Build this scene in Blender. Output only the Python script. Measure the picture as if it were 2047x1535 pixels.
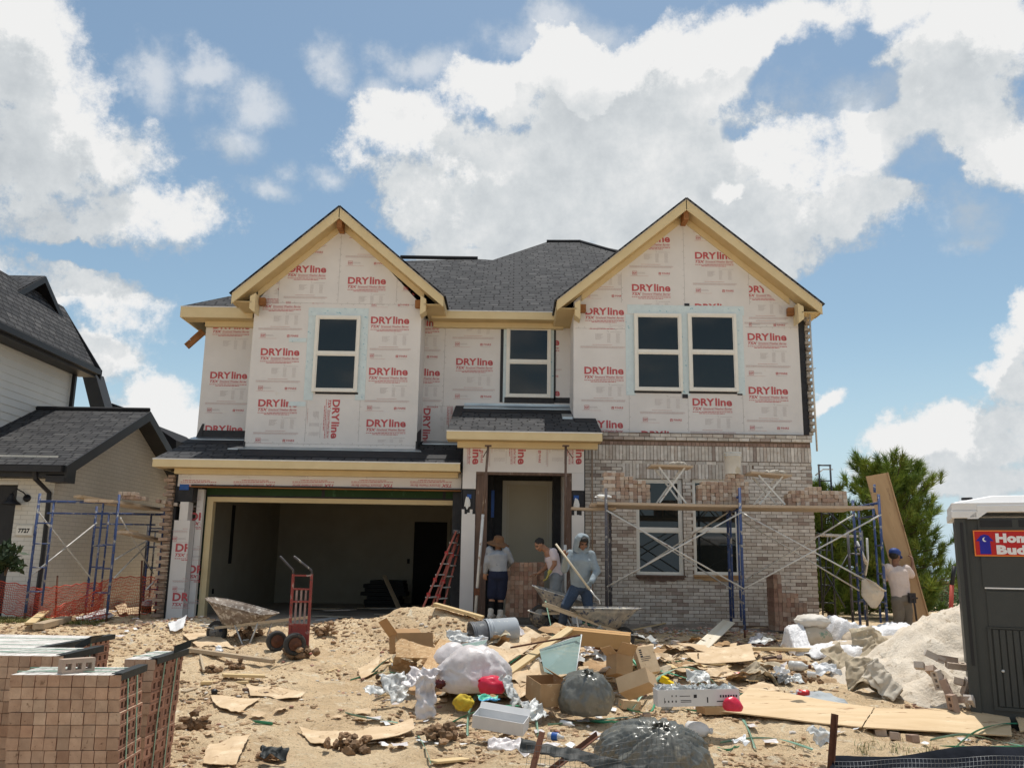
import bpy, bmesh, math, random
from mathutils import Vector, Matrix, noise
R = math.radians
scene = bpy.context.scene
COL = scene.collection
for o in list(bpy.data.objects): bpy.data.objects.remove(o)
# ------------------------------------------------------------------ camera
FPX, CX, CY = 1750.0, 1023.5, 767.5
PITCH, ROLL = R(11.56), R(0.9)
CAM = Vector((0, 0, 1.10))
cam_d = bpy.data.cameras.new('camera'); cam = bpy.data.objects.new('camera', cam_d); COL.objects.link(cam)
cam_d.sensor_width = 36.0; cam_d.lens = 36.0*FPX/2047.0; cam_d.clip_end = 3000; cam_d.clip_start = 0.05
CR = Matrix.Rotation(math.pi/2+PITCH, 3, 'X') @ Matrix.Rotation(ROLL, 3, 'Z')
cam.matrix_world = Matrix.Translation(CAM) @ CR.to_4x4()
scene.camera = cam
def ray(px, py):
 return CR @ Vector(((px-CX)/FPX, -(py-CY)/FPX, -1.0))
def P(px, py, Y):
 d = ray(px, py); return CAM + d*(Y/d.y)
# ------------------------------------------------------------------ world: sky with cumulus
SUN_AZ, SUN_EL = R(14), R(73)          # azimuth from +Y towards +X
sd = Vector((math.sin(SUN_AZ)*math.cos(SUN_EL), math.cos(SUN_AZ)*math.cos(SUN_EL), math.sin(SUN_EL)))
world = bpy.data.worlds.new("World"); scene.world = world; world.use_nodes = True
def build_world():
 nt = world.node_tree; nt.nodes.clear()
 L = nt.links.new
 # group: cloud density of a direction
 g = bpy.data.node_groups.new('cloud_density', 'ShaderNodeTree')
 g.interface.new_socket('Dir', in_out='INPUT', socket_type='NodeSocketVector')
 g.interface.new_socket('Density', in_out='OUTPUT', socket_type='NodeSocketFloat')
 N = g.nodes; gl = g.links.new
 gi = N.new('NodeGroupInput'); go = N.new('NodeGroupOutput')
 def M(op, a, b=None, c=None, clamp=False):
  n = N.new('ShaderNodeMath'); n.operation = op; n.use_clamp = clamp
  for i, v in enumerate((a, b, c)):
   if v is None: continue
   if isinstance(v, (int, float)): n.inputs[i].default_value = v
   else: gl(v, n.inputs[i])
  return n.outputs[0]
 def V(op, a, b=None, c=None, scale=None):
  n = N.new('ShaderNodeVectorMath'); n.operation = op
  for i, v in enumerate((a, b, c)):
   if v is None: continue
   if isinstance(v, (tuple, list, Vector)): n.inputs[i].default_value = v
   else: gl(v, n.inputs[i])
  if scale is not None: n.inputs['Scale'].default_value = scale
  return n
 sep = N.new('ShaderNodeSeparateXYZ'); gl(gi.outputs[0], sep.inputs[0])
 az = M('ARCTAN2', sep.outputs[0], sep.outputs[1]); el = M('ARCSINE', sep.outputs[2])
 com = N.new('ShaderNodeCombineXYZ'); gl(az, com.inputs[0]); gl(el, com.inputs[1])
 def nz(scale, detail, rough=.55, off=(0, 0, 0), st=(1, 1, 1)):
  mp = V('MULTIPLY_ADD', gi.outputs[0], st, off)
  n = N.new('ShaderNodeTexNoise'); n.inputs['Scale'].default_value = scale; n.inputs['Detail'].default_value = detail
  n.inputs['Roughness'].default_value = rough; gl(mp.outputs[0], n.inputs['Vector']); return n
 n1 = nz(5.0, 12, .62); n2 = nz(17, 10, .70, (3, 1, 7)); n3 = nz(2.2, 6, .55, (9, 4, 2), (1, 1, 2.2))
 wp = V('MULTIPLY_ADD', n1.outputs['Color'], (.13, .13, 0), com.outputs[0])
 wp = V('SUBTRACT', wp.outputs[0], (.065, .065, 0)).outputs[0]
 def blobs(lst):
  cur = None
  for (x, y, rx, ry) in lst:
   d = ray(x, y).normalized(); a = math.atan2(d.x, d.y); e = math.asin(d.z)
   d2 = ray(x+rx, y).normalized(); d3 = ray(x, y-ry).normalized()
   ra = abs(math.atan2(d2.x, d2.y)-a); re_ = abs(math.asin(d3.z)-e)
   q = V('MULTIPLY_ADD', wp, (1/ra, 1/re_, 0), (-a/ra, -e/re_, 0))
   l = V('LENGTH', q.outputs[0]).outputs['Value']
   if cur is None: cur = l
   else:
    n = N.new('ShaderNodeMath'); n.operation = 'SMOOTH_MIN'; gl(cur, n.inputs[0]); gl(l, n.inputs[1]); n.inputs[2].default_value = .35
    cur = n.outputs[0]
  return cur
 pos = blobs([(40, 120, 150, 170), (130, 300, 210, 130), (270, 430, 210, 80), (60, 420, 170, 90), (-150, 250, 250, 250), (60, 560, 170, 90), (230, 600, 130, 80),
     (300, 790, 90, 75), (360, 850, 80, 60), (170, 700, 120, 60),
     (790, 250, 120, 80), (880, 340, 210, 110), (960, 430, 240, 110), (800, 420, 110, 90), (1080, 380, 120, 90),
     (1010, 180, 120, 80), (1130, 130, 120, 80), (1250, 220, 180, 120), (1380, 130, 130, 150), (1370, 330, 230, 120), (1320, 450, 260, 100),
     (1560, 330, 180, 110), (1650, 420, 200, 110), (1490, 60, 170, 90), (1720, 60, 190, 80), (1850, 170, 170, 120), (1950, 60, 170, 130), (2010, 300, 130, 130),
     (1780, 280, 150, 100), (1560, 510, 170, 70), (1400, 560, 190, 60),
     (1960, 880, 200, 75), (2040, 760, 90, 90), (2060, 660, 80, 60), (1840, 900, 110, 55), (1640, 790, 40, 30), (1930, 960, 240, 40), (1000, 540, 200, 50)])
 wisp = blobs([(1720, 250, 260, 150), (1280, 330, 260, 160), (850, 130, 130, 60), (1930, 430, 120, 90), (330, 160, 60, 90), (1150, 90, 200, 70), (520, 210, 120, 80), (440, 140, 70, 40), (660, 130, 70, 80), (760, 190, 80, 60), (640, 370, 90, 50), (480, 290, 80, 60), (1120, 40, 90, 60), (1930, 480, 100, 40), (540, 400, 60, 40)])
 neg = blobs([(1010, 95, 60, 45), (1760, 200, 60, 30), (1420, 480, 40, 25), (1850, 330, 70, 40), (150, 500, 90, 20), (1630, 140, 75, 50), (1580, 120, 50, 35), (1700, 590, 150, 45), (1230, 40, 50, 45), (1950, 620, 60, 60), (1500, 250, 25, 20)])
 f = M('SUBTRACT', 1.0, pos)                                  # >0 inside
 f = M('MINIMUM', f, .50)
 fr = M('MULTIPLY_ADD', n1.outputs['Fac'], 2.1, -1.05)
 fr2 = M('MULTIPLY_ADD', n2.outputs['Fac'], 1.55, -.77)
 f = M('ADD', f, fr); f = M('ADD', f, fr2)
 ng = M('SUBTRACT', 1.5, neg); ng = M('MAXIMUM', ng, 0.0); ng = M('MULTIPLY', ng, M('MULTIPLY_ADD', n2.outputs['Fac'], 3.2, -.7)); f = M('MULTIPLY_ADD', ng, -.62, f)
 # behind the camera: plain broken cumulus from noise
 gen = M('MULTIPLY_ADD', n3.outputs['Fac'], 5.0, -2.45)
 back = N.new('ShaderNodeMapRange'); gl(sep.outputs[1], back.inputs[0]); back.inputs[1].default_value = .25; back.inputs[2].default_value = -.1
 mx = N.new('ShaderNodeMix'); gl(back.outputs[0], mx.inputs['Factor']); gl(f, mx.inputs[2]); gl(gen, mx.inputs[3])
 dens = N.new('ShaderNodeMapRange'); dens.interpolation_type = 'SMOOTHSTEP'; gl(mx.outputs[0], dens.inputs[0])
 dens.inputs[1].default_value = -.10; dens.inputs[2].default_value = .36
 w = M('SUBTRACT', 1.0, wisp); w = M('ADD', w, M('MULTIPLY_ADD', n1.outputs['Fac'], 2.4, -1.35)); w = M('ADD', w, fr2)
 wd = N.new('ShaderNodeMapRange'); wd.interpolation_type = 'SMOOTHSTEP'; gl(w, wd.inputs[0]); wd.inputs[1].default_value = -.1; wd.inputs[2].default_value = .9; wd.inputs[4].default_value = .62
 out = M('MAXIMUM', dens.outputs[0], wd.outputs[0])
 gl(out, go.inputs[0])
 # main tree
 N2 = nt.nodes
 tc = N2.new('ShaderNodeTexCoord')
 g1 = N2.new('ShaderNodeGroup'); g1.node_tree = g; L(tc.outputs['Generated'], g1.inputs[0])
 up = N2.new('ShaderNodeVectorMath'); up.operation = 'ADD'; up.inputs[1].default_value = (.015, 0, .055); L(tc.outputs['Generated'], up.inputs[0])
 g2 = N2.new('ShaderNodeGroup'); g2.node_tree = g; L(up.outputs[0], g2.inputs[0])
 sky = N2.new('ShaderNodeTexSky'); sky.sky_type = 'NISHITA'; sky.sun_disc = False
 sky.sun_elevation = SUN_EL; sky.sun_rotation = SUN_AZ; sky.air_density = 1.0; sky.dust_density = .8; sky.ozone_density = 1.2
 # cloud colour: bright where little cloud lies above, grey where much does
 df = N2.new('ShaderNodeMath'); df.operation = 'SUBTRACT'; L(g1.outputs[0], df.inputs[0]); L(g2.outputs[0], df.inputs[1])
 nn = N2.new('ShaderNodeTexNoise'); nn.inputs['Scale'].default_value = 9; nn.inputs['Detail'].default_value = 11; nn.inputs['Roughness'].default_value = .66; L(tc.outputs['Generated'], nn.inputs['Vector'])
 a1 = N2.new('ShaderNodeMath'); a1.operation = 'MULTIPLY_ADD'; L(nn.outputs['Fac'], a1.inputs[0]); a1.inputs[1].default_value = 2.6; a1.inputs[2].default_value = -.80
 a2 = N2.new('ShaderNodeMath'); a2.operation = 'MULTIPLY_ADD'; L(df.outputs[0], a2.inputs[0]); a2.inputs[1].default_value = .9; L(a1.outputs[0], a2.inputs[2]); a2.use_clamp = True
 cr = N2.new('ShaderNodeValToRGB'); L(a2.outputs[0], cr.inputs[0])
 e = cr.color_ramp.elements; e[0].position = 0; e[0].color = (4.1, 4.4, 4.65, 1); e[1].position = 1; e[1].color = (6.9, 6.9, 6.85, 1)
 m_ = cr.color_ramp.elements.new(.45); m_.color = (5.2, 5.45, 5.6, 1)
 skm = N2.new('ShaderNodeMix'); skm.data_type = 'RGBA'; skm.blend_type = 'MULTIPLY'; skm.inputs['Factor'].default_value = 1; L(sky.outputs[0], skm.inputs[6]); skm.inputs[7].default_value = SKYTINT
 sp_ = N2.new('ShaderNodeSeparateXYZ'); L(tc.outputs['Generated'], sp_.inputs[0])
 lo = N2.new('ShaderNodeMapRange'); lo.interpolation_type = 'SMOOTHSTEP'; L(sp_.outputs[2], lo.inputs[0]); lo.inputs[1].default_value = .26; lo.inputs[2].default_value = -.02; lo.inputs[4].default_value = .92
 pale = N2.new('ShaderNodeMix'); pale.data_type = 'RGBA'; L(lo.outputs[0], pale.inputs['Factor']); L(skm.outputs[2], pale.inputs[6]); pale.inputs[7].default_value = (4.3, 5.5, 6.5, 1)
 hz = N2.new('ShaderNodeMix'); hz.data_type = 'RGBA'; L(g1.outputs[0], hz.inputs['Factor']); L(pale.outputs[2], hz.inputs[6]); L(cr.outputs[0], hz.inputs[7])
 bg = N2.new('ShaderNodeBackground'); bg.inputs['Strength'].default_value = SKYSTR; L(hz.outputs[2], bg.inputs['Color'])
 ou = N2.new('ShaderNodeOutputWorld'); L(bg.outputs[0], ou.inputs['Surface'])
SKYSTR = 0.11
SKYTINT = (.98, 1.02, .91, 1)
build_world()
sun_d = bpy.data.lights.new('sun', 'SUN'); sun = bpy.data.objects.new('sun', sun_d); COL.objects.link(sun)
sun_d.energy = 3.6; sun_d.angle = R(0.53); sun_d.color = (1.0, .955, .88)
sun.rotation_euler = (-sd).to_track_quat('-Z', 'Y').to_euler(); sun.location = sd*60
scene.view_settings.view_transform = 'Standard'; scene.view_settings.look = 'None'
scene.view_settings.exposure = 0.2; scene.view_settings.gamma = 1.0
scene.cycles.max_bounces = 8; scene.cycles.diffuse_bounces = 4; scene.cycles.transparent_max_bounces = 12
scene.cycles.use_denoising = True
# ------------------------------------------------------------------ materials
MATS = {}
def mk(name, c1, c2=None, scale=6.0, rough=.85, bump=.0, bscale=30.0, stretch=(1, 1, 1), metal=0.0, spec=.35, col=False,
  spots=None, detail=5, trans=0.0, sss=0.0, uv=False, alpha=None, contrast=(.3, .7), bdist=.01, coat=0):
 if name in MATS: return MATS[name]
 m = bpy.data.materials.new(name); m.use_nodes = True; MATS[name] = m
 nt = m.node_tree; N = nt.nodes; L = nt.links.new; b = N['Principled BSDF']
 b.inputs['Roughness'].default_value = rough; b.inputs['Metallic'].default_value = metal
 b.inputs['Specular IOR Level'].default_value = spec
 if trans: b.inputs['Transmission Weight'].default_value = trans
 if coat: b.inputs['Coat Weight'].default_value = coat
 tc = N.new('ShaderNodeTexCoord'); mp = N.new('ShaderNodeMapping'); mp.inputs['Scale'].default_value = stretch
 L(tc.outputs['UV' if uv else 'Object'], mp.inputs['Vector'])
 if c2 is None: c2 = tuple(min(1, x*.8) for x in c1)
 n = N.new('ShaderNodeTexNoise'); n.inputs['Scale'].default_value = scale; n.inputs['Detail'].default_value = detail; n.inputs['Roughness'].default_value = .6
 L(mp.outputs[0], n.inputs['Vector'])
 r = N.new('ShaderNodeValToRGB'); L(n.outputs['Fac'], r.inputs[0])
 r.color_ramp.elements[0].position = contrast[0]; r.color_ramp.elements[0].color = (*c2, 1)
 r.color_ramp.elements[1].position = contrast[1]; r.color_ramp.elements[1].color = (*c1, 1)
 out = r.outputs[0]
 for sp in (spots or []):
  sc, th, w, sc_col = sp
  n2 = N.new('ShaderNodeTexNoise'); n2.inputs['Scale'].default_value = sc; n2.inputs['Detail'].default_value = 6; n2.inputs['Roughness'].default_value = .65
  L(mp.outputs[0], n2.inputs['Vector'])
  mr = N.new('ShaderNodeMapRange'); L(n2.outputs['Fac'], mr.inputs[0]); mr.inputs[1].default_value = th; mr.inputs[2].default_value = th+w
  mx = N.new('ShaderNodeMix'); mx.data_type = 'RGBA'; L(mr.outputs[0], mx.inputs['Factor']); L(out, mx.inputs[6]); mx.inputs[7].default_value = (*sc_col, 1)
  out = mx.outputs[2]
 if col:
  at = N.new('ShaderNodeAttribute'); at.attribute_name = 'Col'
  mx = N.new('ShaderNodeMix'); mx.data_type = 'RGBA'; mx.blend_type = 'MULTIPLY'; mx.inputs['Factor'].default_value = 1
  L(out, mx.inputs[6]); L(at.outputs['Color'], mx.inputs[7]); out = mx.outputs[2]
 L(out, b.inputs['Base Color'])
 if bump:
  n3 = N.new('ShaderNodeTexNoise'); n3.inputs['Scale'].default_value = bscale; n3.inputs['Detail'].default_value = 6; n3.inputs['Roughness'].default_value = .65
  L(mp.outputs[0], n3.inputs['Vector'])
  bp = N.new('ShaderNodeBump'); bp.inputs['Strength'].default_value = bump; bp.inputs['Distance'].default_value = bdist
  L(n3.outputs['Fac'], bp.inputs['Height']); L(bp.outputs[0], b.inputs['Normal'])
 if alpha is not None:
  b.inputs['Alpha'].default_value = alpha
 return m
def shingle(name, c1, c2, gap):
 m = bpy.data.materials.new(name); m.use_nodes = True; MATS[name] = m
 nt = m.node_tree; N = nt.nodes; L = nt.links.new; b = N['Principled BSDF']; b.inputs['Roughness'].default_value = .9; b.inputs['Specular IOR Level'].default_value = .25
 tc = N.new('ShaderNodeTexCoord')
 br = N.new('ShaderNodeTexBrick'); L(tc.outputs['UV'], br.inputs['Vector']); br.offset = .37; br.offset_frequency = 2; br.squash = .7; br.squash_frequency = 3
 br.inputs['Scale'].default_value = 1; br.inputs['Brick Width'].default_value = .31; br.inputs['Row Height'].default_value = .142
 br.inputs['Mortar Size'].default_value = .017; br.inputs['Mortar Smooth'].default_value = .3
 br.inputs['Color1'].default_value = (*c1, 1); br.inputs['Color2'].default_value = (*c2, 1); br.inputs['Mortar'].default_value = (*gap, 1)
 br2 = N.new('ShaderNodeTexBrick'); L(tc.outputs['UV'], br2.inputs['Vector']); br2.offset = .61; br2.offset_frequency = 3
 br2.inputs['Brick Width'].default_value = .47; br2.inputs['Row Height'].default_value = .142; br2.inputs['Mortar Size'].default_value = 0
 br2.inputs['Color1'].default_value = (.72, .72, .74, 1); br2.inputs['Color2'].default_value = (1.15, 1.13, 1.1, 1); br2.inputs['Scale'].default_value = 1
 n = N.new('ShaderNodeTexNoise'); n.inputs['Scale'].default_value = 120; n.inputs['Detail'].default_value = 2; L(tc.outputs['UV'], n.inputs['Vector'])
 r = N.new('ShaderNodeValToRGB'); L(n.outputs['Fac'], r.inputs[0]); r.color_ramp.elements[0].color = (.6, .6, .6, 1); r.color_ramp.elements[1].color = (1.4, 1.4, 1.4, 1)
 m1 = N.new('ShaderNodeMix'); m1.data_type = 'RGBA'; m1.blend_type = 'MULTIPLY'; m1.inputs['Factor'].default_value = 1; L(br.outputs['Color'], m1.inputs[6]); L(br2.outputs['Color'], m1.inputs[7])
 m2 = N.new('ShaderNodeMix'); m2.data_type = 'RGBA'; m2.blend_type = 'MULTIPLY'; m2.inputs['Factor'].default_value = 1; L(m1.outputs[2], m2.inputs[6]); L(r.outputs[0], m2.inputs[7])
 L(m2.outputs[2], b.inputs['Base Color'])
 bp = N.new('ShaderNodeBump'); bp.inputs['Strength'].default_value = .8; bp.inputs['Distance'].default_value = .012; bp.invert = True
 L(br.outputs['Fac'], bp.inputs['Height']); L(bp.outputs[0], b.inputs['Normal'])
 return m
def glass_mat(name, tint, rough=.03):
 m = bpy.data.materials.new(name); m.use_nodes = True; MATS[name] = m
 b = m.node_tree.nodes['Principled BSDF']; N = m.node_tree.nodes; L = m.node_tree.links.new
 b.inputs['Roughness'].default_value = rough; b.inputs['Specular IOR Level'].default_value = .6; b.inputs['IOR'].default_value = 1.5
 tc = N.new('ShaderNodeTexCoord'); n = N.new('ShaderNodeTexNoise'); n.inputs['Scale'].default_value = 1.2; n.inputs['Detail'].default_value = 3; L(tc.outputs['Object'], n.inputs['Vector'])
 r = N.new('ShaderNodeValToRGB'); L(n.outputs['Fac'], r.inputs[0]); r.color_ramp.elements[0].color = (*[x*.6 for x in tint], 1); r.color_ramp.elements[1].color = (*tint, 1)
 L(r.outputs[0], b.inputs['Base Color'])
 bp = N.new('ShaderNodeBump'); bp.inputs['Strength'].default_value = .12; L(n.outputs['Fac'], bp.inputs['Height']); L(bp.outputs[0], b.inputs['Normal'])
 return m
# ------------------------------------------------------------------ mesh building
class MB:
 def __init__(s): s.v = []; s.f = []; s.m = []; s.c = []; s.u = []; s.smooth = []; s.hasuv = False
 def poly(s, pts, m=0, c=None, uv=None, sm=False):
  i = len(s.v); s.v += [Vector(p) for p in pts]; s.f.append(tuple(range(i, i+len(pts))))
  s.m.append(m); s.c.append(c); s.u.append(uv); s.smooth.append(sm)
  if uv: s.hasuv = True
 def mesh(s, verts, faces, m=0, c=None, sm=False, M=None):
  i = len(s.v); s.v += [(M @ Vector(p)) if M else Vector(p) for p in verts]
  for k, f in enumerate(faces):
   s.f.append(tuple(i+j for j in f)); s.m.append(m); s.c.append(c); s.u.append(None); s.smooth.append(sm)
 def box(s, x0, x1, y0, y1, z0, z1, m=0, c=None, M=None):
  vs = [(x0, y0, z0), (x1, y0, z0), (x1, y1, z0), (x0, y1, z0), (x0, y0, z1), (x1, y0, z1), (x1, y1, z1), (x0, y1, z1)]
  s.mesh(vs, [(0, 3, 2, 1), (4, 5, 6, 7), (0, 1, 5, 4), (1, 2, 6, 5), (2, 3, 7, 6), (3, 0, 4, 7)], m, c, M=M)
 def bar(s, a, b, w, h, m=0, c=None, up=(0, 0, 1)):
  a = Vector(a); b = Vector(b); d = b-a; L = d.length; x = d.normalized(); u = Vector(up)
  y = u.cross(x)
  if y.length < 1e-4: y = Vector((0, 1, 0)).cross(x)
  y.normalize(); z = x.cross(y)
  M = Matrix.Translation(a) @ Matrix((x, y, z)).transposed().to_4x4()
  s.box(0, L, -w/2, w/2, -h/2, h/2, m, c, M)
 def tube(s, pts, r, n=8, m=0, c=None, cap=True, sm=True):
  pts = [Vector(p) for p in pts]; rs = r if isinstance(r, (list, tuple)) else [r]*len(pts)
  rings = []; prev = None
  for k, p in enumerate(pts):
   d = (pts[min(k+1, len(pts)-1)]-pts[max(k-1, 0)])
   if d.length < 1e-9: d = Vector((0, 0, 1))
   d.normalize()
   if prev is None:
    a = Vector((0, 0, 1)) if abs(d.z) < .9 else Vector((1, 0, 0)); u = d.cross(a).normalized()
   else:
    u = (prev-d*prev.dot(d)); u = u.normalized() if u.length > 1e-6 else d.orthogonal().normalized()
   prev = u; w = d.cross(u)
   rings.append([p+(u*math.cos(t)+w*math.sin(t))*rs[k] for t in [2*math.pi*j/n for j in range(n)]])
  vs = [q for rg in rings for q in rg]; fs = []
  for k in range(len(pts)-1):
   for j in range(n): fs.append((k*n+j, k*n+(j+1) % n, (k+1)*n+(j+1) % n, (k+1)*n+j))
  if cap: fs.append(tuple(reversed(range(n)))); fs.append(tuple((len(pts)-1)*n+j for j in range(n)))
  s.mesh(vs, fs, m, c, sm)
 def lathe(s, prof, n=20, m=0, c=None, M=None, sm=True, cap=True):
  vs = []; fs = []
  for (r, z) in prof:
   for j in range(n): t = 2*math.pi*j/n; vs.append((r*math.cos(t), r*math.sin(t), z))
  for k in range(len(prof)-1):
   for j in range(n): fs.append((k*n+j, k*n+(j+1) % n, (k+1)*n+(j+1) % n, (k+1)*n+j))
  if cap: fs.append(tuple(reversed(range(n)))); fs.append(tuple((len(prof)-1)*n+j for j in range(n)))
  s.mesh(vs, fs, m, c, sm, M)
 def prism(s, pts, d, m=0, c=None):
  """pts: planar 3-D outline, d: extrusion vector"""
  pts = [Vector(p) for p in pts]; d = Vector(d); n = len(pts)
  s.mesh(pts+[p+d for p in pts], [tuple(range(n)), tuple(reversed(range(n, 2*n)))]+[(j, (j+1) % n, n+(j+1) % n, n+j) for j in range(n)], m, c)
 def blob(s, c0, rx, ry, rz, seed=0, amp=.25, fr=2.0, sub=2, m=0, c=None, sm=False, flat=None, M=None):
  vs, fs = ico(sub); out = []
  for v in vs:
   k = 1+amp*noise.noise(v*fr+Vector((seed*3.7, seed*1.3, seed)))*2
   p = Vector((v.x*rx*k, v.y*ry*k, v.z*rz*k))
   if flat is not None: p.z = max(p.z, -flat)
   if M: p = M @ p
   out.append(p+Vector(c0))
  s.mesh(out, fs, m, c, sm)
 def build(s, name, mats, parent=None, origin=None, fixn=False):
  if not isinstance(mats, (list, tuple)): mats = [mats]
  me = bpy.data.meshes.new(name)
  off = Vector((0, 0, 0))
  if parent is not None: off = worldloc(parent)
  elif origin is not None: off = Vector(origin)
  me.from_pydata([v-off for v in s.v], [], s.f)
  for mt in mats: me.materials.append(mt)
  me.polygons.foreach_set('material_index', s.m); me.polygons.foreach_set('use_smooth', s.smooth)
  if any(c is not None for c in s.c):
   ca = me.color_attributes.new('Col', 'FLOAT_COLOR', 'CORNER'); k = 0; arr = []
   for f, c in zip(s.f, s.c):
    cc = (1, 1, 1, 1) if c is None else ((c, c, c, 1) if isinstance(c, (int, float)) else (*c[:3], 1))
    arr += list(cc)*len(f)
   ca.data.foreach_set('color', arr)
  if s.hasuv:
   ul = me.uv_layers.new(name='UVMap'); arr = []
   for f, u in zip(s.f, s.u):
    if u:
     for q in u: arr += [q[0], q[1]]
    else: arr += [0.0, 0.0]*len(f)
   ul.data.foreach_set('uv', arr)
  me.validate()
  if fixn:
   b = bmesh.new(); b.from_mesh(me); bmesh.ops.remove_doubles(b, verts=b.verts, dist=1e-5); bmesh.ops.recalc_face_normals(b, faces=b.faces); b.to_mesh(me); b.free()
  me.update()
  o = bpy.data.objects.new(name, me); COL.objects.link(o)
  if parent is not None: o.parent = parent
  else: o.location = off
  return o
_ico = {}
def ico(sub):
 if sub not in _ico:
  b = bmesh.new(); bmesh.ops.create_icosphere(b, subdivisions=sub, radius=1)
  b.verts.ensure_lookup_table(); _ico[sub] = ([v.co.copy() for v in b.verts], [tuple(v.index for v in f.verts) for f in b.faces]); b.free()
 return _ico[sub]
def worldloc(o):
 l = Vector((0, 0, 0))
 while o is not None: l += o.location; o = o.parent
 return l
def tag(o, label=None, cat=None, group=None, kind=None):
 if label: o['label'] = label
 if cat: o['category'] = cat
 if group: o['group'] = group
 if kind: o['kind'] = kind
 return o
def thing(name, label, cat, loc, group=None):
 o = bpy.data.objects.new(name, None); COL.objects.link(o); o.location = loc; o.empty_display_size = .1
 return tag(o, label, cat, group)
def dup(root, loc=None, M=None, label=None, group=None, parent=None):
 c = root.copy(); COL.objects.link(c); c.parent = parent
 if M is not None: c.matrix_world = M
 elif loc is not None: c.location = loc
 if label: c['label'] = label
 if group: c['group'] = group
 for ch in root.children: dup(ch, parent=c)
 return c
# ------------------------------------------------------------------ terrain
def fbm(x, y, s, o=4, seed=0.0):
 return noise.fractal(Vector((x*s+seed, y*s-seed, seed*.7)), 1.0, 2.0, o)
def sst(a, b, x):
 t = max(0, min(1, (x-a)/(b-a))); return t*t*(3-2*t)
MOUNDS = [(-1.75, 14.4, 1.0, .55, .24), (-.85, 14.2, 1.1, .5, .24), (-2.6, 14.6, .5, .35, .12), (-2.9, 13.6, .9, .45, .12), (-3.6, 12.4, .8, .35, .10),
   (-.05, 10.85, 1.2, .75, .27), (.05, 11.6, 1.2, .8, .14), (1.0, 12.0, 1.0, .7, .12), (-5.3, 14.9, .8, .5, .14), (-3.9, 13.1, .3, .22, -.10), (-.6, 8.2, .5, .3, .06), (3.9, 10.4, 1.2, .7, .12), (-4.0, 9.6, .6, .4, .10)]
def H(x, y):
 z = -.47*(1-sst(8.3, 15.2, y))
 if y < 30:
  for (mx, my, rx, ry, h) in MOUNDS:
   q = ((x-mx)/rx)**2+((y-my)/ry)**2
   if q < 6: z += h*math.exp(-q*1.2)
  k = 1-sst(15.5, 17.5, y)*.85
  if x < -6.9 and y > 14.5: k *= .4
  z += k*(.075*fbm(x, y, .7, 3, 3.1)+.045*fbm(x, y, 2.6, 4, 9.0)+.038*max(0, fbm(x, y, 6.5, 4, 5.0)))
  if -6.4 < x < 6.2 and y > 16.6: z = min(z, -.03)
 if y > 24: z -= (y-24)*.027
 return z
def W(px, py, up=0.0):
 """the point of the terrain under a pixel"""
 d = ray(px, py); t = 4.0/d.y; last = t
 while t < 45/d.y:
  p = CAM+d*t
  if p.z <= H(p.x, p.y)+up:
   a, b = last, t
   for _ in range(10):
    mID = (a+b)/2; q = CAM+d*mID
    if q.z <= H(q.x, q.y)+up: b = mID
    else: a = mID
   return CAM+d*b
  last = t; t += .12/d.y
 return CAM+d*t
# ------------------------------------------------------------------ ground
def dirt_mat():
 m = bpy.data.materials.new('sandy_dirt'); m.use_nodes = True; nt = m.node_tree; N = nt.nodes; L = nt.links.new; b = N['Principled BSDF']; b.inputs['Roughness'].default_value = .95; b.inputs['Specular IOR Level'].default_value = .08
 tc = N.new('ShaderNodeTexCoord')
 def nz(sc, det=6, ro=.6, d=0.0):
  n = N.new('ShaderNodeTexNoise'); n.inputs['Scale'].default_value = sc; n.inputs['Detail'].default_value = det; n.inputs['Roughness'].default_value = ro; n.inputs['Distortion'].default_value = d; L(tc.outputs['Object'], n.inputs['Vector']); return n.outputs['Fac']
 def mix(f, a, c, lo, hi):
  mr = N.new('ShaderNodeMapRange'); mr.interpolation_type = 'SMOOTHSTEP'; L(f, mr.inputs[0]); mr.inputs[1].default_value = lo; mr.inputs[2].default_value = hi
  x = N.new('ShaderNodeMix'); x.data_type = 'RGBA'; L(mr.outputs[0], x.inputs['Factor'])
  if isinstance(a, tuple): x.inputs[6].default_value = (*a, 1)
  else: L(a, x.inputs[6])
  x.inputs[7].default_value = (*c, 1); return x.outputs[2]
 c = mix(nz(.9), (.86, .665, .43), (.74, .545, .335), .38, .62)
 c = mix(nz(2.6, 8, .65, .6), c, (.56, .39, .235), .52, .70)
 c = mix(nz(5.5, 8, .7, 1.2), c, (.88, .76, .57), .54, .66)
 c = mix(nz(13, 8, .7, .8), c, (.33, .21, .12), .58, .67)
 c = mix(nz(34, 6, .7), c, (.76, .66, .52), .60, .68)
 c = mix(nz(48, 5, .7), c, (.22, .135, .075), .60, .67)
 L(c, b.inputs['Base Color'])
 v = N.new('ShaderNodeTexVoronoi'); v.inputs['Scale'].default_value = 17; v.inputs['Randomness'].default_value = 1; L(tc.outputs['Object'], v.inputs['Vector'])
 a1 = N.new('ShaderNodeMath'); a1.operation = 'MULTIPLY_ADD'; L(v.outputs['Distance'], a1.inputs[0]); a1.inputs[1].default_value = -.35; L(nz(9, 9, .75), a1.inputs[2])
 bp = N.new('ShaderNodeBump'); bp.inputs['Strength'].default_value = 1; bp.inputs['Distance'].default_value = .07; L(a1.outputs[0], bp.inputs['Height'])
 bp2 = N.new('ShaderNodeBump'); bp2.inputs['Strength'].default_value = 1; bp2.inputs['Distance'].default_value = .018; L(nz(55, 5, .7), bp2.inputs['Height']); L(bp.outputs[0], bp2.inputs['Normal']); L(bp2.outputs[0], b.inputs['Normal'])
 return m
M_dirt = dirt_mat()
def grow(a, b, s):
 out = []; x = a
 while x < b-1e-6: out.append(x); x += s
 return out
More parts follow.
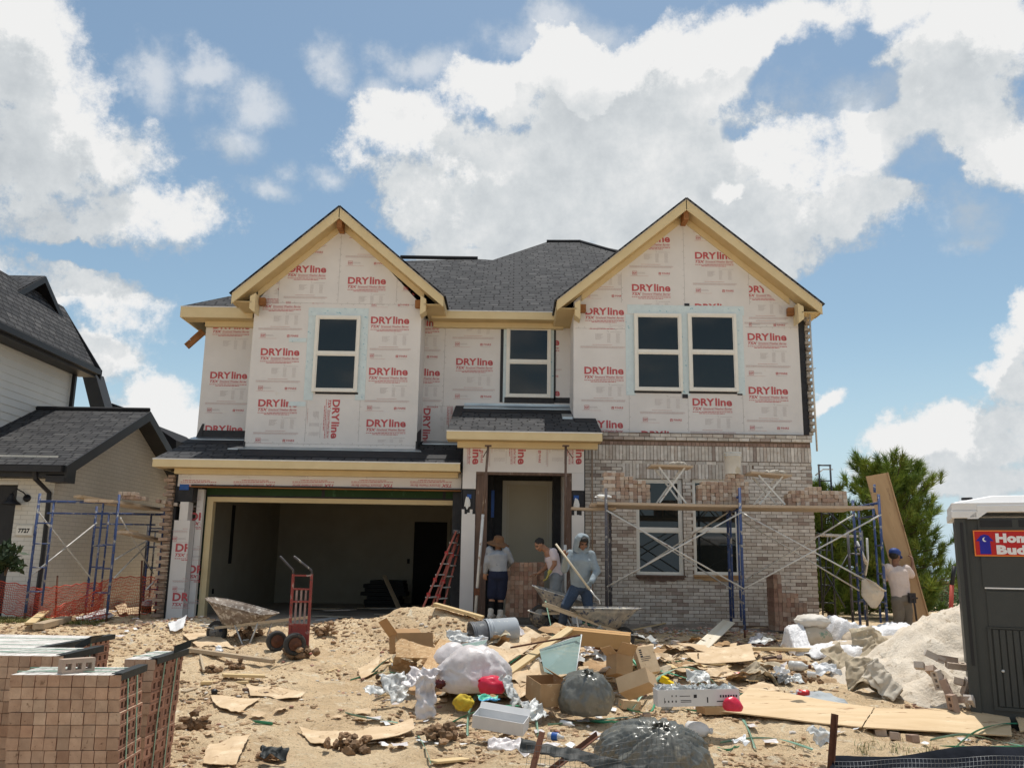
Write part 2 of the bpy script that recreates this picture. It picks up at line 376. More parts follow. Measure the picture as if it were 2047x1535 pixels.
xs = [-400, -150, -70, -40, -25, -17, -13, -10.5]+grow(-9.2, 8.4, .055)+[9, 10.5, 13, 17, 25, 40, 70, 150, 400]
ys = [-60, -20, -5, 0, 2.5, 4]+grow(4.9, 9, .042)+grow(9, 17.2, .055)+[17.6, 18.5, 20, 22, 25, 29, 34, 45, 70, 120, 250, 700]
vs = [(x, y, H(x, y)) for y in ys for x in xs]; nx = len(xs)
fs = [(j*nx+i, j*nx+i+1, (j+1)*nx+i+1, (j+1)*nx+i) for j in range(len(ys)-1) for i in range(nx-1)]
g = MB(); g.mesh(vs, fs, 0, sm=True); ground = g.build('ground', M_dirt); tag(ground, kind='structure')
# wet grey slab apron of spilled mortar in front of the brick wall
M_mortarspill = mk('mortar_spill', (.30, .27, .235), (.18, .155, .13), 3, .9, .6, 40, spots=[(8, .55, .1, (.42, .37, .31))])
g = MB(); N_ = 46
def spill(cx, cy, rx, ry, seed, name, mat, up=.012, dome=.03):
 g = MB(); rings = 9; n = 48; vs = []
 for k in range(rings+1):
  for j in range(n):
   t = 2*math.pi*j/n; rr = (k/rings)*(1+.28*noise.noise(Vector((math.cos(t)*1.7+seed, math.sin(t)*1.7, seed))))
   x = cx+rx*rr*math.cos(t); y = cy+ry*rr*math.sin(t)
   vs.append((x, y, H(x, y)+up+dome*(1-(k/rings)**2)-(.05 if k == rings else 0)+.012*fbm(x, y, 5, 3, seed)))
 fs = [(k*n+j, k*n+(j+1) % n, (k+1)*n+(j+1) % n, (k+1)*n+j) for k in range(rings) for j in range(n)]
 g.mesh(vs, fs, 0, sm=True); o = g.build(name, mat); tag(o, kind='structure'); return o
spill(3.1, 15.9, 2.9, .75, 2.0, 'mortar_covered_ground', M_mortarspill)
spill(.3, 15.9, 1.4, .7, 5.0, 'mortar_covered_ground', M_mortarspill)
# ------------------------------------------------------------------ printed sheathing
M_sheath = mk('white_sheathing', (.715, .695, .68), (.64, .62, .605), 1.5, .75, .25, 3, spots=[(1.1, .66, .08, (.60, .55, .46)), (9, .70, .05, (.57, .54, .50))])
M_red = mk('red_print', (.52, .11, .12), (.44, .085, .095), 12, .8)
M_grey = mk('grey_print', (.50, .46, .46), (.42, .38, .38), 12, .8)
M_pink = mk('faint_red_print', (.58, .36, .35), (.52, .30, .29), 12, .8)
M_black = mk('black_membrane', (.014, .014, .017), (.03, .03, .034), 7, .55, .4, 30)
_txt = {}
def text2d(s, bold=0.0, shear=0.0, spacing=1.0):
 """2-D triangles of a text, normalised so that x runs 0..1 over the width and y 0..1 over the capital height"""
 k = (s, bold, shear, spacing)
 if k in _txt: return _txt[k]
 cu = bpy.data.curves.new('t', 'FONT'); cu.body = s; cu.offset = bold; cu.shear = shear; cu.resolution_u = 3; cu.space_character = spacing
 ob = bpy.data.objects.new('t', cu); COL.objects.link(ob); bpy.context.view_layer.update()
 me = ob.to_mesh(); vs = [(v.co.x, v.co.y) for v in me.vertices]; fs = [tuple(p.vertices) for p in me.polygons]
 x0 = min(v[0] for v in vs); x1 = max(v[0] for v in vs); cap = max(v[1] for v in vs)
 out = [[((vs[i][0]-x0)/(x1-x0), vs[i][1]/cap) for i in f] for f in fs]
 ob.to_mesh_clear(); bpy.data.objects.remove(ob); bpy.data.curves.remove(cu); _txt[k] = out; return out
def logo_unit():
 """one repeat of the print; u to the right, v down, DRYline 298 wide"""
 out = []
 def T(s, u, v, w, h, m, **k):
  for f in text2d(s, **k): out.append(([(u+x*w, v+h-y*h) for x, y in f], m))
 def Q(u, v, w, h, m): out.append(([(u, v), (u+w, v), (u+w, v+h), (u, v+h)], m))
 T('DRY', 0, 4, 166, 54, 0, bold=.035); T('line', 172, 0, 126, 58, 0, bold=.03)
 T('TSX', 0, 71, 74, 22, 0, bold=.03, shear=.3)
 T('Structural Weather Barrier', 79, 72, 219, 17, 0, bold=.01, shear=.25)
 Q(79, 95, 219, 2.2, 0)
 r = random.Random(4)
 def words(u, v, w, h, m, gap=4, lo=6, hi=26):
  x = u
  while x < u+w-3:
   l = min(r.uniform(lo, hi), u+w-x); Q(x, v, l, h, m); x += l+gap
 words(0, 105, 298, 5, 0); words(48, 116, 198, 5, 0)
 for k in range(6): words(92, 160+k*8, 60-(k % 3)*9, 3, 1, 2, 3, 12)
 Q(182, 133, 9, 2.5, 1); Q(190, 137, 3, 9, 1); words(205, 142, 90, 2.5, 1, 2)
 for k in range(9):
  words(182, 155+k*8.5, 26, 3, 1, 2, 3, 9); words(252, 155+k*8.5, 28, 3, 1, 2, 3, 9)
 words(70, 243, 150, 3.4, 2, 2, 4, 12); words(-22, 256, 340, 2.6, 1, 2, 3, 14); words(-22, 262, 340, 3.2, 2, 2, 3, 12); words(-22, 269, 330, 2.6, 1, 2, 3, 14)
 for (a, b, c, d) in ((0, 300, 36, 2.4), (0, 329, 36, 2.4), (0, 300, 2.4, 31), (34, 300, 2.4, 31)): Q(a, b, c, d, 0)
 T('KSP', 5, 309, 27, 14, 0, bold=.03); words(40, 310, 60, 3, 1, 2, 3, 9); words(40, 317, 60, 3, 1, 2, 3, 9); words(-15, 338, 140, 2.4, 2, 2, 3, 9)
 Q(205, 308, 18, 3.5, 0); Q(202, 313, 24, 3.5, 0); Q(204, 319, 8, 8, 0); Q(215, 319, 8, 8, 0); T('FINRE', 232, 309, 60, 15, 0, bold=.02, spacing=1.1); words(205, 334, 80, 2.4, 1, 2, 3, 9)
 return out
LOGO = logo_unit()
def clip2(poly, clip):
 out = poly; n = len(clip)
 A = sum(clip[i][0]*clip[(i+1) % n][1]-clip[(i+1) % n][0]*clip[i][1] for i in range(n))
 if A < 0: clip = clip[::-1]
 for i in range(n):
  a, b = clip[i], clip[(i+1) % n]; inp = out; out = []
  if not inp: break
  sd_ = lambda p: (b[0]-a[0])*(p[1]-a[1])-(b[1]-a[1])*(p[0]-a[0])
  for j in range(len(inp)):
   p, q = inp[j], inp[(j+1) % len(inp)]; sp, sq = sd_(p), sd_(q)
   if sp >= 0: out.append(p)
   if sp*sq < 0: t = sp/(sp-sq); out.append((p[0]+t*(q[0]-p[0]), p[1]+t*(q[1]-p[1])))
 return out
def print_on(mb, Y, items, S=None, eps=.0025, side=None):
 """items: (px, py, rotation in degrees, clip rectangle or outline in pixels). S: metres for one unit"""
 for (px, py, rot, cl) in items:
  o = P(px, py, Y); s = S or .00262; c, sn = math.cos(R(rot)), math.sin(R(rot))
  if len(cl) == 4 and not isinstance(cl[0], tuple): cl = [(cl[0], cl[1]), (cl[2], cl[1]), (cl[2], cl[3]), (cl[0], cl[3])]
  cp = [(q.x, q.z) for q in [P(a, b, Y) for a, b in cl]]
  for (poly, m) in LOGO:
   pts = [(o.x+(u*c-v*sn)*s, o.z-(u*sn+v*c)*s) for u, v in poly]
   q = clip2(pts, cp)
   if len(q) >= 3: mb.poly([(x, Y-eps, z) for x, z in q], m)
PRINT_M = [M_red, M_grey, M_pink]
# ------------------------------------------------------------------ the house
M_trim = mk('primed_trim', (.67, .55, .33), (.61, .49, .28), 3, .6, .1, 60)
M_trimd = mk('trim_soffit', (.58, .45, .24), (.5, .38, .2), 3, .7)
M_shing = shingle('roof_shingles', (.085, .085, .088), (.042, .044, .048), (.008, .008, .010))
M_under = mk('roof_underlay', (.022, .023, .027), (.012, .012, .015), 6, .8, .2, 50)
M_metal = mk('galvanised_flashing', (.50, .55, .57), (.32, .36, .39), 2.5, .35, .1, 8, metal=.8)
M_drip = mk('white_drip_edge', (.72, .72, .70), (.60, .60, .58), 8, .5)
M_vinyl = mk('vinyl_window_frame', (.78, .76, .70), (.72, .70, .64), 5, .4)
M_glass = glass_mat('window_glass', (.013, .016, .015))
M_tape = mk('pale_blue_window_tape', (.62, .72, .74), (.55, .64, .67), 9, .5, spots=[(14, .62, .03, (.20, .42, .50))], stretch=(1, 1, 1))
M_brownw = mk('raw_timber', (.33, .15, .055), (.22, .09, .03), 8, .8, .2, 30)
M_conc = mk('concrete', (.40, .37, .33), (.30, .27, .24), 3, .9, .3, 40)
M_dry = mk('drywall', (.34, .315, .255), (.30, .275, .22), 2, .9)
M_green = mk('green_sheathing', (.02, .06, .018), (.015, .045, .012), 3, .7, spots=[(9, .6, .1, (.05, .13, .06))])
M_lintel = mk('primed_steel_lintel', (.40, .17, .05), (.30, .12, .035), 4, .6)
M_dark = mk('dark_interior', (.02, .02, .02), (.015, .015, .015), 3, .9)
M_door = mk('beige_door', (.56, .50, .37), (.52, .46, .34), 2, .6)
YGAR, YPOR, YLG, YMID, YRG, YBR = 16.5, 16.2, 17.2, 18.1, 17.0, 16.87
house = thing('house_under_construction', 'two-storey house being built, white printed sheathing above, pale brick on its ground floor', 'house', (0, 17, 0))
PX = lambda x, y, Y: P(x, y, Y).x
def boxes(name, lst, mat, par=None):
 for b in lst: mb = MB(); mb.box(*b); mb.build(name, mat, par or house)
PZ = lambda y, Y, x=1023: P(x, y, Y).z
def wallpart(name, pts_px, Y, prints, depth=.12, S=None, mats=M_sheath, lab=None):
 pts = [P(a, b, Y) for a, b in pts_px]
 mb = MB(); mb.prism(pts, (0, depth, 0)); o = mb.build(name, mats, house)
 if lab: o['label'] = lab
 if prints:
  pm = MB(); print_on(pm, Y, prints, S)
  # seams and staples of the boards
  pr = pm.build('printed_lettering', PRINT_M, o)
 return o
def vx(x, y, Y, yref): return P(x, y, Y).x
def rectpx(x0, x1, y0, y1, Y):
 """an upright rectangle: true vertical sides, from the pixel box at mid height"""
 ym = (y0+y1)/2; X0, X1 = PX(x0, ym, Y), PX(x1, ym, Y); xm = (x0+x1)/2
 return X0, X1, P(xm, y1, Y).z, P(xm, y0, Y).z
def wallrect(name, x0, x1, y0, y1, Y, prints, depth=.12, mat=M_sheath, S=None, lab=None):
 X0, X1, z0, z1 = rectpx(x0, x1, y0, y1, Y); mb = MB(); mb.box(X0, X1, Y, Y+depth, z0, z1); o = mb.build(name, mat, house)
 if lab: o['label'] = lab
 if prints:
  pm = MB(); print_on(pm, Y, prints, S); pm.build('printed_lettering', PRINT_M, o)
 return o
M_seam = mk('board_seam', (.42, .40, .39), (.30, .28, .27), 30, .9)
def seams(parent, Y, lines, w=.006, name='board_seam'):
 mb = MB(); r = random.Random(3)
 for (a, b, c, d) in lines:
  p, q = P(a, b, Y), P(c, d, Y)
  if abs(a-c) < abs(b-d): q.x = p.x = (p.x+q.x)/2
  else: q.z = p.z = (p.z+q.z)/2
  p.y = q.y = Y-.0012; mb.bar(p, q, .003, w, 0, up=(0, 1, 0)) if False else None
  n = max(2, int((q-p).length/.12)); dv = (q-p)/n; side = Vector((w/2, 0, 0)) if abs(p.x-q.x) < .01 else Vector((0, 0, w/2))
  for k in range(n):
   s_ = p+dv*k; e_ = p+dv*(k+.93); mb.poly([s_-side, e_-side, e_+side, s_+side] if side.x == 0 else [s_-side, s_+side, e_+side, e_-side])
   if r.random() < .8:   # a fastener beside the seam
    t = s_+dv*.5+side.normalized()*r.choice((-.022, .022)); mb.poly([t+Vector((-.006, -.0006, -.006)), t+Vector((.006, -.0006, -.006)), t+Vector((.006, -.0006, .006)), t+Vector((-.006, -.0006, .006))])
 return mb.build(name, M_seam, parent)
# left wing (behind the left gable)
lw = wallrect('sheathing_wall', 403, 510, 640, 880, YMID, [(427, 643, 0, (408, 600, 520, 700)), (421, 742, 0, (403, 640, 520, 880)), (411, 849, 0, (400, 840, 520, 869))])
# upper side return of the left wing is the same box; black flashing along its foot
# left gable wall
LG = [(500, 606), (679, 436), (844, 606), (833, 908), (489, 903)]
a0 = P(679, 436, YLG); xl = (PX(509, 608, YLG)+PX(488, 900, YLG))/2; xr = (PX(843, 608, YLG)+PX(832, 905, YLG))/2
zb = (PZ(903, YLG, 488)+PZ(908, YLG, 832))/2; zt = PZ(608, YLG, 676)
def gablewall(name, xl, xr, zb, zt, apx, apz, Y, prints, clipextra=None):
 mb = MB(); pts = [(xl, Y, zb), (xr, Y, zb), (xr, Y, zt), (apx, Y, apz), (xl, Y, zt)]
 mb.prism(pts, (0, 3.0, 0)); o = mb.build(name, M_sheath, house)
 pm = MB(); print_on(pm, Y, prints); pm.build('printed_lettering', PRINT_M, o); return o
U = 608
tri = [(509, U), (679, 440), (842, U)]
def gtri(x0, x1, ap, l, r, yb):
 """slice x0..x1 of the gable triangle in pixels"""
 f = lambda x: ap[1]+(yb-ap[1])*((ap[0]-x)/(ap[0]-l) if x < ap[0] else (x-ap[0])/(r-ap[0]))
 pts = [(x0, yb), (x0, f(x0))]+([ap] if x0 < ap[0] < x1 else [])+[(x1, f(x1)), (x1, yb)]
 return pts
gT = lambda a, b: gtri(a, b, (679, 442), 506, 846, 607)
lg = gablewall('gable_wall', xl, xr, zb, zt, a0.x, a0.z+.05, YLG, [
 (577, 530, 0, gT(557, 679)), (577, 428, 0, gT(557, 679)), (696, 553, 0, gT(679, 793)), (700, 450, 0, gT(679, 793)),
 (583, 628, 180, gT(509, 557)), (900, 596, 180, gT(793, 843)), (510, 500, 0, gT(509, 557)), (810, 500, 0, gT(793, 843)),
 (527, 592, 0, (505, 608, 618, 684)), (522, 695, 0, (500, 608, 617, 786)), (517, 797, 0, (495, 786, 613, 888)),
 (742, 632, 0, (739, 608, 845, 722)), (738, 734, 0, (728, 722, 843, 826)), (733, 837, 0, (718, 826, 838, 884)), (747, 531, 0, (740, 608, 845, 625)),
 (681, 799, 90, (614, 793, 716, 883)), (690, 899, 90, (614, 793, 716, 883)), (742, 700, 90, (614, 793, 716, 883))])
seams(lg, YLG, [(679, 470, 679, 606), (557, 560, 557, 606), (793, 555, 793, 606), (512, 607, 842, 607), (613, 794, 610, 884), (720, 794, 716, 884), (490, 886, 833, 890)])
# middle wall
mid = wallrect('sheathing_wall', 846, 1152, 640, 884, YMID, [(912, 715, 0, (890, 640, 1003, 806)), (912, 613, 0, (890, 640, 1003, 700)), (806, 637, 0, (840, 640, 889, 736)), (806, 736, 0, (840, 720, 889, 815)),
  (1045, 675, 0, (1108, 640, 1150, 760)), (1045, 776, 0, (1108, 760, 1150, 803)), (862, 816, 90, (840, 812, 895, 882)), (912, 808, 0, (890, 806, 912, 860)), (925, 790, 90, (880, 812, 912, 882))])
seams(mid, YMID, [(889, 652, 887, 812), (850, 812, 905, 812)])
# right gable wall
a1 = P(1372, 420, YRG); xl2 = (PX(1148, 607, YRG)+PX(1145, 840, YRG))/2; xr2 = (PX(1597, 607, YRG)+PX(1602, 860, YRG))/2
gR = lambda a, b, yb=611: gtri(a, b, (1372, 428), 1140, 1606, yb)
rg = gablewall('gable_wall', xl2, xr2, 0.0, PZ(607, YRG, 1372), a1.x, a1.z+.05, YRG, [
 (1263, 567, 0, gR(1242, 1367)), (1263, 469, 0, gR(1242, 1367)), (1389, 503, 0, gR(1367, 1497)), (1389, 606, 0, gR(1367, 1497)), (1389, 400, 0, gR(1367, 1497)), (1490, 570, 0, gtri(1497, 1600, (1372, 428), 1140, 1606, 655)),
 (1170, 614, 0, gtri(1150, 1252, (1372, 428), 1140, 1606, 656)), (1170, 513, 0, gR(1150, 1242)), (1166, 627, 0, (1146, 656, 1252, 700)), (1168, 732, 0, (1146, 640, 1250, 830)), (1166, 839, 0, (1146, 830, 1257, 868)),
 (1494, 665, 0, (1488, 655, 1600, 763)), (1496, 772, 0, (1490, 763, 1602, 868)), (1384, 795, 0, (1376, 790, 1484, 868)), (1282, 860, 0, (1260, 790, 1375, 868)), (1284, 756, 0, (1260, 790, 1374, 858)), (1490, 580, 0, (1488, 640, 1600, 655))])
seams(rg, YRG, [(1367, 450, 1367, 606), (1242, 545, 1242, 606), (1497, 540, 1497, 610), (1150, 657, 1250, 657), (1490, 654, 1598, 654), (1376, 790, 1376, 864), (1486, 790, 1486, 864), (1258, 790, 1258, 864)])
# ---- shingled planes
def plane_pt(px, py, p0, slope):
 """ray meets the roof plane z = p0.z + slope*(Y-p0.y)"""
 d = ray(px, py); t = (p0[1]-CAM.z-slope*p0[0])/(d.z-slope*d.y)*1.0
 t = (p0[1]+slope*(0-p0[0])-CAM.z)/(d.z-slope*d.y); return CAM+d*t
def uvof(pts, ax, ay):
 return [(p.dot(ax), p.dot(ay)) for p in pts]
def roofpoly(mb, pts, eave=(1, 0, 0), m=0, thick=.03):
 pts = [Vector(p) for p in pts]; n = (pts[1]-pts[0]).cross(pts[2]-pts[0]).normalized()
 if n.z < 0: pts = pts[::-1]; n = -n
 ax = Vector(eave).normalized(); ay = n.cross(ax).normalized()
 mb.poly(pts, m, uv=uvof(pts, ax, ay)); low = [p-n*thick for p in pts]
 for i in range(len(pts)):
  j = (i+1) % len(pts); q = [pts[j], pts[i], low[i], low[j]]; mb.poly(q, m, uv=uvof(q, ax, ay))
 mb.poly(low[::-1], m, uv=uvof(low[::-1], ax, ay))
YE = 17.65; ze = PZ(622, YE, 1000); SL = .65
main0 = (YE, ze)
mb = MB()
tops = [(361, 619), (464, 591), (700, 524), (955, 518), (985, 520), (1093, 484), (1160, 484), (1237, 500), (1320, 530)]
tp = [plane_pt(a, b, main0, SL) for a, b in tops]
tp[0] = Vector((PX(361, 618, YE), YE, ze)); re_ = Vector((tp[-1].x, YE, ze))
roofpoly(mb, tp+[re_]);
for i in range(1, len(tp)-1):        # rear slopes
 a, b = tp[i], tp[i+1]; roofpoly(mb, [a, b, b+Vector((0, 3, -2.2)), a+Vector((0, 3, -2.2))], thick=.02)
roofpoly(mb, [tp[0], tp[1], tp[1]+Vector((0, 3.5, -.4)), tp[0]+Vector((0, 3.5, 0))], eave=(0, 1, 0), thick=.02)
roofpoly(mb, [tp[1], tp[2], tp[2]+Vector((-.4, 5, -1)), tp[1]+Vector((0, 3.5, -.4))], eave=(0, 1, 0), thick=.02)
main_roof = mb.build('main_roof', M_shing, house)
mb = MB(); mb.tube([tp[3]+Vector((-2, 0, .02)), tp[3]+Vector((0, 0, .02))], .05, 6); mb.tube([p+Vector((0, 0, .02)) for p in (tp[5], tp[6])], .045, 6); mb.tube([p+Vector((0, 0, .02)) for p in (tp[6], tp[8])], .045, 6)
mb.build('ridge_cap', M_under, main_roof)
# closing wall under the main roof (behind everything seen)
mb = MB(); mb.box(lw_x0 if False else PX(404, 760, YMID), xr2-.02, YMID+.12, YMID+5.5, 2.9, ze-.15); mb.build('rear_walls', M_sheath, house)
def eave(x0, x1, z, Y, Yw, h=.2, name='fascia', h2=.10, inset=.22, soff=True, endl=True):
 """fascia, soffit and the frieze below it; z is the roof edge"""
 mb = MB(); mb.box(x0, x1, Y, Y+.03, z-h, z-.012); f = mb.build(name, M_trim, house)
 mb = MB(); mb.box(x0-.004, x1+.004, Y-.008, Y+.035, z-.016, z+.006); mb.build('drip_edge', M_drip, f)
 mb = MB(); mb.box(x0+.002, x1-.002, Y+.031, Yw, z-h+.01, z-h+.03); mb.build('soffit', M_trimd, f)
 mb = MB(); mb.box(x0+inset, x1-.05, Yw-.12, Yw-.002, z-h-h2, z-h+.009); mb.build('frieze_board', M_trim, f)
 return f
eave(tp[0].x, PX(505, 630, YE), ze, YE, YMID, h=.235, inset=.42)
eave(PX(862, 630, YE), PX(1133, 630, YE), ze, YE, YMID, h=.17, inset=.02)
mb = MB(); mb.box(tp[0].x, tp[0].x+.03, YE+.031, YMID+3, ze-.235, ze-.01); mb.build('fascia', M_trim, house)
# ---- gables with barge boards
def gable(ax_, az, xl_, xr_, zl, Yf, Yw, back, th=.175, tail=.0):
 A = Vector((ax_, Yf, az))
 for s, xe in ((-1, xl_), (1, xr_)):
  E = Vector((xe, Yf, zl)); d = (E-A).normalized(); n = Vector((-d.z*s, 0, d.x*s)).normalized()
  if n.z < 0: n = -n
  mb = MB(); b = Vector((0, back, 0)); Y0 = Vector((0, -.03, 0))
  E2 = E+d*.04
  roofpoly(mb, [A+Y0+n*.02, E2+Y0+n*.02, E2+b+n*.02, A+b+n*.02], eave=(0, 1, 0), thick=.032); rf = mb.build('gable_roof', M_shing, house)
  mb = MB(); dn = Vector((0, 0, -1)); k = th/abs(n.z)
  mb.prism([A-n*.012, E-n*.012, E-n*.012+dn*(k*.92), A-n*.012+dn*k] if s < 0 else [A-n*.012, A-n*.012+dn*k, E-n*.012+dn*(k*.92), E-n*.012], (0, .03, 0)); bg_ = mb.build('barge_board', M_trim, house)
  mb = MB(); o = Vector((0, -.006, 0)); mb.prism([A+o+n*.004, E+o+n*.004, E+o-n*.022, A+o-n*.022], (0, .04, 0)); mb.build('drip_edge', M_drip, bg_)
  # soffit under the overhang
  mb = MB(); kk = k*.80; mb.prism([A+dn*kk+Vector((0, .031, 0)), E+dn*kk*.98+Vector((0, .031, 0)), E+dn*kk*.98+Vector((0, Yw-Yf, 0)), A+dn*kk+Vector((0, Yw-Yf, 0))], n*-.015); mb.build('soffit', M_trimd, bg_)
  # frieze along the wall
  mb = MB(); Aw = Vector((ax_, Yw-.035, az)); Ew = Vector((xe, Yw-.035, zl)); Ei = Aw+(Ew-Aw)*.80
  mb.prism([Aw+dn*(kk+.02), Ei+dn*(kk+.02), Ei+dn*(kk+.155), Aw+dn*(kk+.155)], (0, .033, 0)); mb.build('frieze_board', M_trim, bg_)
  # boxed return at the eave and a bare timber block behind it
  mb = MB(); Yr = Yf+.05; xi = xe-s*.36
  mb.prism([(xi, Yr, zl-.05), (xi-s*.11, Yr, zl+.02), (xi-s*.11, Yr, zl-.38), (xi, Yr, zl-.30)], (0, Yw-Yr-.06, 0)); mb.build('eave_return', M_trim, bg_)
  mb = MB(); mb.box(min(xi-s*.12, xi-s*.24), max(xi-s*.12, xi-s*.24), Yw-.16, Yw-.04, zl-.16, zl-.01); mb.build('timber_block', M_brownw, bg_)
  # side eave fascia running back
  mb = MB(); x0 = xe-s*.03; mb.box(min(x0, xe), max(x0, xe), Yf+.031, Yf+back, zl-.17, zl-.02); mb.build('side_fascia', M_trim, bg_)
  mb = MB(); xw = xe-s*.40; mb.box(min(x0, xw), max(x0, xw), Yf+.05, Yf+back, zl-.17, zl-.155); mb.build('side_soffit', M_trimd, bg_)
 mb = MB(); mb.box(ax_-.05, ax_+.05, Yf+.05, Yw+.02, az-k-.20, az-k*.9); mb.build('ridge_beam', M_brownw, house)
YF1, YF2 = YLG-.42, YRG-.42
A = P(679, 413, YF1); gable(A.x, A.z, PX(464, 571, YF1), PX(887, 600, YF1), (PZ(571, YF1, 464)+PZ(606, YF1, 887))/2, YF1, YLG, 5.0)
A = P(1372, 397, YF2); gable(A.x, A.z, PX(1113, 600, YF2), PX(1644, 604, YF2), (PZ(602, YF2, 1113)+PZ(604, YF2, 1644))/2, YF2, YRG, 6.0)
# ---- garage roof
GE = (16.05, PZ(921, 16.05, 620)); GS = .324
gx0, gx1 = PX(306, 921, 16.05), PX(920, 923, 16.05)
def gz(y): return GE[1]+GS*(y-GE[0])
mb = MB(); roofpoly(mb, [(gx0, 16.03, gz(16.03)), (gx1, 16.03, gz(16.03)), (gx1, 18.3, gz(18.3)), (gx0, 18.3, gz(18.3))]); groof = mb.build('garage_roof', M_shing, house)
mb = MB()
def patch(mb, y0, y1, x0, x1, x2=None, x3=None, e=.012, zf=gz, m=0):
 x2 = x1 if x2 is None else x2; x3 = x0 if x3 is None else x3
 mb.prism([(x0, y0, zf(y0)+.002), (x1, y0, zf(y0)+.002), (x2, y1, zf(y1)+.002), (x3, y1, zf(y1)+.002)], (0, 0, e), m)
patch(mb, 16.35, 17.19, xl+.25, gx1-.02, gx1-.02, xl-.15); patch(mb, 17.5, 18.08, PX(380, 880, 18), xl-.02); mb.build('underlay_patch', M_under, groof)
mb = MB(); patch(mb, 16.98, 17.19, xl-.25, xr+.12, xr+.05, xl-.12, .02); patch(mb, 17.86, 18.09, PX(384, 880, 18), xl-.02, None, None, .025); patch(mb, 17.8, 18.09, xr+.05, gx1, None, None, .02); mb.build('flashing', M_metal, groof)
eave(gx0, gx1, gz(16.05), 16.03, YGAR, h=.15, h2=.09, inset=.28)
mb = MB(); mb.box(gx0, gx0+.03, 16.061, 18.2, gz(16.05)-.15, gz(16.05)-.02); mb.prism([(gx0+.001, 16.061, gz(16.05)-.02), (gx0+.001, 18.2, gz(16.05)-.02), (gx0+.001, 18.2, gz(18.2)-.034)], (.028, 0, 0)); mb.build('barge_board', M_trim, house)
# black membrane at the foot of the upper walls
mb = MB(); X0, X1 = PX(402, 872, YMID), xl; mb.box(X0, X1, YMID-.006, YMID, gz(YMID), gz(YMID)+.17)
mb.prism([(xl-.012, 17.2, gz(17.2)+.02), (xl-.012, 17.9, gz(17.9)+.02), (xl-.012, 17.9, gz(17.9)+.28), (xl-.012, 17.2, gz(17.2)+.28)], (.01, 0, 0))
mb.prism([(xr+.012, 17.19, gz(17.2)+.02), (xr+.012, 17.9, gz(17.9)+.02), (xr+.012, 17.9, gz(17.9)+.3), (xr+.012, 17.19, gz(17.2)+.34)], (-.01, 0, 0))
mb.prism([(X0-.1, YMID-.02, gz(YMID)+.02), (X0+.02, YMID-.02, gz(YMID)+.02), (X0+.05, YMID-.02, gz(YMID)+.3), (X0+.01, YMID-.02, gz(YMID)+.3)], (0, .01, 0))
mb.box(xl-.02, xl+.02, YLG-.012, YLG-.002, zb-.0, zb+.2); mb.box(xr-.015, xr+.02, YLG-.012, YLG-.002, zb, zb+.26)
mb.box(xl+.02, xr-.02, YLG-.009, YLG-.001, zb-.05, zb+.012)
mb.build('black_membrane', M_black, house)
# ---- windows
def window(x0, x1, y0, y1, Y, rail=None, proud=.055, name='window', mats=None):
 X0, X1, z0, z1 = rectpx(x0, x1, y0, y1, Y); t = .055
 w = thing(name, None, None, Vector((0, 0, 0))); w.parent = house; w.location = Vector(((X0+X1)/2, Y, z0))-house.location
 mb = MB(); Yf = Y-proud
 for (a, b, c, d) in ((X0, X0+t, z0, z1), (X1-t, X1, z0, z1), (X0+t, X1-t, z1-t, z1), (X0+t, X1-t, z0, z0+t)): mb.box(a, b, Yf, Y-.001, c, d)
 zr = z0+(z1-z0)*(rail or .5); mb.box(X0+t, X1-t, Yf+.004, Y-.001, zr-.028, zr+.028)
 ti = .022
 for (zz0, zz1) in ((z0+t, zr-.028), (zr+.028, z1-t)):
  for (a, b, c, d) in ((X0+t, X0+t+ti, zz0, zz1), (X1-t-ti, X1-t, zz0, zz1), (X0+t+ti, X1-t-ti, zz1-ti, zz1), (X0+t+ti, X1-t-ti, zz0, zz0+ti)): mb.box(a, b, Yf+.014, Y-.001, c, d)
  mb2 = MB()
 mb.build('frame', M_vinyl, w)
 for (zz0, zz1) in ((z0+t+ti, zr-.028-ti), (zr+.028+ti, z1-t-ti)):
  g2 = MB(); g2.box(X0+t+ti, X1-t-ti, Yf+.028, Yf+.034, zz0, zz1); g2.build('pane', M_glass, w)
 return w, (X0, X1, z0, z1)
def tape(x0, x1, y0, y1, rects, Y, e=.006):
 for k, (a, b, c, d) in enumerate(rects): X0, X1, z0, z1 = rectpx(a, b, c, d, Y); boxes('window_tape', [(X0, X1, Y-e-.001*k, Y-.0005, z0, z1)], M_tape)
window(628, 718, 632, 784, YLG); tape(0, 0, 0, 0, [(617, 737, 616, 633), (612, 630, 633, 800), (714, 733, 633, 800), (578, 613, 676, 684), (577, 611, 803, 812)], YLG)
window(1012, 1101, 654, 795, YMID); tape(0, 0, 0, 0, [(1003, 1014, 652, 803), (1100, 1108, 652, 803)], YMID)
window(1268, 1363, 628, 782, YRG); window(1376, 1473, 628, 783, YRG)
tape(0, 0, 0, 0, [(1254, 1487, 611, 629), (1251, 1269, 629, 790), (1361, 1378, 629, 791), (1471, 1487, 629, 790)], YRG)
for (a, b, c, d, Y) in ((630, 716, 784, 788, YLG), (1008, 1108, 795, 806, YMID), (1268, 1362, 782, 786, YRG), (1377, 1473, 783, 787, YRG), (1000, 1006, 650, 804, YMID), (1107, 1145, 795, 806, YMID), (1107, 1111, 652, 800, YMID), (1364, 1375, 788, 796, YRG), (1474, 1484, 787, 790, YRG), (1368, 1378, 607, 612, YRG)):
 X0, X1, z0, z1 = rectpx(a, b, c, d, Y); boxes('window_flashing', [(X0, X1, Y-.012, Y-.0005, z0, z1)], M_black)
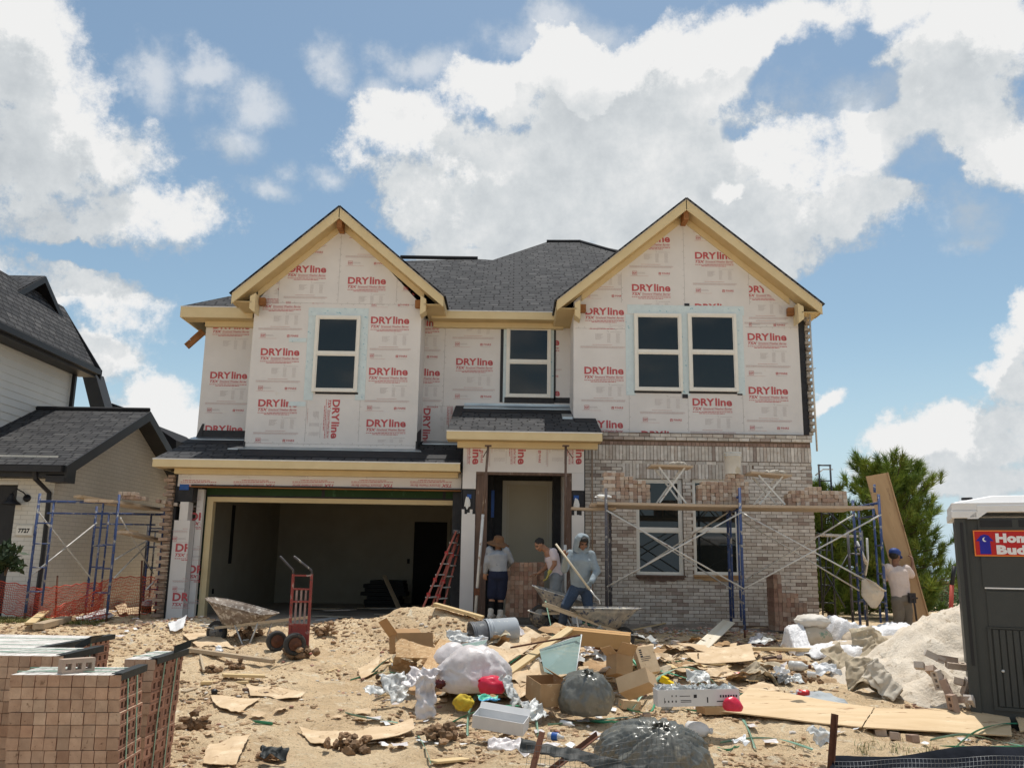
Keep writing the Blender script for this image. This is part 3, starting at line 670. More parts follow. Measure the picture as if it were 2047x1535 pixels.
# ---- porch
PE = (15.75, PZ(863, 15.75, 1048)); PS = .37
def pz(y): return PE[1]+PS*(y-PE[0])
px0, px1 = PX(893, 862, 15.75), PX(1204, 864, 15.75); xg = xl2-.0
mb = MB(); roofpoly(mb, [(px0, 15.73, pz(15.73)), (px1, 15.73, pz(15.73)), (px1, YRG-.003, pz(YRG)), (xg, YRG-.003, pz(YRG)), (xg, YMID, pz(YMID)), (px0, YMID, pz(YMID))]); proof = mb.build('porch_roof', M_shing, house)
mb = MB(); patch(mb, 17.45, 18.08, px0, xg-.02, zf=pz); patch(mb, 16.62, 16.99, xg+.02, px1, zf=pz, x2=px1, x3=xg); patch(mb, 16.9, 17.46, px0, px0+.14, px0+.2, px0, zf=pz); mb.build('underlay_patch', M_under, proof)
mb = MB(); patch(mb, 17.8, 18.09, px0+.18, xg, zf=pz, e=.03); mb.box(px0+.18, xg, YMID-.01, YMID, pz(YMID), pz(YMID)+.07); patch(mb, 16.95, 17.25, xg-.22, xg-.02, zf=pz, e=.04); mb.build('flashing', M_metal, proof)
eave(px0, px1, pz(15.75), 15.73, YPOR, h=.155, h2=.10, inset=.18)
# porch front: header, two columns
cXl0, cXl1 = PX(921, 1100, YPOR), PX(948, 1100, YPOR); cXr0, cXr1 = PX(1143, 1080, YPOR), PX(1168, 1080, YPOR)
hz0, hz1 = PZ(944, YPOR, 1050), PZ(889, YPOR, 1050)
def wallbox(name, X0, X1, Y0, Y1, z0, z1, mat, prints=None, S=None, Yp=None):
 mb = MB(); mb.box(X0, X1, Y0, Y1, z0, z1); o = mb.build(name, mat, house)
 if prints: pm = MB(); print_on(pm, Yp or Y0, prints, S); pm.build('printed_lettering', PRINT_M, o)
 return o
wallbox('porch_header', cXl0, cXr1, YPOR, YPOR+.15, hz0, hz1, M_sheath, [(1053, 845, 90, (932, 890, 1166, 944)), (963, 845, 90, (932, 890, 1166, 944)), (1168, 845, 90, (1060, 890, 1168, 944))])
for (a, b) in ((cXl0, cXl1), (cXr0, cXr1)):
 wallbox('porch_column', a, b, YPOR, YPOR+.3, PZ(978, YPOR), hz0-.002, M_sheath)
 wallbox('porch_column', a+.01, b-.01, YPOR+.02, YPOR+.3, PZ(1028, YPOR), PZ(978, YPOR)-.002, M_black)
 n = 5; mb = MB(); zt_ = PZ(1030, YPOR); mb.box(a, b, YPOR-.004, YPOR+.3, -.02, zt_-.002)
 for k in range(n): w_ = (b-a)/n; mb.box(a+w_*k, a+w_*(k+.98), YPOR-.004, YPOR+.015, zt_-.0015, zt_+.05+.05*math.sin(k*2.1+a*5), 0)
 mb.build('porch_column', M_sheath, house)
M_white = mk('white_wrap_scrap', (.8, .79, .76), (.6, .6, .57), 18, .7, .5, 30)
for (a, b) in ((935, 1005), (1153, 1008)):
 p = P(a, b, YPOR-.03); mb = MB(); mb.blob((p.x, p.y, p.z), .05, .03, .10, 3, .4, 3, 2); mb.build('loose_wrap', M_white, house)
M_blue = mk('blue_membrane', (.02, .10, .38), (.015, .07, .28), 10, .4)
mb = MB()
for (a, b, c, d, Y) in ((934, 942, 988, 996, YPOR+.01), (1147, 1157, 990, 999, YPOR+.01)): X0, X1, z0, z1 = rectpx(a, b, c, d, Y); mb.box(X0, X1, Y-.006, Y+.01, z0, z1)
X0, X1, z0, z1 = rectpx(982, 988, 980, 1034, 17.3); mb.box(X0, X1, 17.28, 17.3, z0, z1); mb.build('blue_membrane_patch', M_blue, house)
# brown steel/wood jamb and lintel of the porch mouth, side walls, back wall with the door
M_jamb = mk('weathered_brown_board', (.17, .11, .085), (.10, .065, .05), 6, .8, .3, 30, spots=[(6, .62, .05, (.36, .31, .26))], stretch=(3, 3, .6))
wallbox('porch_jamb', cXl1+.003, PX(972, 1100, YPOR), YPOR+.03, YPOR+.14, -.02, hz0-.05, M_jamb)
wallbox('porch_jamb', PX(1131, 1080, YPOR), cXr0-.003, YPOR+.03, YPOR+.14, -.02, hz0-.05, M_jamb)
wallbox('porch_lintel', cXl1+.003, cXr0-.003, YPOR+.0, YPOR+.14, hz0-.048, hz0-.002, M_jamb)
YD = 18.0
mb = MB(); mb.box(cXl0+.1, cXl1+.15, YPOR+.31, YD, -.02, hz1); mb.box(cXr0-.12, cXr1, YPOR+.31, YD, -.02, hz1); mb.build('porch_side_wall', M_sheath, house)
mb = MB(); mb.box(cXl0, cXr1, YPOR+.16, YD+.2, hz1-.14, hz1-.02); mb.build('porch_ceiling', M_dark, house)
mb = MB(); mb.box(cXl1+.15, cXr0-.12, YD, YD+.1, -.02, hz1-.14); mb.box(cXl1+.151, cXl1+.30, YD-.3, YD-.001, -.02, hz1-.14); mb.box(cXr0-.28, cXr0-.121, YD-.35, YD-.001, -.02, hz1-.14); mb.build('porch_back_wall', M_black, house)
dX0, dX1, dz0, dz1 = rectpx(1003, 1106, 961, 1215, YD-.06); dz0 = .08
fr = thing('front_door', None, None, (0, 0, 0)); fr.parent = house; fr.location = Vector(((dX0+dX1)/2, YD, dz0))-house.location
mb = MB(); mb.box(dX0, dX0+.09, YD-.06, YD-.001, dz0, dz1); mb.box(dX1-.09, dX1, YD-.06, YD-.001, dz0, dz1); mb.box(dX0+.09, dX1-.09, YD-.06, YD-.001, dz1-.09, dz1)
M_cream = mk('cream_trim', (.60, .56, .46), (.55, .51, .41), 3, .6)
mb.build('frame', M_cream, fr)
mb = MB(); mb.box(dX0+.09, dX1-.09, YD-.03, YD-.002, dz0, dz1-.09); mb.build('door_leaf', M_door, fr)
mb = MB(); mb.box(dX0+.11, dX0+.13, YD-.036, YD-.031, dz0+.05, dz1-.11); mb.box(dX1-.13, dX1-.11, YD-.036, YD-.031, dz0+.05, dz1-.11); mb.build('weather_strip', M_cream, fr)
mb = MB(); mb.box(cXl0-.1, cXr1+.05, 15.6, YD+.1, -.45, .06); mb.build('porch_slab', M_conc, house)
# ---- garage
gaXl0, gaXl1 = PX(344, 1090, YGAR), PX(376, 1090, YGAR)
hzg0, hzg1 = PZ(976, YGAR, 640), PZ(944, YGAR, 640)
gaR = PX(922, 1100, YGAR)
grp = [(430+k*118, 994, 180, (360, 945, 924, 975)) for k in range(6)]
wallbox('garage_header', gaXl0, cXl0-.03, YGAR, YGAR+.12, hzg0, hzg1+.1, M_sheath, grp)
YI = YGAR+.42
wallbox('garage_column', gaXl0, gaXl1, YGAR, YGAR+.25, -.03, PZ(1050, YGAR), M_sheath, [(352, 1085, 0, (345, 1050, 375, 1215)), (352, 987, 0, (345, 1050, 375, 1215)), (346, 1183, 0, (335, 1050, 375, 1215))])
wallbox('garage_column', gaXl0+.08, gaXl1-.06, YGAR+.005, YGAR+.25, PZ(1050, YGAR)+.002, PZ(1013, YGAR), M_sheath)
wallbox('garage_column', gaXl0+.002, gaXl1-.002, YGAR+.02, YGAR+.25, PZ(1013, YGAR)+.001, hzg0-.002, M_black)
wallbox('garage_column', gaXl0+.04, gaXl1-.08, YGAR-.003, YGAR+.015, PZ(984, YGAR)-.05, PZ(978, YGAR), M_blue)
ix0 = PX(404, 1100, YI)
wallbox('garage_return_wall', gaXl1+.003, ix0, YGAR+.26, YGAR+.36, -.03, hzg0-.03, M_sheath, [(381, 1023, 0, (378, 985, 402, 1215)), (377, 1128, 0, (374, 985, 400, 1215)), (380, 925, 0, (378, 985, 402, 1215))], Yp=YGAR+.258)
M_jb = wallbox('garage_lintel', PX(380, 980, YGAR), cXl0-.03, YGAR-.07, YGAR+.12, hzg0-.012, hzg0-.001, M_lintel)
mb = MB(); mb.box(PX(380, 980, YGAR)+.02, cXl0-.031, YGAR-.02, YGAR-.008, hzg0+.0, hzg0+.035); mb.build('lintel_flashing', M_black, house)
zo = PZ(1006, YI, 660); ox0, ox1 = PX(419, 1100, YI), PX(916, 1100, YI)
iy1 = PZ(987, YI)
mb = MB(); mb.box(ix0-.1, gaR+.1, YI, YI+.03, zo+.10, iy1+.2); mb.box(ix0-.02, ix0+.08, YI, YI+.03, -.03, zo+.1); mb.build('green_board', M_green, house)
mb = MB()
mb.box(ix0+.08, gaR+.15, YI-.008, YI-.001, zo+.075, zo+.125); mb.box(ix0+.02, ix0+.075, YI-.009, YI-.002, -.03, zo+.12); mb.box(ix0-.08, ix0-.0, YI-.007, YI-.001, -.03, iy1+.1)
for xx in (PX(646, 990, YI), PX(888, 990, YI)): mb.box(xx-.03, xx+.03, YI-.008, YI-.002, zo+.126, iy1+.1)
mb.box(ox1+.075, cXl0+.12, YI-.03, YI+.05, -.03, iy1+.25); mb.box(cXl0-.2, cXl0-.002, YGAR+.125, YGAR+.3, -.03, hzg0-.02); mb.box(cXl0-.028, cXl0-.002, YPOR+.1, YGAR+.1, -.03, hz1)
mb.build('joint_tape', M_black, house)
mb = MB(); t = .09
mb.box(ox0-t, ox0, YI-.02, YI+.14, -.03, zo+t-.02); mb.box(ox1, ox1+t-.02, YI-.02, YI+.14, -.03, zo+t-.02); mb.box(ox0+.001, ox1-.001, YI-.02, YI+.14, zo, zo+t-.022)
mb.box(ox0-t-.025, ox0-t-.001, YI-.028, YI-.0, -.03, zo+t); mb.box(ox0-t, ox1+t, YI-.028, YI-.021, zo+t-.03, zo+t-.001)
mb.build('garage_door_frame', M_trim, house)
# the room behind
gb = 23.2; gl_ = ox0-.35
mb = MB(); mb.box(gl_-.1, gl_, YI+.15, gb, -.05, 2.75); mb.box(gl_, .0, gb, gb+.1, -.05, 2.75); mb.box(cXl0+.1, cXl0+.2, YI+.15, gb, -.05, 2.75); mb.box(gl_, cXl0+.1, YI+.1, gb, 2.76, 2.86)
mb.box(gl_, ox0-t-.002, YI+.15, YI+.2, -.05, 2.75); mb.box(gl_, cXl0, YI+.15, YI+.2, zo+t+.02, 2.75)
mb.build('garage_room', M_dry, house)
mb = MB(); mb.box(gl_-.1, cXl0+.2, YGAR-.1, gb+.1, -.3, .02); mb.build('garage_slab', M_conc, house)
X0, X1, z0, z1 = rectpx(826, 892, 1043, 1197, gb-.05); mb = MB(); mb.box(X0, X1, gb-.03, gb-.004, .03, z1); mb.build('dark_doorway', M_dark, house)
mb = MB(); mb.box(X0-.09, X0-.002, gb-.045, gb-.002, .03, z1+.08); mb.box(X1+.002, X1+.09, gb-.045, gb-.002, .03, z1+.08); mb.box(X0, X1, gb-.045, gb-.002, z1+.002, z1+.08); mb.build('doorway_trim', M_dry, house)
boxes('wall_socket', [(gl_+.001, gl_+.012, 19.2, 19.4, 1.0, 2.25), (-2.65, -2.57, gb-.012, gb-.001, 1.05, 1.17), (gl_+.001, gl_+.02, 18.3, 18.37, .4, .5)], M_dark)
# ---- brick facing, brick by brick
M_brick = mk('pale_brick', (1.0, 1.0, 1.0), (.74, .70, .67), 9, .9, .35, 60, col=True, spots=[(16, .60, .08, (.66, .52, .44))])
M_mort = mk('brown_mortar', (.20, .145, .105), (.13, .09, .065), 12, .95, .4, 50)
def bcol(r, dark=0.0):
 k = r.random()
 if k < .52: c = Vector((.66, .62, .565))
 elif k < .82: c = Vector((.58, .535, .475))
 elif k < .95: c = Vector((.50, .44, .385))
 else: c = Vector((.37, .305, .265))
 return tuple(c*r.uniform(.90, 1.2)*(1-dark))
def brick_field(mb, X0, X1, z0, z1, Y, holes, rng, bl=.194, bh=.057, mt=.0095, soldier=False, dark=0.0, dep=.02, cf=bcol):
 row = 0; z = z0
 if soldier:
  x = X0
  while x < X1-.03:
   w = min(bh, X1-x); yy = Y+rng.uniform(-.002, .002)
   if not any(x+w > h[0]+.01 and x < h[1]-.01 and z1 > h[2]+.01 and z0 < h[3]-.01 for h in holes): mb.box(x, x+w, yy, Y+dep, z0, z1, 0, cf(rng, dark))
   x += bh+mt
  return
 while z+bh <= z1+.012:
  x = X0-(bl+mt)/2*(row % 2)
  while x < X1:
   a, b = max(x, X0), min(x+bl, X1); segs = [(a, b)]
   for h in holes:
    if z+bh > h[2]+.008 and z < h[3]-.008:
     ns = []
     for (p, q) in segs:
      if q <= h[0] or p >= h[1]: ns.append((p, q)); continue
      if p < h[0]: ns.append((p, h[0]))
      if q > h[1]: ns.append((h[1], q))
     segs = ns
   for (p, q) in segs:
    if q-p > .03: mb.box(p, q-.0005, Y+rng.uniform(-.0025, .0025), Y+dep, z, z+bh+rng.uniform(-.0015, .0015), 0, cf(rng, dark))
   x += bl+mt
  z += bh+mt; row += 1
rng = random.Random(11)
bX0, bX1 = PX(1170, 1050, YBR), (PX(1637, 1235, YBR)+PX(1622, 880, YBR))/2
zz = lambda y: PZ(y, YBR, 1400)
w1 = rectpx(1270, 1364, 958, 1151, YRG); w2 = rectpx(1383, 1478, 958, 1151, YRG)
holes = [(w1[0], w1[1], w1[2], w1[3]), (w2[0], w2[1], w2[2], w2[3]), (-99, cXr1+.03, -1, 9)]
arch = (w1[0]-.25, w2[1]+.25, w1[3]+.003, w1[3]+.29)
mb = MB()
brick_field(mb, bX0, bX1, .03, zz(922)-.01, YBR, holes+[arch], rng)
brick_field(mb, arch[0], arch[1], arch[2], arch[3], YBR, [], rng, soldier=True)
brick_field(mb, bX0, bX1, zz(921), zz(892), YBR, [(-99, PX(1186, 900, YBR), -1, 9)] if False else [], rng, soldier=True)
redc = lambda r, d: tuple(Vector((.36, .25, .20))*r.uniform(.7, 1.15))
brick_field(mb, bX0, bX1, zz(891), zz(882), YBR, [], rng, bl=.07, bh=.062, cf=redc)
brick_field(mb, PX(1205, 870, YBR), bX1+.03, zz(881), zz(864), YBR-.03, [], rng, dep=.05)
brick_field(mb, bX0+.22, bX1-.02, .12, .16, YBR-.004, [], rng) if False else None
bf = mb.build('brick_facing', M_brick, house)
def mortar_plate(mb, X0, X1, z0, z1, Y, holes):
 xs_ = sorted({X0, X1, *[h[0] for h in holes], *[h[1] for h in holes]}); zs_ = sorted({z0, z1, *[h[2] for h in holes], *[h[3] for h in holes]})
 for i in range(len(xs_)-1):
  for j in range(len(zs_)-1):
   cx_, cz_ = (xs_[i]+xs_[i+1])/2, (zs_[j]+zs_[j+1])/2
   if any(h[0] < cx_ < h[1] and h[2] < cz_ < h[3] for h in holes) or cx_ < X0 or cx_ > X1 or cz_ < z0 or cz_ > z1: continue
   mb.box(xs_[i], xs_[i+1], Y, Y+.10, zs_[j], zs_[j+1])
mb = MB(); mortar_plate(mb, bX0, bX1-.004, -.02, zz(866), YBR+.007, [w1, w2]); mb.build('mortar_bed', M_mort, bf)
# the side veneer seen end-on beside the upper right sheathing, toothed
def toothed(X0, X1, z0, z1, Y, side, rng, name='toothed_brick_edge', cf=redc):
 mb = MB(); z = z0; k = 0
 while z < z1-.05:
  w = .045 if k % 2 else .0; a, b = (X0-w, X1) if side < 0 else (X0, X1+w)
  mb.box(a+rng.uniform(-.012, .012), b, Y-rng.uniform(0, .05)-(k % 2)*.07, Y+.3, z, z+.055, 0, cf(rng, 0)); z += .068; k += 1
 return mb.build(name, M_brick, house)
toothed(xr2+.13, xr2+.20, zz(866)+.02, PZ(625, YRG, 1600), YRG+.05, 1, rng, cf=lambda r, d: bcol(r, .35))
boxes('corner_membrane', [(xr2+.001, xr2+.125, YRG+.02, YRG+.12, zz(866), PZ(615, YRG, 1600)), (cXr1+.003, bX0+.03, YBR+.02, YBR+.12, -.02, PZ(892, YBR))], M_black)
tX0, tX1 = PX(334, 1090, YGAR), PX(343, 1090, YGAR)
toothed(tX0-.08, tX1-.04, -.02, hzg1-.05, YGAR-.02, -1, rng, cf=lambda r, d: tuple(Vector((.42, .31, .24))*r.uniform(.6, 1.2)))
mb = MB(); mb.box(tX1-.035, gaXl0-.002, YGAR+.02, YGAR+3, -.02, hzg1+.1); mb.build('corner_membrane', M_black, house)
wa, _ = window(1270, 1364, 958, 1151, YRG-.04, rail=.47, proud=.03); wb, _ = window(1383, 1478, 958, 1151, YRG-.04, rail=.47, proud=.03)
# unfinished sills: black paper and torn cardboard
M_card = mk('brown_cardboard', (.46, .30, .16), (.36, .22, .11), 5, .9, .3, 20, spots=[(7, .60, .08, (.56, .42, .27))])
M_card2 = mk('pale_cardboard', (.66, .51, .34), (.52, .37, .22), 4, .9, .35, 18, spots=[(5, .57, .10, (.72, .58, .40)), (13, .62, .05, (.36, .23, .13))])
for (w_, mt_) in ((w1, M_jamb), (w2, M_card)):
 mb = MB(); n = 14; W_ = w_[1]-w_[0]
 for k in range(n):
  a = w_[0]-.01+W_*k/n; b = w_[0]-.01+W_*(k+1)/n; d = lambda q: .05+.05*math.sin((q-w_[0])/W_*math.pi)+.012*math.sin(q*31)
  mb.prism([(a, YBR-.012, w_[2]+.02), (b, YBR-.012, w_[2]+.02), (b, YBR-.03, w_[2]-d(b)), (a, YBR-.03, w_[2]-d(a))], (0, .008, 0))
 mb.box(w_[0]-.02, w_[1]+.02, YBR-.05, YRG-.05, w_[2]-.015, w_[2]+.018)
 mb.build('sill_cover', mt_, house)
# foundation edge
mb = MB(); mb.box(bX0, bX1, YBR+.02, YBR+1.5, -.5, .025); mb.box(gaXl0-.1, cXl0-.1, YGAR-.02, YGAR+.3, -.5, .018); mb.build('foundation', M_conc, house)
# side wall right, upper storey and roof edge extras
mb = MB(); mb.box(xr2-.12, xr2+.0, YRG+3.0, YRG+9, 0, PZ(607, YRG)); mb.box(bX1-.12, bX1-.002, YBR+.11, YBR+9, 0, zz(868)); mb.build('side_wall', M_mort, house)
# stray notched timber sticking out at the left eave
mb = MB(); p, q = P(408, 664, 18.6), P(374, 694, 18.6)
mb.bar(p, q, .06, .10); d = (q-p).normalized(); s = Vector((d.z, 0, -d.x)); mb.bar(q+s*.065-d*.15, q+s*.065+d*.0, .06, .045); mb.bar(p+s*.07, q+s*.07-d*.16, .06, .05)
mb.build('stray_timber', M_brownw, house)
# ------------------------------------------------------------------ neighbour house
M_wbrick = None
def paintedbrick(name, c1, c2, mo):
 m = bpy.data.materials.new(name); m.use_nodes = True; nt = m.node_tree; N = nt.nodes; L = nt.links.new; b = N['Principled BSDF']; b.inputs['Roughness'].default_value = .8
 tc = N.new('ShaderNodeTexCoord'); br = N.new('ShaderNodeTexBrick'); L(tc.outputs['UV'], br.inputs['Vector'])
 br.inputs['Scale'].default_value = 1; br.inputs['Brick Width'].default_value = .24; br.inputs['Row Height'].default_value = .08; br.inputs['Mortar Size'].default_value = .005; br.inputs['Mortar Smooth'].default_value = .4
 br.inputs['Color1'].default_value = (*c1, 1); br.inputs['Color2'].default_value = (*c2, 1); br.inputs['Mortar'].default_value = (*mo, 1)
 n = N.new('ShaderNodeTexNoise'); n.inputs['Scale'].default_value = 1.3; n.inputs['Detail'].default_value = 6; L(tc.outputs['UV'], n.inputs['Vector'])
 r = N.new('ShaderNodeValToRGB'); L(n.outputs['Fac'], r.inputs[0]); r.color_ramp.elements[0].color = (.84, .83, .8, 1); r.color_ramp.elements[1].color = (1.05, 1.05, 1.05, 1)
 mx = N.new('ShaderNodeMix'); mx.data_type = 'RGBA'; mx.blend_type = 'MULTIPLY'; mx.inputs['Factor'].default_value = 1; L(br.outputs['Color'], mx.inputs[6]); L(r.outputs[0], mx.inputs[7]); L(mx.outputs[2], b.inputs['Base Color'])
 bp = N.new('ShaderNodeBump'); bp.inputs['Strength'].default_value = .6; bp.inputs['Distance'].default_value = .006; bp.invert = True; L(br.outputs['Fac'], bp.inputs['Height']); L(bp.outputs[0], b.inputs['Normal'])
 MATS[name] = m; return m
M_wbrick = paintedbrick('white_painted_brick', (.70, .68, .63), (.66, .64, .59), (.48, .46, .42))
M_tbrick = paintedbrick('taupe_painted_brick', (.65, .60, .52), (.62, .57, .49), (.43, .39, .33))
M_siding = mk('white_lap_siding', (.68, .68, .65), (.63, .63, .60), 2, .6)
M_blk = mk('black_trim', (.012, .012, .014), (.02, .02, .022), 4, .5)
nXw = PX(100, 1050, 16.5); nY0, nY1 = 16.5, 22.6
nb = thing('neighbour_house', 'finished house with white and taupe brick walls, black trim and dark shingle roofs', 'house', (nXw-4, 19, 0))
def vwall(mb, a, b, z0, z1, top=None, m=0):
 """vertical wall face with brick uv; a, b plan points; top: extra outline points (t, z)"""
 a = Vector((*a, 0)); b = Vector((*b, 0)); L = (b-a).length
 pts = [(0, z0), (L, z0), (L, z1)]+([(t*L, z) for t, z in top] if top else [])+[(0, z1)]
 mb.poly([a+(b-a)*(u/L)+Vector((0, 0, z)) for u, z in pts], m, uv=pts)
ez = 2.86; rz = 4.28; ym = (nY0+nY1)/2
mb = MB(); vwall(mb, (-17, nY0), (nXw, nY0), 2.45, ez+.1); vwall(mb, (PX(22, 1080, nY0), nY0), (nXw, nY0), -.6, 2.45); vwall(mb, (-17, nY0), (PX(22, 1080, nY0)-2.9, nY0), -.6, 2.45); mb.build('front_wall', M_wbrick, nb)
mb = MB(); x_ = PX(22, 1080, nY0); mb.box(x_-2.9, x_, nY0+.12, nY0+.2, -.6, 2.45); mb.build('garage_door', M_blk, nb)
mb = MB(); mb.box(x_-2.9, x_-.001, nY0-.01, nY0+.12, 2.40, 2.449); mb.build('door_lintel', M_siding, nb)
mb = MB(); vwall(mb, (nXw, nY0), (nXw, nY1), -.6, ez, top=[(.5, rz-.02)]); mb.build('side_wall', M_tbrick, nb)
mb = MB(); ro = nXw+.36
eY0 = nY0-.4; sl = (rz-ez)/(ym-nY0)
def nz_(y): return rz-sl*abs(y-ym)+.06
roofpoly(mb, [(-17, eY0, nz_(eY0)), (ro, eY0, nz_(eY0)), (ro, ym, nz_(ym)), (-17, ym, nz_(ym))]); roofpoly(mb, [(-17, ym, nz_(ym)), (ro, ym, nz_(ym)), (ro, nY1+.4, nz_(nY1+.4)), (-17, nY1+.4, nz_(nY1+.4))])
nr = mb.build('garage_roof', shingle('grey_shingles', (.075, .075, .077), (.04, .04, .043), (.009, .009, .011)), nb)
mb = MB(); mb.tube([(-12, ym, nz_(ym)+.03), (ro, ym, nz_(ym)+.03)], .05, 6); mb.build('ridge_cap', M_under, nr)
mb = MB()
for s, ye in ((-1, eY0), (1, nY1+.4)):
 a = Vector((ro, ym, nz_(ym)-.005)); e = Vector((ro, ye, nz_(ye)-.005)); d = Vector((0, 0, -.22))
 mb.prism([a, e, e+d, a+d], (.03, 0, 0)); mb.prism([a+Vector((-.36, 0, -.16)), e+Vector((-.36, 0, -.16)), e+Vector((0, 0, -.16)), a+Vector((0, 0, -.16))], (0, 0, -.02))
mb.box(nXw+.02, ro, eY0, eY0+.42, nz_(eY0)-.30, nz_(eY0)-.04)
mb.build('barge_board', M_blk, nb)
mb = MB(); mb.box(-17, ro-.02, eY0-.11, eY0, nz_(eY0)-.13, nz_(eY0)-.02); mb.box(-17, ro-.05, eY0+.001, nY0-.002, nz_(eY0)-.22, nz_(eY0)-.13); mb.build('gutter', M_blk, nb)
mb = MB(); xd = nXw-.06; mb.tube([(xd-.12, eY0-.03, nz_(eY0)-.12), (xd-.10, eY0-.01, nz_(eY0)-.25), (xd, nY0-.05, nz_(eY0)-.48), (xd+.02, nY0-.05, 1.2), (xd, nY0-.05, 0)], .042, 6, sm=False); mb.build('downspout', M_blk, nb)
# upper storey
uX = -10.75
mb = MB(); z = 2.6; k = 0
while z < 5.72:
 zt2 = min(z+.163, 5.74); mb.prism([(uX, 16.2, z), (uX+.016, 16.2, z), (uX+.002, 16.2, zt2), (uX, 16.2, zt2)], (0, 4.78, 0)); z += .163
mb.box(-17, uX, 16.2, 21.0, 2.6, 5.74); us = mb.build('siding_wall', M_siding, nb)
boxes('corner_board', [(uX+.0, uX+.028, 20.88, 21.02, 2.6, 5.74), (uX, uX+.028, 17.45, 17.60, 2.6, 5.74)], M_siding, nb)
S2 = 1.58; eX = uX+.46; ze2 = 5.64
def uz(x): return ze2+S2*(eX-x)
mb = MB(); roofpoly(mb, [(eX, 15.5, uz(eX)), (eX, 21.2, uz(eX)), (-11.3, 21.2, uz(-11.3)), (-11.3, 15.5, uz(-11.3))], eave=(0, 1, 0)); ur = mb.build('upper_roof', M_shing, nb)
mb = MB(); roofpoly(mb, [(-11.3, 15.5, uz(-11.3)), (-11.3, 21.2, uz(-11.3)), (-13.2, 21.2, ze2), (-13.2, 15.5, ze2)], eave=(0, 1, 0)); mb.build('upper_roof', M_shing, nb)
mb = MB(); mb.box(eX-.0, eX+.12, 15.5, 21.25, ze2-.14, ze2-.01); mb.box(uX+.03, eX-.001, 15.5, 21.2, ze2-.20, ze2-.12); mb.build('gutter', M_blk, nb)
mb = MB(); a = Vector((eX+.12, 21.2, ze2-.02)); b = Vector((-11.3, 21.2, uz(-11.3)-.01)); d = Vector((0, 0, -.42)); mb.prism([a, b, b+d, a+d*.6], (0, .04, 0)); mb.build('barge_board', M_blk, nb)
mb = MB(); mb.box(uX+.03, uX+.11, 20.9, 20.99, 2.6, 5.6); mb.build('downspout', M_blk, nb)
mb = MB(); mb.prism([(uX, 21.0, 2.6), (uX, 21.0, 5.7), (-11.3, 21.0, uz(-11.3)-.2), (-13.2, 21.0, 5.7), (-13.2, 21.0, 2.6)], (0, .02, 0)); mb.build('rear_wall', M_siding, nb)
dX = -11.08; dA = Vector((dX, 19.8, 7.58)); dL = Vector((dX, 18.72, 6.84)); dR = Vector((dX, 20.9, 6.80))
mb = MB(); bk = Vector((-1.2, 0, 0)); roofpoly(mb, [dL+Vector((.0, -.05, 0)), dA, dA+bk, dL+Vector((-.6, -.05, 0))], eave=(1, 0, 0)); roofpoly(mb, [dA, dR, dR+Vector((-.6, 0, 0)), dA+bk], eave=(1, 0, 0)); dm = mb.build('dormer_roof', M_shing, nb)
mb = MB(); dz_ = Vector((0, 0, -.17)); up_ = Vector((0, 0, -.01))
mb.prism([dL+up_, dA+up_, dA+dz_, dL+dz_], (.03, 0, 0)); mb.prism([dA+up_, dR+up_, dR+dz_, dA+dz_], (.03, 0, 0)); mb.prism([dA+dz_*.7, dR+dz_*.7, dR+dz_*.7+Vector((-.4, 0, 0)), dA+dz_*.7+Vector((-.4, 0, 0))], (0, 0, -.02)); mb.build('barge_board', M_blk, dm)
mb = MB(); mb.prism([dL+Vector((-.38, .1, -.1)), dA+Vector((-.38, 0, -.1)), dR+Vector((-.38, -.1, -.1))], (-.02, 0, 0)); mb.build('dormer_wall', M_siding, dm)
# rear lower gable edge seen past the corner
q = [P(163, 745, 22.2), P(190, 745, 22.2), P(212, 822, 22.2), P(182, 822, 22.2)]; mb = MB(); mb.prism(q, (0, .5, 0)); mb.build('rear_barge_board', M_blk, nb)
q = [P(196, 790, 23), P(212, 802, 23), P(250, 815, 23), P(250, 835, 23), P(196, 835, 23)]; mb = MB(); mb.prism(q, (0, .3, 0)); mb.build('rear_roof', M_under, nb)
q = [P(300, 845, 26), P(352, 880, 26), P(352, 935, 26), P(300, 935, 26)]; mb = MB(); mb.prism(q, (0, 3, 0)); mb.build('rear_roof', M_shing, nb)
# lamp
lp = P(36, 1006, nY0); mb = MB(); M_ = Matrix.Translation((lp.x-.02, nY0-.20, lp.z))
mb.lathe([(.0, .17), (.03, .165), (.045, .13), (.07, .09), (.10, .04), (.17, -.02), (.175, -.035), (.165, -.035), (.1, .03)], 20, 0, M=M_)
mb.tube([(lp.x-.02, nY0-.20, lp.z+.16), (lp.x+.0, nY0-.20, lp.z+.23), (lp.x+.05, nY0-.17, lp.z+.25), (lp.x+.12, nY0-.08, lp.z+.20), (lp.x+.16, nY0, lp.z+.12)], .012, 6)
mb.lathe([(.07, 0), (.07, .02), (.0, .02)], 16, 0, M=Matrix.Translation((lp.x+.16, nY0, lp.z+.10)) @ Matrix.Rotation(R(90), 4, 'X')); mb.build('wall_lamp', M_blk, nb)
X0, X1, z0, z1 = rectpx(32, 68, 1049, 1071, nY0); mb = MB(); mb.box(X0, X1, nY0-.03, nY0-.002, z0, z1); sg = mb.build('address_plaque', mk('limestone', (.60, .57, .50), (.55, .52, .45), 9, .8), nb)
mb = MB(); mb.box(X0+.02, X1-.02, nY0-.034, nY0-.031, z0+.02, z1-.02); mb.build('plaque_face', mk('pale_stone', (.74, .72, .66), (.7, .68, .62), 9, .8), sg)
mb = MB()
for f in text2d('7727', bold=.05, spacing=1.1): mb.poly([(X0+.06+x*(X1-X0-.12), nY0-.0365, z0+.062+y*(z1-z0-.124)) for x, y in f])
mb.build('house_number', M_blk, sg)
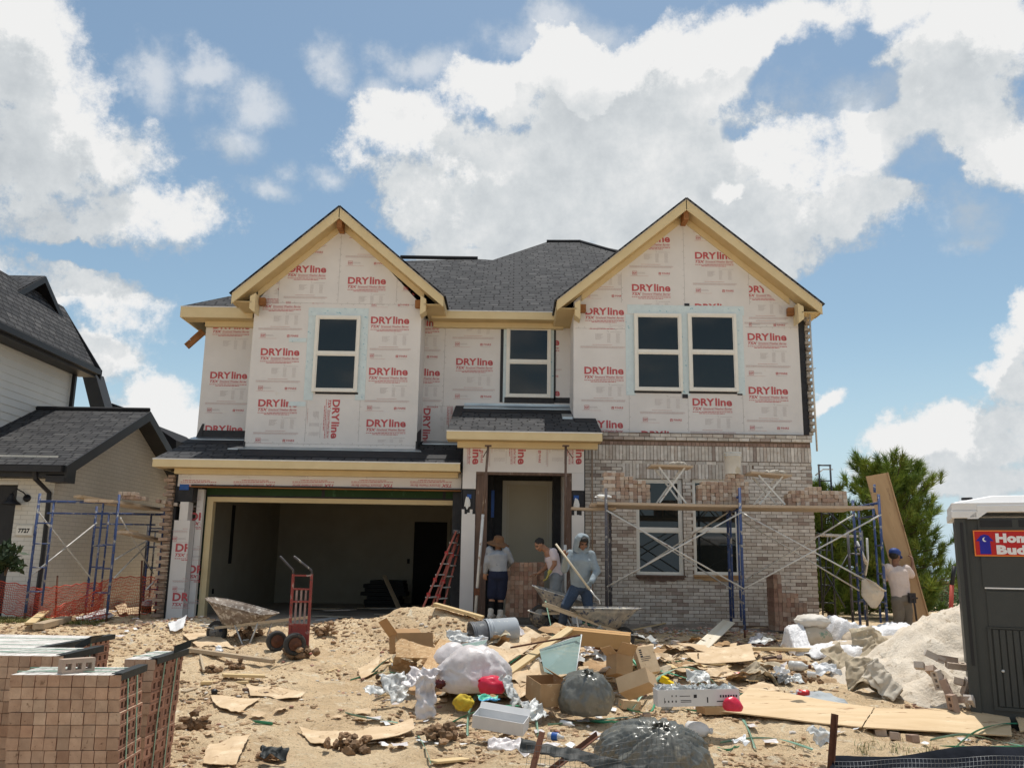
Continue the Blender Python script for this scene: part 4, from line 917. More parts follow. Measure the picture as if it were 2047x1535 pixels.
# ------------------------------------------------------------------ plants
M_ndl = mk('pine_needles', (1.0, 1.0, 1.0), (.82, .86, .75), 3, .7, col=True, spec=.3)
M_bark = mk('pine_bark', (.15, .11, .08), (.08, .055, .04), 9, .95, .6, 25)
def pine(px, Y, h, rad, label, seed, ntuft=300, nn=46, base=None, cat='tree'):
 r = random.Random(seed); b = P(px, 1200, Y); b.z = -.1 if base is None else base
 t = thing('pine_tree', label, cat, b, 'young pines behind the building site')
 tk = MB(); top = b+Vector((.1*r.uniform(-1, 1), 0, h*.92)); pts = [b+Vector((.06*math.sin(k*1.3+seed), .05*math.cos(k+seed), h*.92*k/6)) for k in range(7)]; tk.tube(pts, [.085*(1-k/7.5) for k in range(7)], 8)
 cr = MB(); tips = []
 nb_ = int(ntuft/5.2)
 for k in range(nb_):
  u = (k+r.random())/nb_; z = .06+.9*u; ang = k*2.39996+r.uniform(-.4, .4)
  L = rad*(1.0-.50*u**3)*r.uniform(.55, 1.12)*(1.0 if u > .12 else .8)
  o = pts[min(6, int(z*6))].lerp(pts[min(6, int(z*6)+1)], z*6-int(z*6)) if z < 1 else pts[-1]
  d = Vector((math.cos(ang), math.sin(ang), 0)); rise = .10+.70*u*u
  bp = [o+d*(L*s)+Vector((0, 0, L*rise*s**1.7)) for s in (0, .33, .66, 1)]; tk.tube(bp, [.022*(1-.5*u), .016, .011, .006], 5, cap=False)
  for s in (1.0, .86, .72, .55, .4):
   q = bp[0].lerp(bp[-1], s)*1.0; i = min(2, int(s*3)); q = bp[i].lerp(bp[i+1], s*3-i) if s < 1 else bp[-1]
   tips.append((q+Vector((r.uniform(-1, 1), r.uniform(-1, 1), r.uniform(-.4, .9)))*(.13 if s < 1 else .02), (d*.7+Vector((r.uniform(-.5, .5), r.uniform(-.5, .5), .75+u*.6))).normalized(), r.uniform(.72, 1.1)))
 tips.append((top, Vector((0, 0, 1)), 1.1))
 for (q, d, s) in tips:
  cb = r.uniform(.6, 1.25); yl = r.uniform(0, 1)
  cc = Vector((.18+.10*yl, .28+.06*yl, .06))*cb
  L = .29*s; a = d.orthogonal().normalized(); e = d.cross(a)
  for _ in range(nn):
   th = r.uniform(0, 6.283); sp = r.uniform(.1, 1.15); back = r.uniform(-.5, .35)*L
   v = (d*math.cos(sp)+(a*math.cos(th)+e*math.sin(th))*math.sin(sp)).normalized(); o = q+d*back; w = v.cross(Vector((r.uniform(-1, 1), r.uniform(-1, 1), r.uniform(-1, 1)))).normalized()*.0085
   l = L*r.uniform(.6, 1.0); k2 = r.uniform(.75, 1.25); cr.poly([o-w, o+w, o+v*l], 0, tuple(cc*k2))
 tk.build('trunk', M_bark, t); cr.build('crown', M_ndl, t); return t
pine(1795, 20.5, 3.75, 1.28, 'tall bushy pine behind the worker who carries a plank', 3, 760, 80)
pine(1655, 20.8, 3.35, .62, 'slim pine rising just beside the brick corner of the house', 8, 380, 70)
pine(1716, 22.5, 2.3, .75, 'low pine filling the gap between the two taller pines', 14, 240, 60)
M_leaf = mk('shrub_leaves', (1, 1, 1), (.8, .85, .75), 4, .6, col=True)
def shrub(px, Y, h, rad, label, seed, n=1500, c=(.07, .13, .03), base=None, nm='shrub', lw=.05, group='low shrubs behind the pines'):
 r = random.Random(seed); b = P(px, 1200, Y); b.z = H(b.x, b.y) if base is None else base; t = thing(nm, label, 'shrub', b, group); mb = MB(); st = MB()
 for k in range(7):
  a = r.uniform(0, 6.28); e = b+Vector((math.cos(a)*rad*.6, math.sin(a)*rad*.4, h*r.uniform(.5, .9))); st.tube([b, b.lerp(e, .5)+Vector((0, 0, .1*h)), e], [.015, .01, .004], 5, cap=False)
 cl = [(r.uniform(-.75, .75)*rad, r.uniform(-.5, .5)*rad, r.uniform(.15, .8)*h, r.uniform(.25, .5)*min(rad, h), r.uniform(.6, 1.3)) for _ in range(16)]
 for _ in range(n):
  x, y, z, s, cb = r.choice(cl); v = Vector((r.gauss(0, 1), r.gauss(0, 1), r.gauss(0, 1))).normalized()*s*r.uniform(.4, 1.0); q = b+Vector((x, y, z))+v; q.z = max(q.z, b.z+.02)
  d = Vector((r.uniform(-1, 1), r.uniform(-1, 1), r.uniform(-.3, 1))).normalized(); w = d.orthogonal().normalized()*lw*.4; l = d*lw*2*r.uniform(.6, 1.2); cc = Vector(c)*cb*r.uniform(.7, 1.35)
  mb.poly([q, q+l*.5+w, q+l, q+l*.5-w], 0, tuple(cc))
 st.build('stems', M_bark, t); mb.build('foliage', M_leaf, t); return t
shrub(1880, 26, 1.1, 1.2, 'broad green shrub below the pines beside the portable toilet', 5, 4200)
shrub(1690, 27, 1.2, 1.4, 'dark shrub at the foot of the slim pine', 6, 5000, (.045, .085, .025))
shrub(1790, 28, 1.3, 1.3, 'dark green shrub behind the trunk of the bushiest pine', 7, 5000, (.05, .10, .03))
shrub(4, 15.3, .62, .20, 'dark upright shrub with strap leaves beside the black garage door', 9, 420, (.035, .06, .025), base=P(4, 1150, 15.3).z, lw=.085, nm='garden_shrub', group='shrubs by the finished house')
# far low building and field behind the toilet
mb = MB(); a, b = P(1845, 1178, 60), P(1990, 1178, 60); z = P(1915, 1168, 60).z; mb.box(a.x, b.x, 60, 64, z-2.2, z-.0); mb.prism([(a.x-.4, 59.7, z), (b.x+.4, 59.7, z), (b.x+.4, 62, z+.05), (a.x-.4, 62, z+.05)], (0, 0, .15))
tag(mb.build('distant_shed', mk('red_brown_wall', (.22, .11, .07), (.17, .085, .055), 3, .9), origin=((a.x+b.x)/2, 62, z-2.2)), 'long low red-brown building far behind the sand pile', 'building')
# grass verge at the left
M_grass = mk('verge_grass', (1, 1, 1), (.85, .85, .8), 4, .8, col=True)
mb = MB(); r = random.Random(5)
def blade(mb, q, h, w, c, r, bend=.5):
 a = r.uniform(0, 6.28); d = Vector((math.cos(a), math.sin(a), 0)); s = Vector((-d.y, d.x, 0))*w; m_ = q+Vector((0, 0, h*.6))+d*h*.15*bend; e = q+Vector((0, 0, h))+d*h*bend*.7
 mb.poly([q-s, q+s, m_+s*.7, m_-s*.7], 0, c); mb.poly([m_-s*.7, m_+s*.7, e], 0, c)
for k in range(9000):
 x = r.uniform(-10.5, -6.6); y = 15.35+.5*r.gauss(0, .6)+(x+8.5)*-.02
 if y < 14.6 or y > 16.6 or fbm(x, y, 1.6, 3, 2) < -.12+.15*r.random(): continue
 q = Vector((x, y, H(x, y)-.005)); g_ = r.random(); c = Vector((.13, .15, .035)).lerp(Vector((.32, .27, .10)), g_*.8)*r.uniform(.7, 1.2); blade(mb, q, r.uniform(.03, .09), .006, tuple(c), r, 1.0)
tag(mb.build('grass', M_grass), kind='stuff')
mb = MB()
for k in range(170):
 c_ = ((1745, 1490), (1800, 1500), (1600, 1492), (1850, 1505), (1722, 1505))[k % 5]; q = W(c_[0]+r.gauss(0, 12), c_[1]+r.gauss(0, 5)); c = Vector((.13, .17, .05)).lerp(Vector((.40, .34, .18)), r.random())*r.uniform(.7, 1.2); blade(mb, q, r.uniform(.02, .07), .003, tuple(c), r, 1.8)
tag(mb.build('weeds', M_grass), kind='stuff')
def tuft(px, py, h, n, label, c, seed, spread=.12):
 r = random.Random(seed); b = W(px, py); mb = MB()
 for _ in range(n):
  q = b+Vector((r.gauss(0, spread*.5), r.gauss(0, spread*.5), 0)); a = r.uniform(0, 6.28); d = Vector((math.cos(a), math.sin(a), 0)); hh = h*r.uniform(.6, 1.1); cc = Vector(c)*r.uniform(.6, 1.4)
  pts = [q, q+Vector((0, 0, hh*.5))+d*hh*.08, q+Vector((0, 0, hh))+d*hh*.38]; w = Vector((-d.y, d.x, 0))*.005
  mb.poly([pts[0]-w, pts[0]+w, pts[1]+w, pts[1]-w], 0, tuple(cc)); mb.poly([pts[1]-w, pts[1]+w, pts[2]], 0, tuple(cc))
 tag(mb.build('ornamental_grass', M_grass, origin=b), label, 'plant', 'reddish grasses by the finished house')
tuft(8, 1228, .55, 130, 'tall reddish grass clump nearest the black garage door', (.34, .17, .12), 1)
tuft(36, 1226, .50, 130, 'reddish grass clump between the two lamp-side clumps of the bed', (.36, .20, .14), 2)
tuft(62, 1232, .28, 90, 'short pale pink grass clump behind the orange netting', (.48, .28, .22), 3)
# ------------------------------------------------------------------ orange netting
M_net = mk('orange_netting', (.62, .075, .03), (.45, .05, .025), 6, .6, spec=.4)
def netting(top, bot, nv, nh, Y0, Y1, seed, label, r_=.0042, posts=()):
 """top/bot: pixel polylines"""
 def lerp_pl(pl, t):
  k = t*(len(pl)-1); i = min(len(pl)-2, int(k)); f = k-i; return (pl[i][0]*(1-f)+pl[i+1][0]*f, pl[i][1]*(1-f)+pl[i+1][1]*f)
 a = P(*top[0], Y0); b = P(*bot[0], Y0); org = Vector((a.x, Y0, H(a.x, Y0)))
 t = thing('orange_safety_net', label, 'safety netting', org, 'orange nets beside the scaffold'); mb = MB(); G = {}
 for i in range(nv+1):
  u = i/nv; tp, bt = lerp_pl(top, u), lerp_pl(bot, u); Y = Y0+(Y1-Y0)*u+.10*math.sin(u*17+seed)
  pt, pb = P(*tp, Y), P(*bt, Y); pb.z = min(max(pb.z, H(pb.x, Y)+.01), pt.z-.2)
  for j in range(nh+1):
   v = j/nh; q = pt.lerp(pb, v)+Vector((.015*math.sin(j*1.9+i*.35+seed), .07*math.sin(v*5+u*23+seed)*v, .012*math.sin(i*.9+j))); G[i, j] = q
 for j in range(nh+1): mb.tube([G[i, j] for i in range(nv+1)], r_*(2.0 if j in (0, nh) else 1), 4, sm=False, cap=False)
 for i in range(nv+1): mb.tube([G[i, j] for j in range(nh+1)], r_*.9, 3, sm=False, cap=False)
 mb.build('mesh', M_net, t)
 for (px, y0_, y1_) in posts:
  mb = MB(); p = P(px, y0_, Y0+.3); q = P(px-3, y1_, Y0+.3); q.z = H(q.x, q.y)-.05; mb.tube([p, q], .016, 6); mb.build('stake', M_rust, t)
M_rust = mk('rusty_steel', (.16, .065, .035), (.08, .035, .022), 14, .85, .4, 50)
netting([(-30, 1158), (30, 1166), (75, 1176), (120, 1172), (165, 1166), (204, 1164)], [(-30, 1222), (30, 1228), (75, 1232), (120, 1232), (165, 1226), (200, 1215)], 78, 13, 15.9, 15.6, 1.0, 'sagging orange net stretched before the white brick pier', posts=((115, 1150, 1225),))
netting([(196, 1170), (215, 1158), (250, 1153), (290, 1153), (325, 1154)], [(170, 1236), (205, 1228), (250, 1230), (290, 1226), (322, 1216)], 52, 13, 16.0, 16.6, 2.0, 'orange net hung straight below the scaffold planks', posts=((284, 1120, 1215),))
netting([(110, 1216), (135, 1204), (165, 1196), (200, 1176)], [(100, 1236), (135, 1240), (170, 1240), (215, 1234)], 34, 8, 15.2, 15.35, 3.0, 'crumpled loose end of orange net lying on the grass')
# ------------------------------------------------------------------ scaffolding
M_blue_p = mk('worn_blue_paint', (.045, .085, .22), (.03, .05, .14), 9, .55, .3, 60, spots=[(11, .56, .06, (.35, .34, .31)), (22, .62, .04, (.16, .09, .06))])
M_galv = mk('galvanised_tube', (.66, .65, .62), (.50, .49, .46), 7, .45, .1, 40, metal=.3, spots=[(10, .62, .05, (.25, .16, .11))])
M_dkpole = mk('dark_grimy_tube', (.10, .095, .11), (.05, .05, .06), 9, .6, .3, 60, spots=[(12, .58, .06, (.34, .32, .29))])
M_plank = mk('weathered_plank', (.52, .42, .32), (.40, .31, .22), 3, .85, .4, 14, stretch=(.25, 4, 4), spots=[(3, .60, .06, (.56, .50, .42))])
M_wood = mk('fresh_lumber', (.66, .50, .28), (.55, .40, .20), 2.5, .7, .25, 10, stretch=(.2, 5, 5))
M_woodg = mk('muddy_lumber', (.46, .36, .25), (.34, .26, .17), 3, .9, .4, 12, stretch=(.3, 4, 4), spots=[(4, .58, .08, (.50, .36, .21))])
def frame(kind, parent, x0, x1, y0, y1, zb, zt, m, rungs=(.45, .9, 1.35), inner=None, name='scaffold_frame'):
 """one welded scaffold frame between two posts"""
 mb = MB(); a0, a1 = Vector((x0, y0, zb)), Vector((x0, y0, zt)); b0, b1 = Vector((x1, y1, zb)), Vector((x1, y1, zt)); r = .024
 mb.tube([a0, a1], r, 8); mb.tube([b0, b1], r, 8); zt_ = zt-.14
 mb.tube([Vector((x0, y0, zt_)), Vector((x1, y1, zt_))], .022, 8); mb.tube([Vector((x0, y0, zt_-.20)).lerp(Vector((x1, y1, zt_-.20)), .12), Vector((x0, y0, zt_-.20)).lerp(Vector((x1, y1, zt_-.20)), .88)], .017, 6)
 for (p, q, s) in ((a0, b0, inner or .22), (b0, a0, inner or .22)):
  u = (q-p); i0 = p+u*s; mb.tube([i0+Vector((0, 0, .12)), Vector((i0.x, i0.y, zt_))], .018, 6)
  for z in rungs: mb.tube([Vector((p.x, p.y, zb+z)), Vector((i0.x, i0.y, zb+z))], .013, 6)
 for (p) in (a0, b0):
  for z in (.5, 1.3): mb.tube([Vector((p.x, p.y-.05, zb+z)), Vector((p.x, p.y+.01, zb+z))], .012, 5)
 o = mb.build(name, m, parent)
 mb = MB()
 for p in (a0, b0): mb.tube([p+Vector((0, 0, -.18)), p+Vector((0, 0, .08))], .017, 6); mb.box(p.x-.07, p.x+.07, p.y-.07, p.y+.07, p.z-.19, p.z-.18)
 mb.build('base_jack', M_rust, o); return o
def brace(parent, a, b, m=None, r=.014):
 mb = MB(); mb.tube([a, b], r, 6); return mb.build('cross_brace', m or M_galv, parent)
SYF, SYB = 14.4, 15.75
def sx(px, py, Y): return P(px, py, Y).x
xA, xB, xC = sx(1212, 1100, SYF), sx(1483, 1110, SYF), sx(1765, 1120, SYF)
xAb, xBb, xCb = sx(1220, 1100, SYB), sx(1457, 1110, SYB), sx(1712, 1120, SYB)
zt = P(1483, 992, SYF).z; zdeck = P(1483, 1012, SYF).z
sc = thing('scaffold', 'blue steel scaffold carrying the long plank deck before the brick wall', 'scaffold', ((xA+xC)/2, SYF, 0))
for (xf, xb_, zt_, m) in ((xA, xAb, zt, M_dkpole), (xB, xBb, zt+.04, M_blue_p), (xC, xCb, P(1765, 1000, SYF).z, M_blue_p)):
 frame('f', sc, xf, xb_, SYF, SYB, .16+H(xf, SYF), zt_+.10, m)
mb = MB(); mb.tube([(xC-.05, SYF+.02, zt+.1), (xC-.05, SYF+.02, P(1765, 968, SYF).z)], .022, 8); mb.build('guard_post', M_blue_p, sc)
for (xl_, xr_, Y) in ((xA, xB, SYF), (xB, xC, SYF), (xAb, xBb, SYB), (xBb, xCb, SYB)):
 zl_, zh_ = P(1210, 1172, Y).z, P(1210, 1020, Y).z
 brace(sc, (xl_, Y-.04, zh_), (xr_, Y-.04, zl_)); brace(sc, (xl_, Y-.055, zl_), (xr_, Y-.055, zh_))
planks = []
def plank(x0, x1, y, w, z, label, tilt=0.0, m=None, th=.04, yaw=0.0, name='scaffold_plank', group='planks of the scaffold decks', cat='plank'):
 L = x1-x0; mb = MB(); n = 12
 for k in range(n):
  a, b = L*k/n-L/2, L*(k+1)/n-L/2; sg = lambda q: -.012*(1-(2*q/L)**2)
  vs = [(a, -w/2, -th/2+sg(a)), (b, -w/2, -th/2+sg(b)), (b, w/2, -th/2+sg(b)), (a, w/2, -th/2+sg(a)), (a, -w/2, th/2+sg(a)), (b, -w/2, th/2+sg(b)), (b, w/2, th/2+sg(b)), (a, w/2, th/2+sg(a))]
  f = [(0, 3, 2, 1), (4, 5, 6, 7), (0, 1, 5, 4), (2, 3, 7, 6)]+([(3, 0, 4, 7)] if k == 0 else [])+([(1, 2, 6, 5)] if k == n-1 else [])
  mb.mesh(vs, f)
 o = mb.build(name, m or M_plank); o.location = ((x0+x1)/2, y, z); o.rotation_euler = (0, tilt, yaw); tag(o, label, cat, group); return o
zd = zdeck; wP = .235
xL0, xR0 = sx(1188, 1000, SYF), sx(1748, 1010, SYF)
for k in range(5):
 y = SYF+.12+k*.27; x0 = xL0+(.05, -.02, .10, .0, .07)[k]; x1 = xR0+(-.0, -.12, .03, -.25, -.05)[k]
 plank(x0, x1, y, wP, zd+.02+.003*k, ['front plank of the long deck, its edge towards the street', 'second plank from the front of the long deck', 'middle plank of the long deck, under the brick stacks', 'fourth plank from the front of the long deck', 'rear plank of the long deck, nearest the brick wall'][k])
plank(sx(1142, 1005, 14.9), sx(1230, 1005, 14.9), 14.9, .235, zd-.045, 'short plank end poking left past the porch column')
# bricks: one mesh, many objects
BL, BW, BH = .194, .071, .063
mb = MB(); mb.box(-BW/2, BW/2, -BL/2, BL/2, 0, BH-.0015); brick_me = []
M_bk = []
for k, (c1, c2) in enumerate([((.45, .35, .275), (.38, .28, .22)), ((.51, .42, .34), (.43, .34, .27)), ((.38, .27, .21), (.32, .22, .17)), ((.57, .51, .45), (.48, .41, .35))]):
 m = mk('brick_tone', c1, c2, 14, .92, .4, 60, spots=[(20, .62, .06, tuple(x*.6 for x in c2))]) if False else None
 MATS.pop('b', None); m = mk('brick_tone_%s' % ['tan', 'buff', 'red', 'grey'][k], c1, c2, 14, .92, .4, 60, spots=[(20, .62, .06, tuple(x*.6 for x in c2))]); M_bk.append(m)
def brickmesh(m):
 me = bpy.data.meshes.new('brick'); b = bmesh.new(); bmesh.ops.create_cube(b, size=1); bmesh.ops.scale(b, vec=(BW-.003, BL, BH-.002), verts=b.verts); bmesh.ops.bevel(b, geom=b.edges[:], offset=.003, segments=1, affect='EDGES')
 b.to_mesh(me); b.free(); me.materials.append(m); return me
BM = [brickmesh(m) for m in M_bk]
def cored(m):
 """a brick with three holes through its bed face"""
 me = bpy.data.meshes.new('cored_brick'); mb_ = MB(); w, l, h = BW+.018, BL, BH; hx = [-.06, 0, .06]; s = .018
 cuts = sorted([-l/2, l/2]+[q+e*s for q in hx for e in (-1, 1)])
 for z, up_ in ((h/2, 1), (-h/2, -1)):
  for i in range(len(cuts)-1):
   a, b_ = cuts[i], cuts[i+1]; hole = any(abs((a+b_)/2-q) < .01 for q in hx)
   for (p, q) in (((-w/2, -s), (s, w/2)) if hole else ((-w/2, w/2),)): f = [(p, a, z), (q, a, z), (q, b_, z), (p, b_, z)]; mb_.poly(f if up_ > 0 else f[::-1])
 for q in hx:
  for a, b_, c, d in ((-s, q-s, s, q-s), (s, q-s, s, q+s), (s, q+s, -s, q+s), (-s, q+s, -s, q-s)): mb_.poly([(a, b_, -h/2), (a, b_, h/2), (c, d, h/2), (c, d, -h/2)], 0)
 for a, b_, c, d in ((-w/2, -l/2, w/2, -l/2), (w/2, -l/2, w/2, l/2), (w/2, l/2, -w/2, l/2), (-w/2, l/2, -w/2, -l/2)): mb_.poly([(a, b_, -h/2), (c, d, -h/2), (c, d, h/2), (a, b_, h/2)], 0)
 o = mb_.build('x', m); me2 = o.data; bpy.data.objects.remove(o); me2.name = 'cored_brick'; return me2
CM = [cored(m) for m in M_bk]
brick_count = 0
def put_brick(x, y, z, rz, label, group, r, me=None, M=None):
 global brick_count; o = bpy.data.objects.new('brick', me or r.choice(BM[:3] if r.random() > .15 else BM[3:])); COL.objects.link(o)
 if M is not None: o.matrix_world = M
 else: o.location = (x, y, z+BH/2); o.rotation_euler = (0, 0, rz)
 tag(o, label, 'brick', group); brick_count += 1; return o
def stack(px0, px1, py, Y, prof, label, group, seed, depth=1, ends=None):
 """prof(u) rows high; brick ends to the street"""
 r = random.Random(seed); x0, x1 = sx(px0, py, Y), sx(px1, py, Y); n = round((x1-x0)/BW); zb = zdeck+.045
 for i in range(n):
  h = prof((i+.5)/n)
  for k in range(h):
   if ends and i < 3 and k % 2 == 0 and k < h:
    if i == 1: put_brick(x0+BW*1.5, Y-.06, zb+k*BH, R(90)+r.uniform(-.04, .04), label, group, r, BM[3])
    continue
   put_brick(x0+(i+.5)*BW+r.uniform(-.004, .004), Y+r.uniform(-.02, .02), zb+k*BH, r.uniform(-.03, .03), label, group, r)
stack(1205, 1302, 997, 14.75, lambda u: 8 if u < .48 else (7 if u < .6 else 6 if u < .9 else 5), 'one brick of the tall stack left of the tilted mortar board on the deck', 'bricks of the deck stack nearest the porch', 1, ends=True)
stack(1393, 1492, 997, 14.75, lambda u: 5 if u < .08 else 6 if u < .5 else (8 if .55 < u < .92 else 6), 'one brick of the middle deck stack that carries the mortar bucket', 'bricks of the deck stack under the bucket', 2)
stack(1571, 1687, 997, 14.75, lambda u: 3 if u < .06 else (5 if .35 < u < .6 else 4), 'one brick of the low wide deck stack at the corner of the house', 'bricks of the low deck stack at the corner', 3)
# bucket on the middle stack
M_bucket = mk('dirty_white_bucket', (.62, .63, .62), (.50, .51, .50), 4, .5, .1, 30, spots=[(5, .54, .06, (.48, .45, .38))])
M_buckg = mk('grey_bucket', (.42, .45, .48), (.36, .39, .42), 4, .45, .05, 30, spots=[(7, .60, .04, (.62, .62, .60))])
def bucket(name, label, loc, M=None, m=None, h=.37, r0=.13, r1=.15, group=None, lidless=True, handle=True):
 t = thing(name, label, 'bucket', loc, group); Mx = Matrix.Translation(loc) @ (M or Matrix.Identity(4)); mb = MB()
 mb.lathe([(r0, 0), (r0+.004, .005), (r1-.006, h*.80), (r1, h*.80), (r1+.001, h*.83), (r1-.004, h*.84), (r1-.003, h*.90), (r1+.004, h*.90), (r1+.005, h*.935), (r1-.001, h*.94), (r1+.001, h*.99), (r1+.006, h), (r1-.004, h), (r1-.006, h*.97), (r0-.004, .015)], 28, 0, M=Mx)
 mb.build('body', m or M_bucket, t)
 if handle:
  mb = MB(); mb.tube([Mx @ Vector((math.cos(a)*(r1+.008), .02-math.sin(a)*.05, h*.86-math.sin(a)*.13)) for a in [math.pi*k/10 for k in range(11)]], .003, 5); mb.build('handle', M_galv, t)
 return t
bx = sx(1465, 928, 14.7); bucket('bucket', 'mortar-smeared white bucket standing on the middle brick stack of the deck', (bx, 14.72, zdeck+.045+8*BH+.005), h=.37, handle=False)
# mortar boards on crossed legs
M_mortar = mk('wet_mortar', (.46, .42, .36), (.33, .30, .255), 12, .8, .7, 40)
def mortar_stand(px0, px1, pyt, pyb, Y, tilt, label, seed):
 x0, x1 = sx(px0, pyt, Y), sx(px1, pyt, Y); zt_ = P((px0+px1)/2, pyt, Y).z; zb = zdeck+.05; xm = (x0+x1)/2
 t = thing('mortar_board', label, 'mortar stand', (xm, Y, zb), 'mortar boards on crossed legs'); w = .5; mb = MB()
 M_ = Matrix.Translation((xm, Y, zt_)) @ Matrix.Rotation(tilt, 4, 'Y'); L = x1-x0
 mb.box(-L/2, L/2, -w/2, w/2, -.03, 0, 0, None, M_); mb.build('board', M_plank, t)
 xl_, xr_ = xm-L*.30, xm+L*.32
 for i, y in enumerate((Y-.19, Y+.19)):
  for (a, b) in (((xl_, zt_-.035), (xr_, zb)), ((xr_, zt_-.035), (xl_, zb))):
   mb = MB(); mb.bar((a[0], y+(.02 if a[0] > b[0] else 0), a[1]), (b[0], y+(.02 if a[0] > b[0] else 0), b[1]), .018, .028); mb.build('leg', M_galv, t)
 mb = MB()
 for k in range(9): mb.blob((xm+L*random.Random(seed+k).uniform(-.02, .38), Y+random.Random(seed*2+k).uniform(-.15, .1), zt_+.025), .07, .07, .045, seed+k, .4, 2.5, 2, sm=True)
 mb.build('mortar', M_mortar, t)
mortar_stand(1297, 1380, 932, 995, 14.72, R(1), 'mortar board between the two tallest brick stacks of the deck', 3)
mortar_stand(1494, 1574, 948, 996, 14.72, R(4), 'tilted mortar board between the bucket stack and the corner stack', 9)
mb = MB(); p = P(1207, 992, 14.45); mb.blob(p, .13, .06, .03, 3, .3, 3, 2); tag(mb.build('mortar_bag_scrap', M_white, origin=p), 'crumpled white scrap on the end of the plank deck by the porch', 'scrap')
# ---- pole scaffold beyond the right corner
s2 = thing('scaffold', 'dark scaffold tower standing behind the brick corner of the house', 'scaffold', (sx(1690, 1120, 17.5), 17.5, 0))
def ladderframe(px0, px1, pyt, pyb, Y, m, par, rung=6, r=.02, top=True):
 a, b = P(px0, pyt, Y), P(px1, pyt, Y); c = P(px0, pyb, Y); mb = MB(); z0 = min(c.z, a.z-.3)
 x0, x1 = sx(px0, (pyt+pyb)/2, Y), sx(px1, (pyt+pyb)/2, Y)
 mb.tube([(x0, Y, z0), (x0, Y, a.z)], r, 6); mb.tube([(x1, Y, z0), (x1, Y, a.z)], r, 6)
 if top: mb.tube([(x0-.02, Y, a.z-.02), (x1+.02, Y, a.z-.02)], r*.9, 6)
 for k in range(1, rung): z = z0+(a.z-z0)*k/rung; mb.tube([(x0, Y, z), (x1, Y, z)], r*.7, 5)
 return mb.build('scaffold_frame', m, par)
M_blackp = mk('black_tube', (.03, .035, .045), (.02, .022, .03), 8, .5, .2, 40)
ladderframe(1641, 1666, 1065, 1240, 18.5, M_blackp, s2, 5); ladderframe(1700, 1728, 1060, 1250, 17.2, M_dkpole, s2, 4, .026)
ladderframe(1640, 1663, 928, 1060, 19.0, M_blackp, s2, 4);
mb = MB(); mb.tube([P(1630, 950, 19), P(1645, 938, 19), P(1665, 938, 19)], .014, 6); mb.tube([P(1733, 1075, 17), P(1735, 1118, 17), P(1730, 1150, 17)], .02, 6); mb.tube([P(1712, 1082, 16.9), P(1733, 1128, 16.9)], .03, 6); mb.build('bent_brace', M_galv, s2)
for (a, b, c, d, Y) in ((1655, 1070, 1645, 1222, 18), (1700, 1100, 1640, 1205, 18.2), (1650, 1145, 1690, 1215, 18.0), (1640, 1010, 1720, 1080, 17.9)): brace(s2, P(a, b, Y), P(c, d, Y), M_blackp, .014)
mb = MB(); mb.bar(P(1632, 1069, 17.6), P(1706, 1072, 17.6), .5, .04); tag(mb.build('scaffold_plank', M_galv, origin=P(1668, 1070, 17.6)), 'grey metal walk board on the dark scaffold behind the corner', 'plank', 'planks of the scaffold decks')
mb = MB(); mb.tube([(sx(1625, 750, 16.75), 16.75, 3.3), (sx(1625, 750, 16.75), 16.75, P(1625, 628, 16.75).z)], .018, 6); mb.tube([P(1624, 738, 16.75), P(1631, 736, 16.75)], .01, 5)
tag(mb.build('corner_pole', M_galv, origin=(sx(1625, 750, 16.75), 16.75, 3.3)), 'thin story pole standing upright beside the upper brick corner', 'pole')
mb = MB(); q = sx(1184, 1080, 16.72); mb.tube([(q, 16.72, 0), (q, 16.72, PZ(880, 16.72))], .016, 6); tag(mb.build('corner_pole', mk('bare_wood_pole', (.36, .25, .17), (.27, .18, .12), 5, .9), origin=(q, 16.72, 0)), 'thin wooden story pole against the brick right of the porch', 'pole')
# ---- left scaffold
F1Y, F2Y, F3Y = 15.3, 17.3, 18.6
s3 = thing('scaffold', 'blue scaffold between the neighbour wall and the garage corner', 'scaffold', (sx(150, 1100, F1Y), F1Y, 0))
def mason(px0, px1, pyt, Y, m, zb=None):
 a, b = sx(px0, 1100, Y), sx(px1, 1100, Y); z = P((px0+px1)/2, pyt, Y).z
 frame('f', s3, a, b, Y, Y+.001, H(a, Y)+.16 if zb is None else zb, z+.14+.0, m, rungs=(.35, .75, 1.15, 1.5), inner=.19)
mason(66, 227, 1003, F1Y, M_blue_p); mason(184, 322, 1027, F2Y, M_blue_p); mason(292, 372, 1062, F3Y+.4, M_dkpole)
xa, xb_ = sx(66, 1100, F1Y), sx(227, 1100, F1Y); xc, xd_ = sx(184, 1100, F2Y), sx(322, 1100, F2Y)
brace(s3, P(60, 1152, F1Y), P(193, 1045, F2Y)); brace(s3, P(75, 1022, F1Y), P(182, 1156, F2Y)); brace(s3, P(230, 1118, F1Y), P(293, 1081, F2Y)); brace(s3, P(228, 1155, F1Y), P(294, 1088, F2Y)); brace(s3, P(241, 1035, F1Y), P(306, 1146, F2Y)); brace(s3, P(292, 1178, 16), P(325, 1144, 17))
def dplank(pa, Ya, pb, Yb, w, label, m=None, th=.045, up=.0, name='scaffold_plank'):
 a, b = P(*pa, Ya), P(*pb, Yb); L = (b-a).length; mb = MB(); mb.box(-L/2, L/2, -w/2, w/2, -th/2, th/2); o = mb.build(name, m or M_plank); d = (b-a).normalized()
 y = Vector((0, 0, 1)).cross(d).normalized(); z = d.cross(y); o.matrix_world = Matrix.Translation((a+b)/2) @ Matrix((d, y, z)).transposed().to_4x4(); tag(o, label, 'plank', 'planks of the scaffold decks'); return o
dplank((212, 1001), F1Y-.25, (325, 1020), F2Y+.6, .24, 'long plank lying on top of the blue scaffold by the neighbour wall')
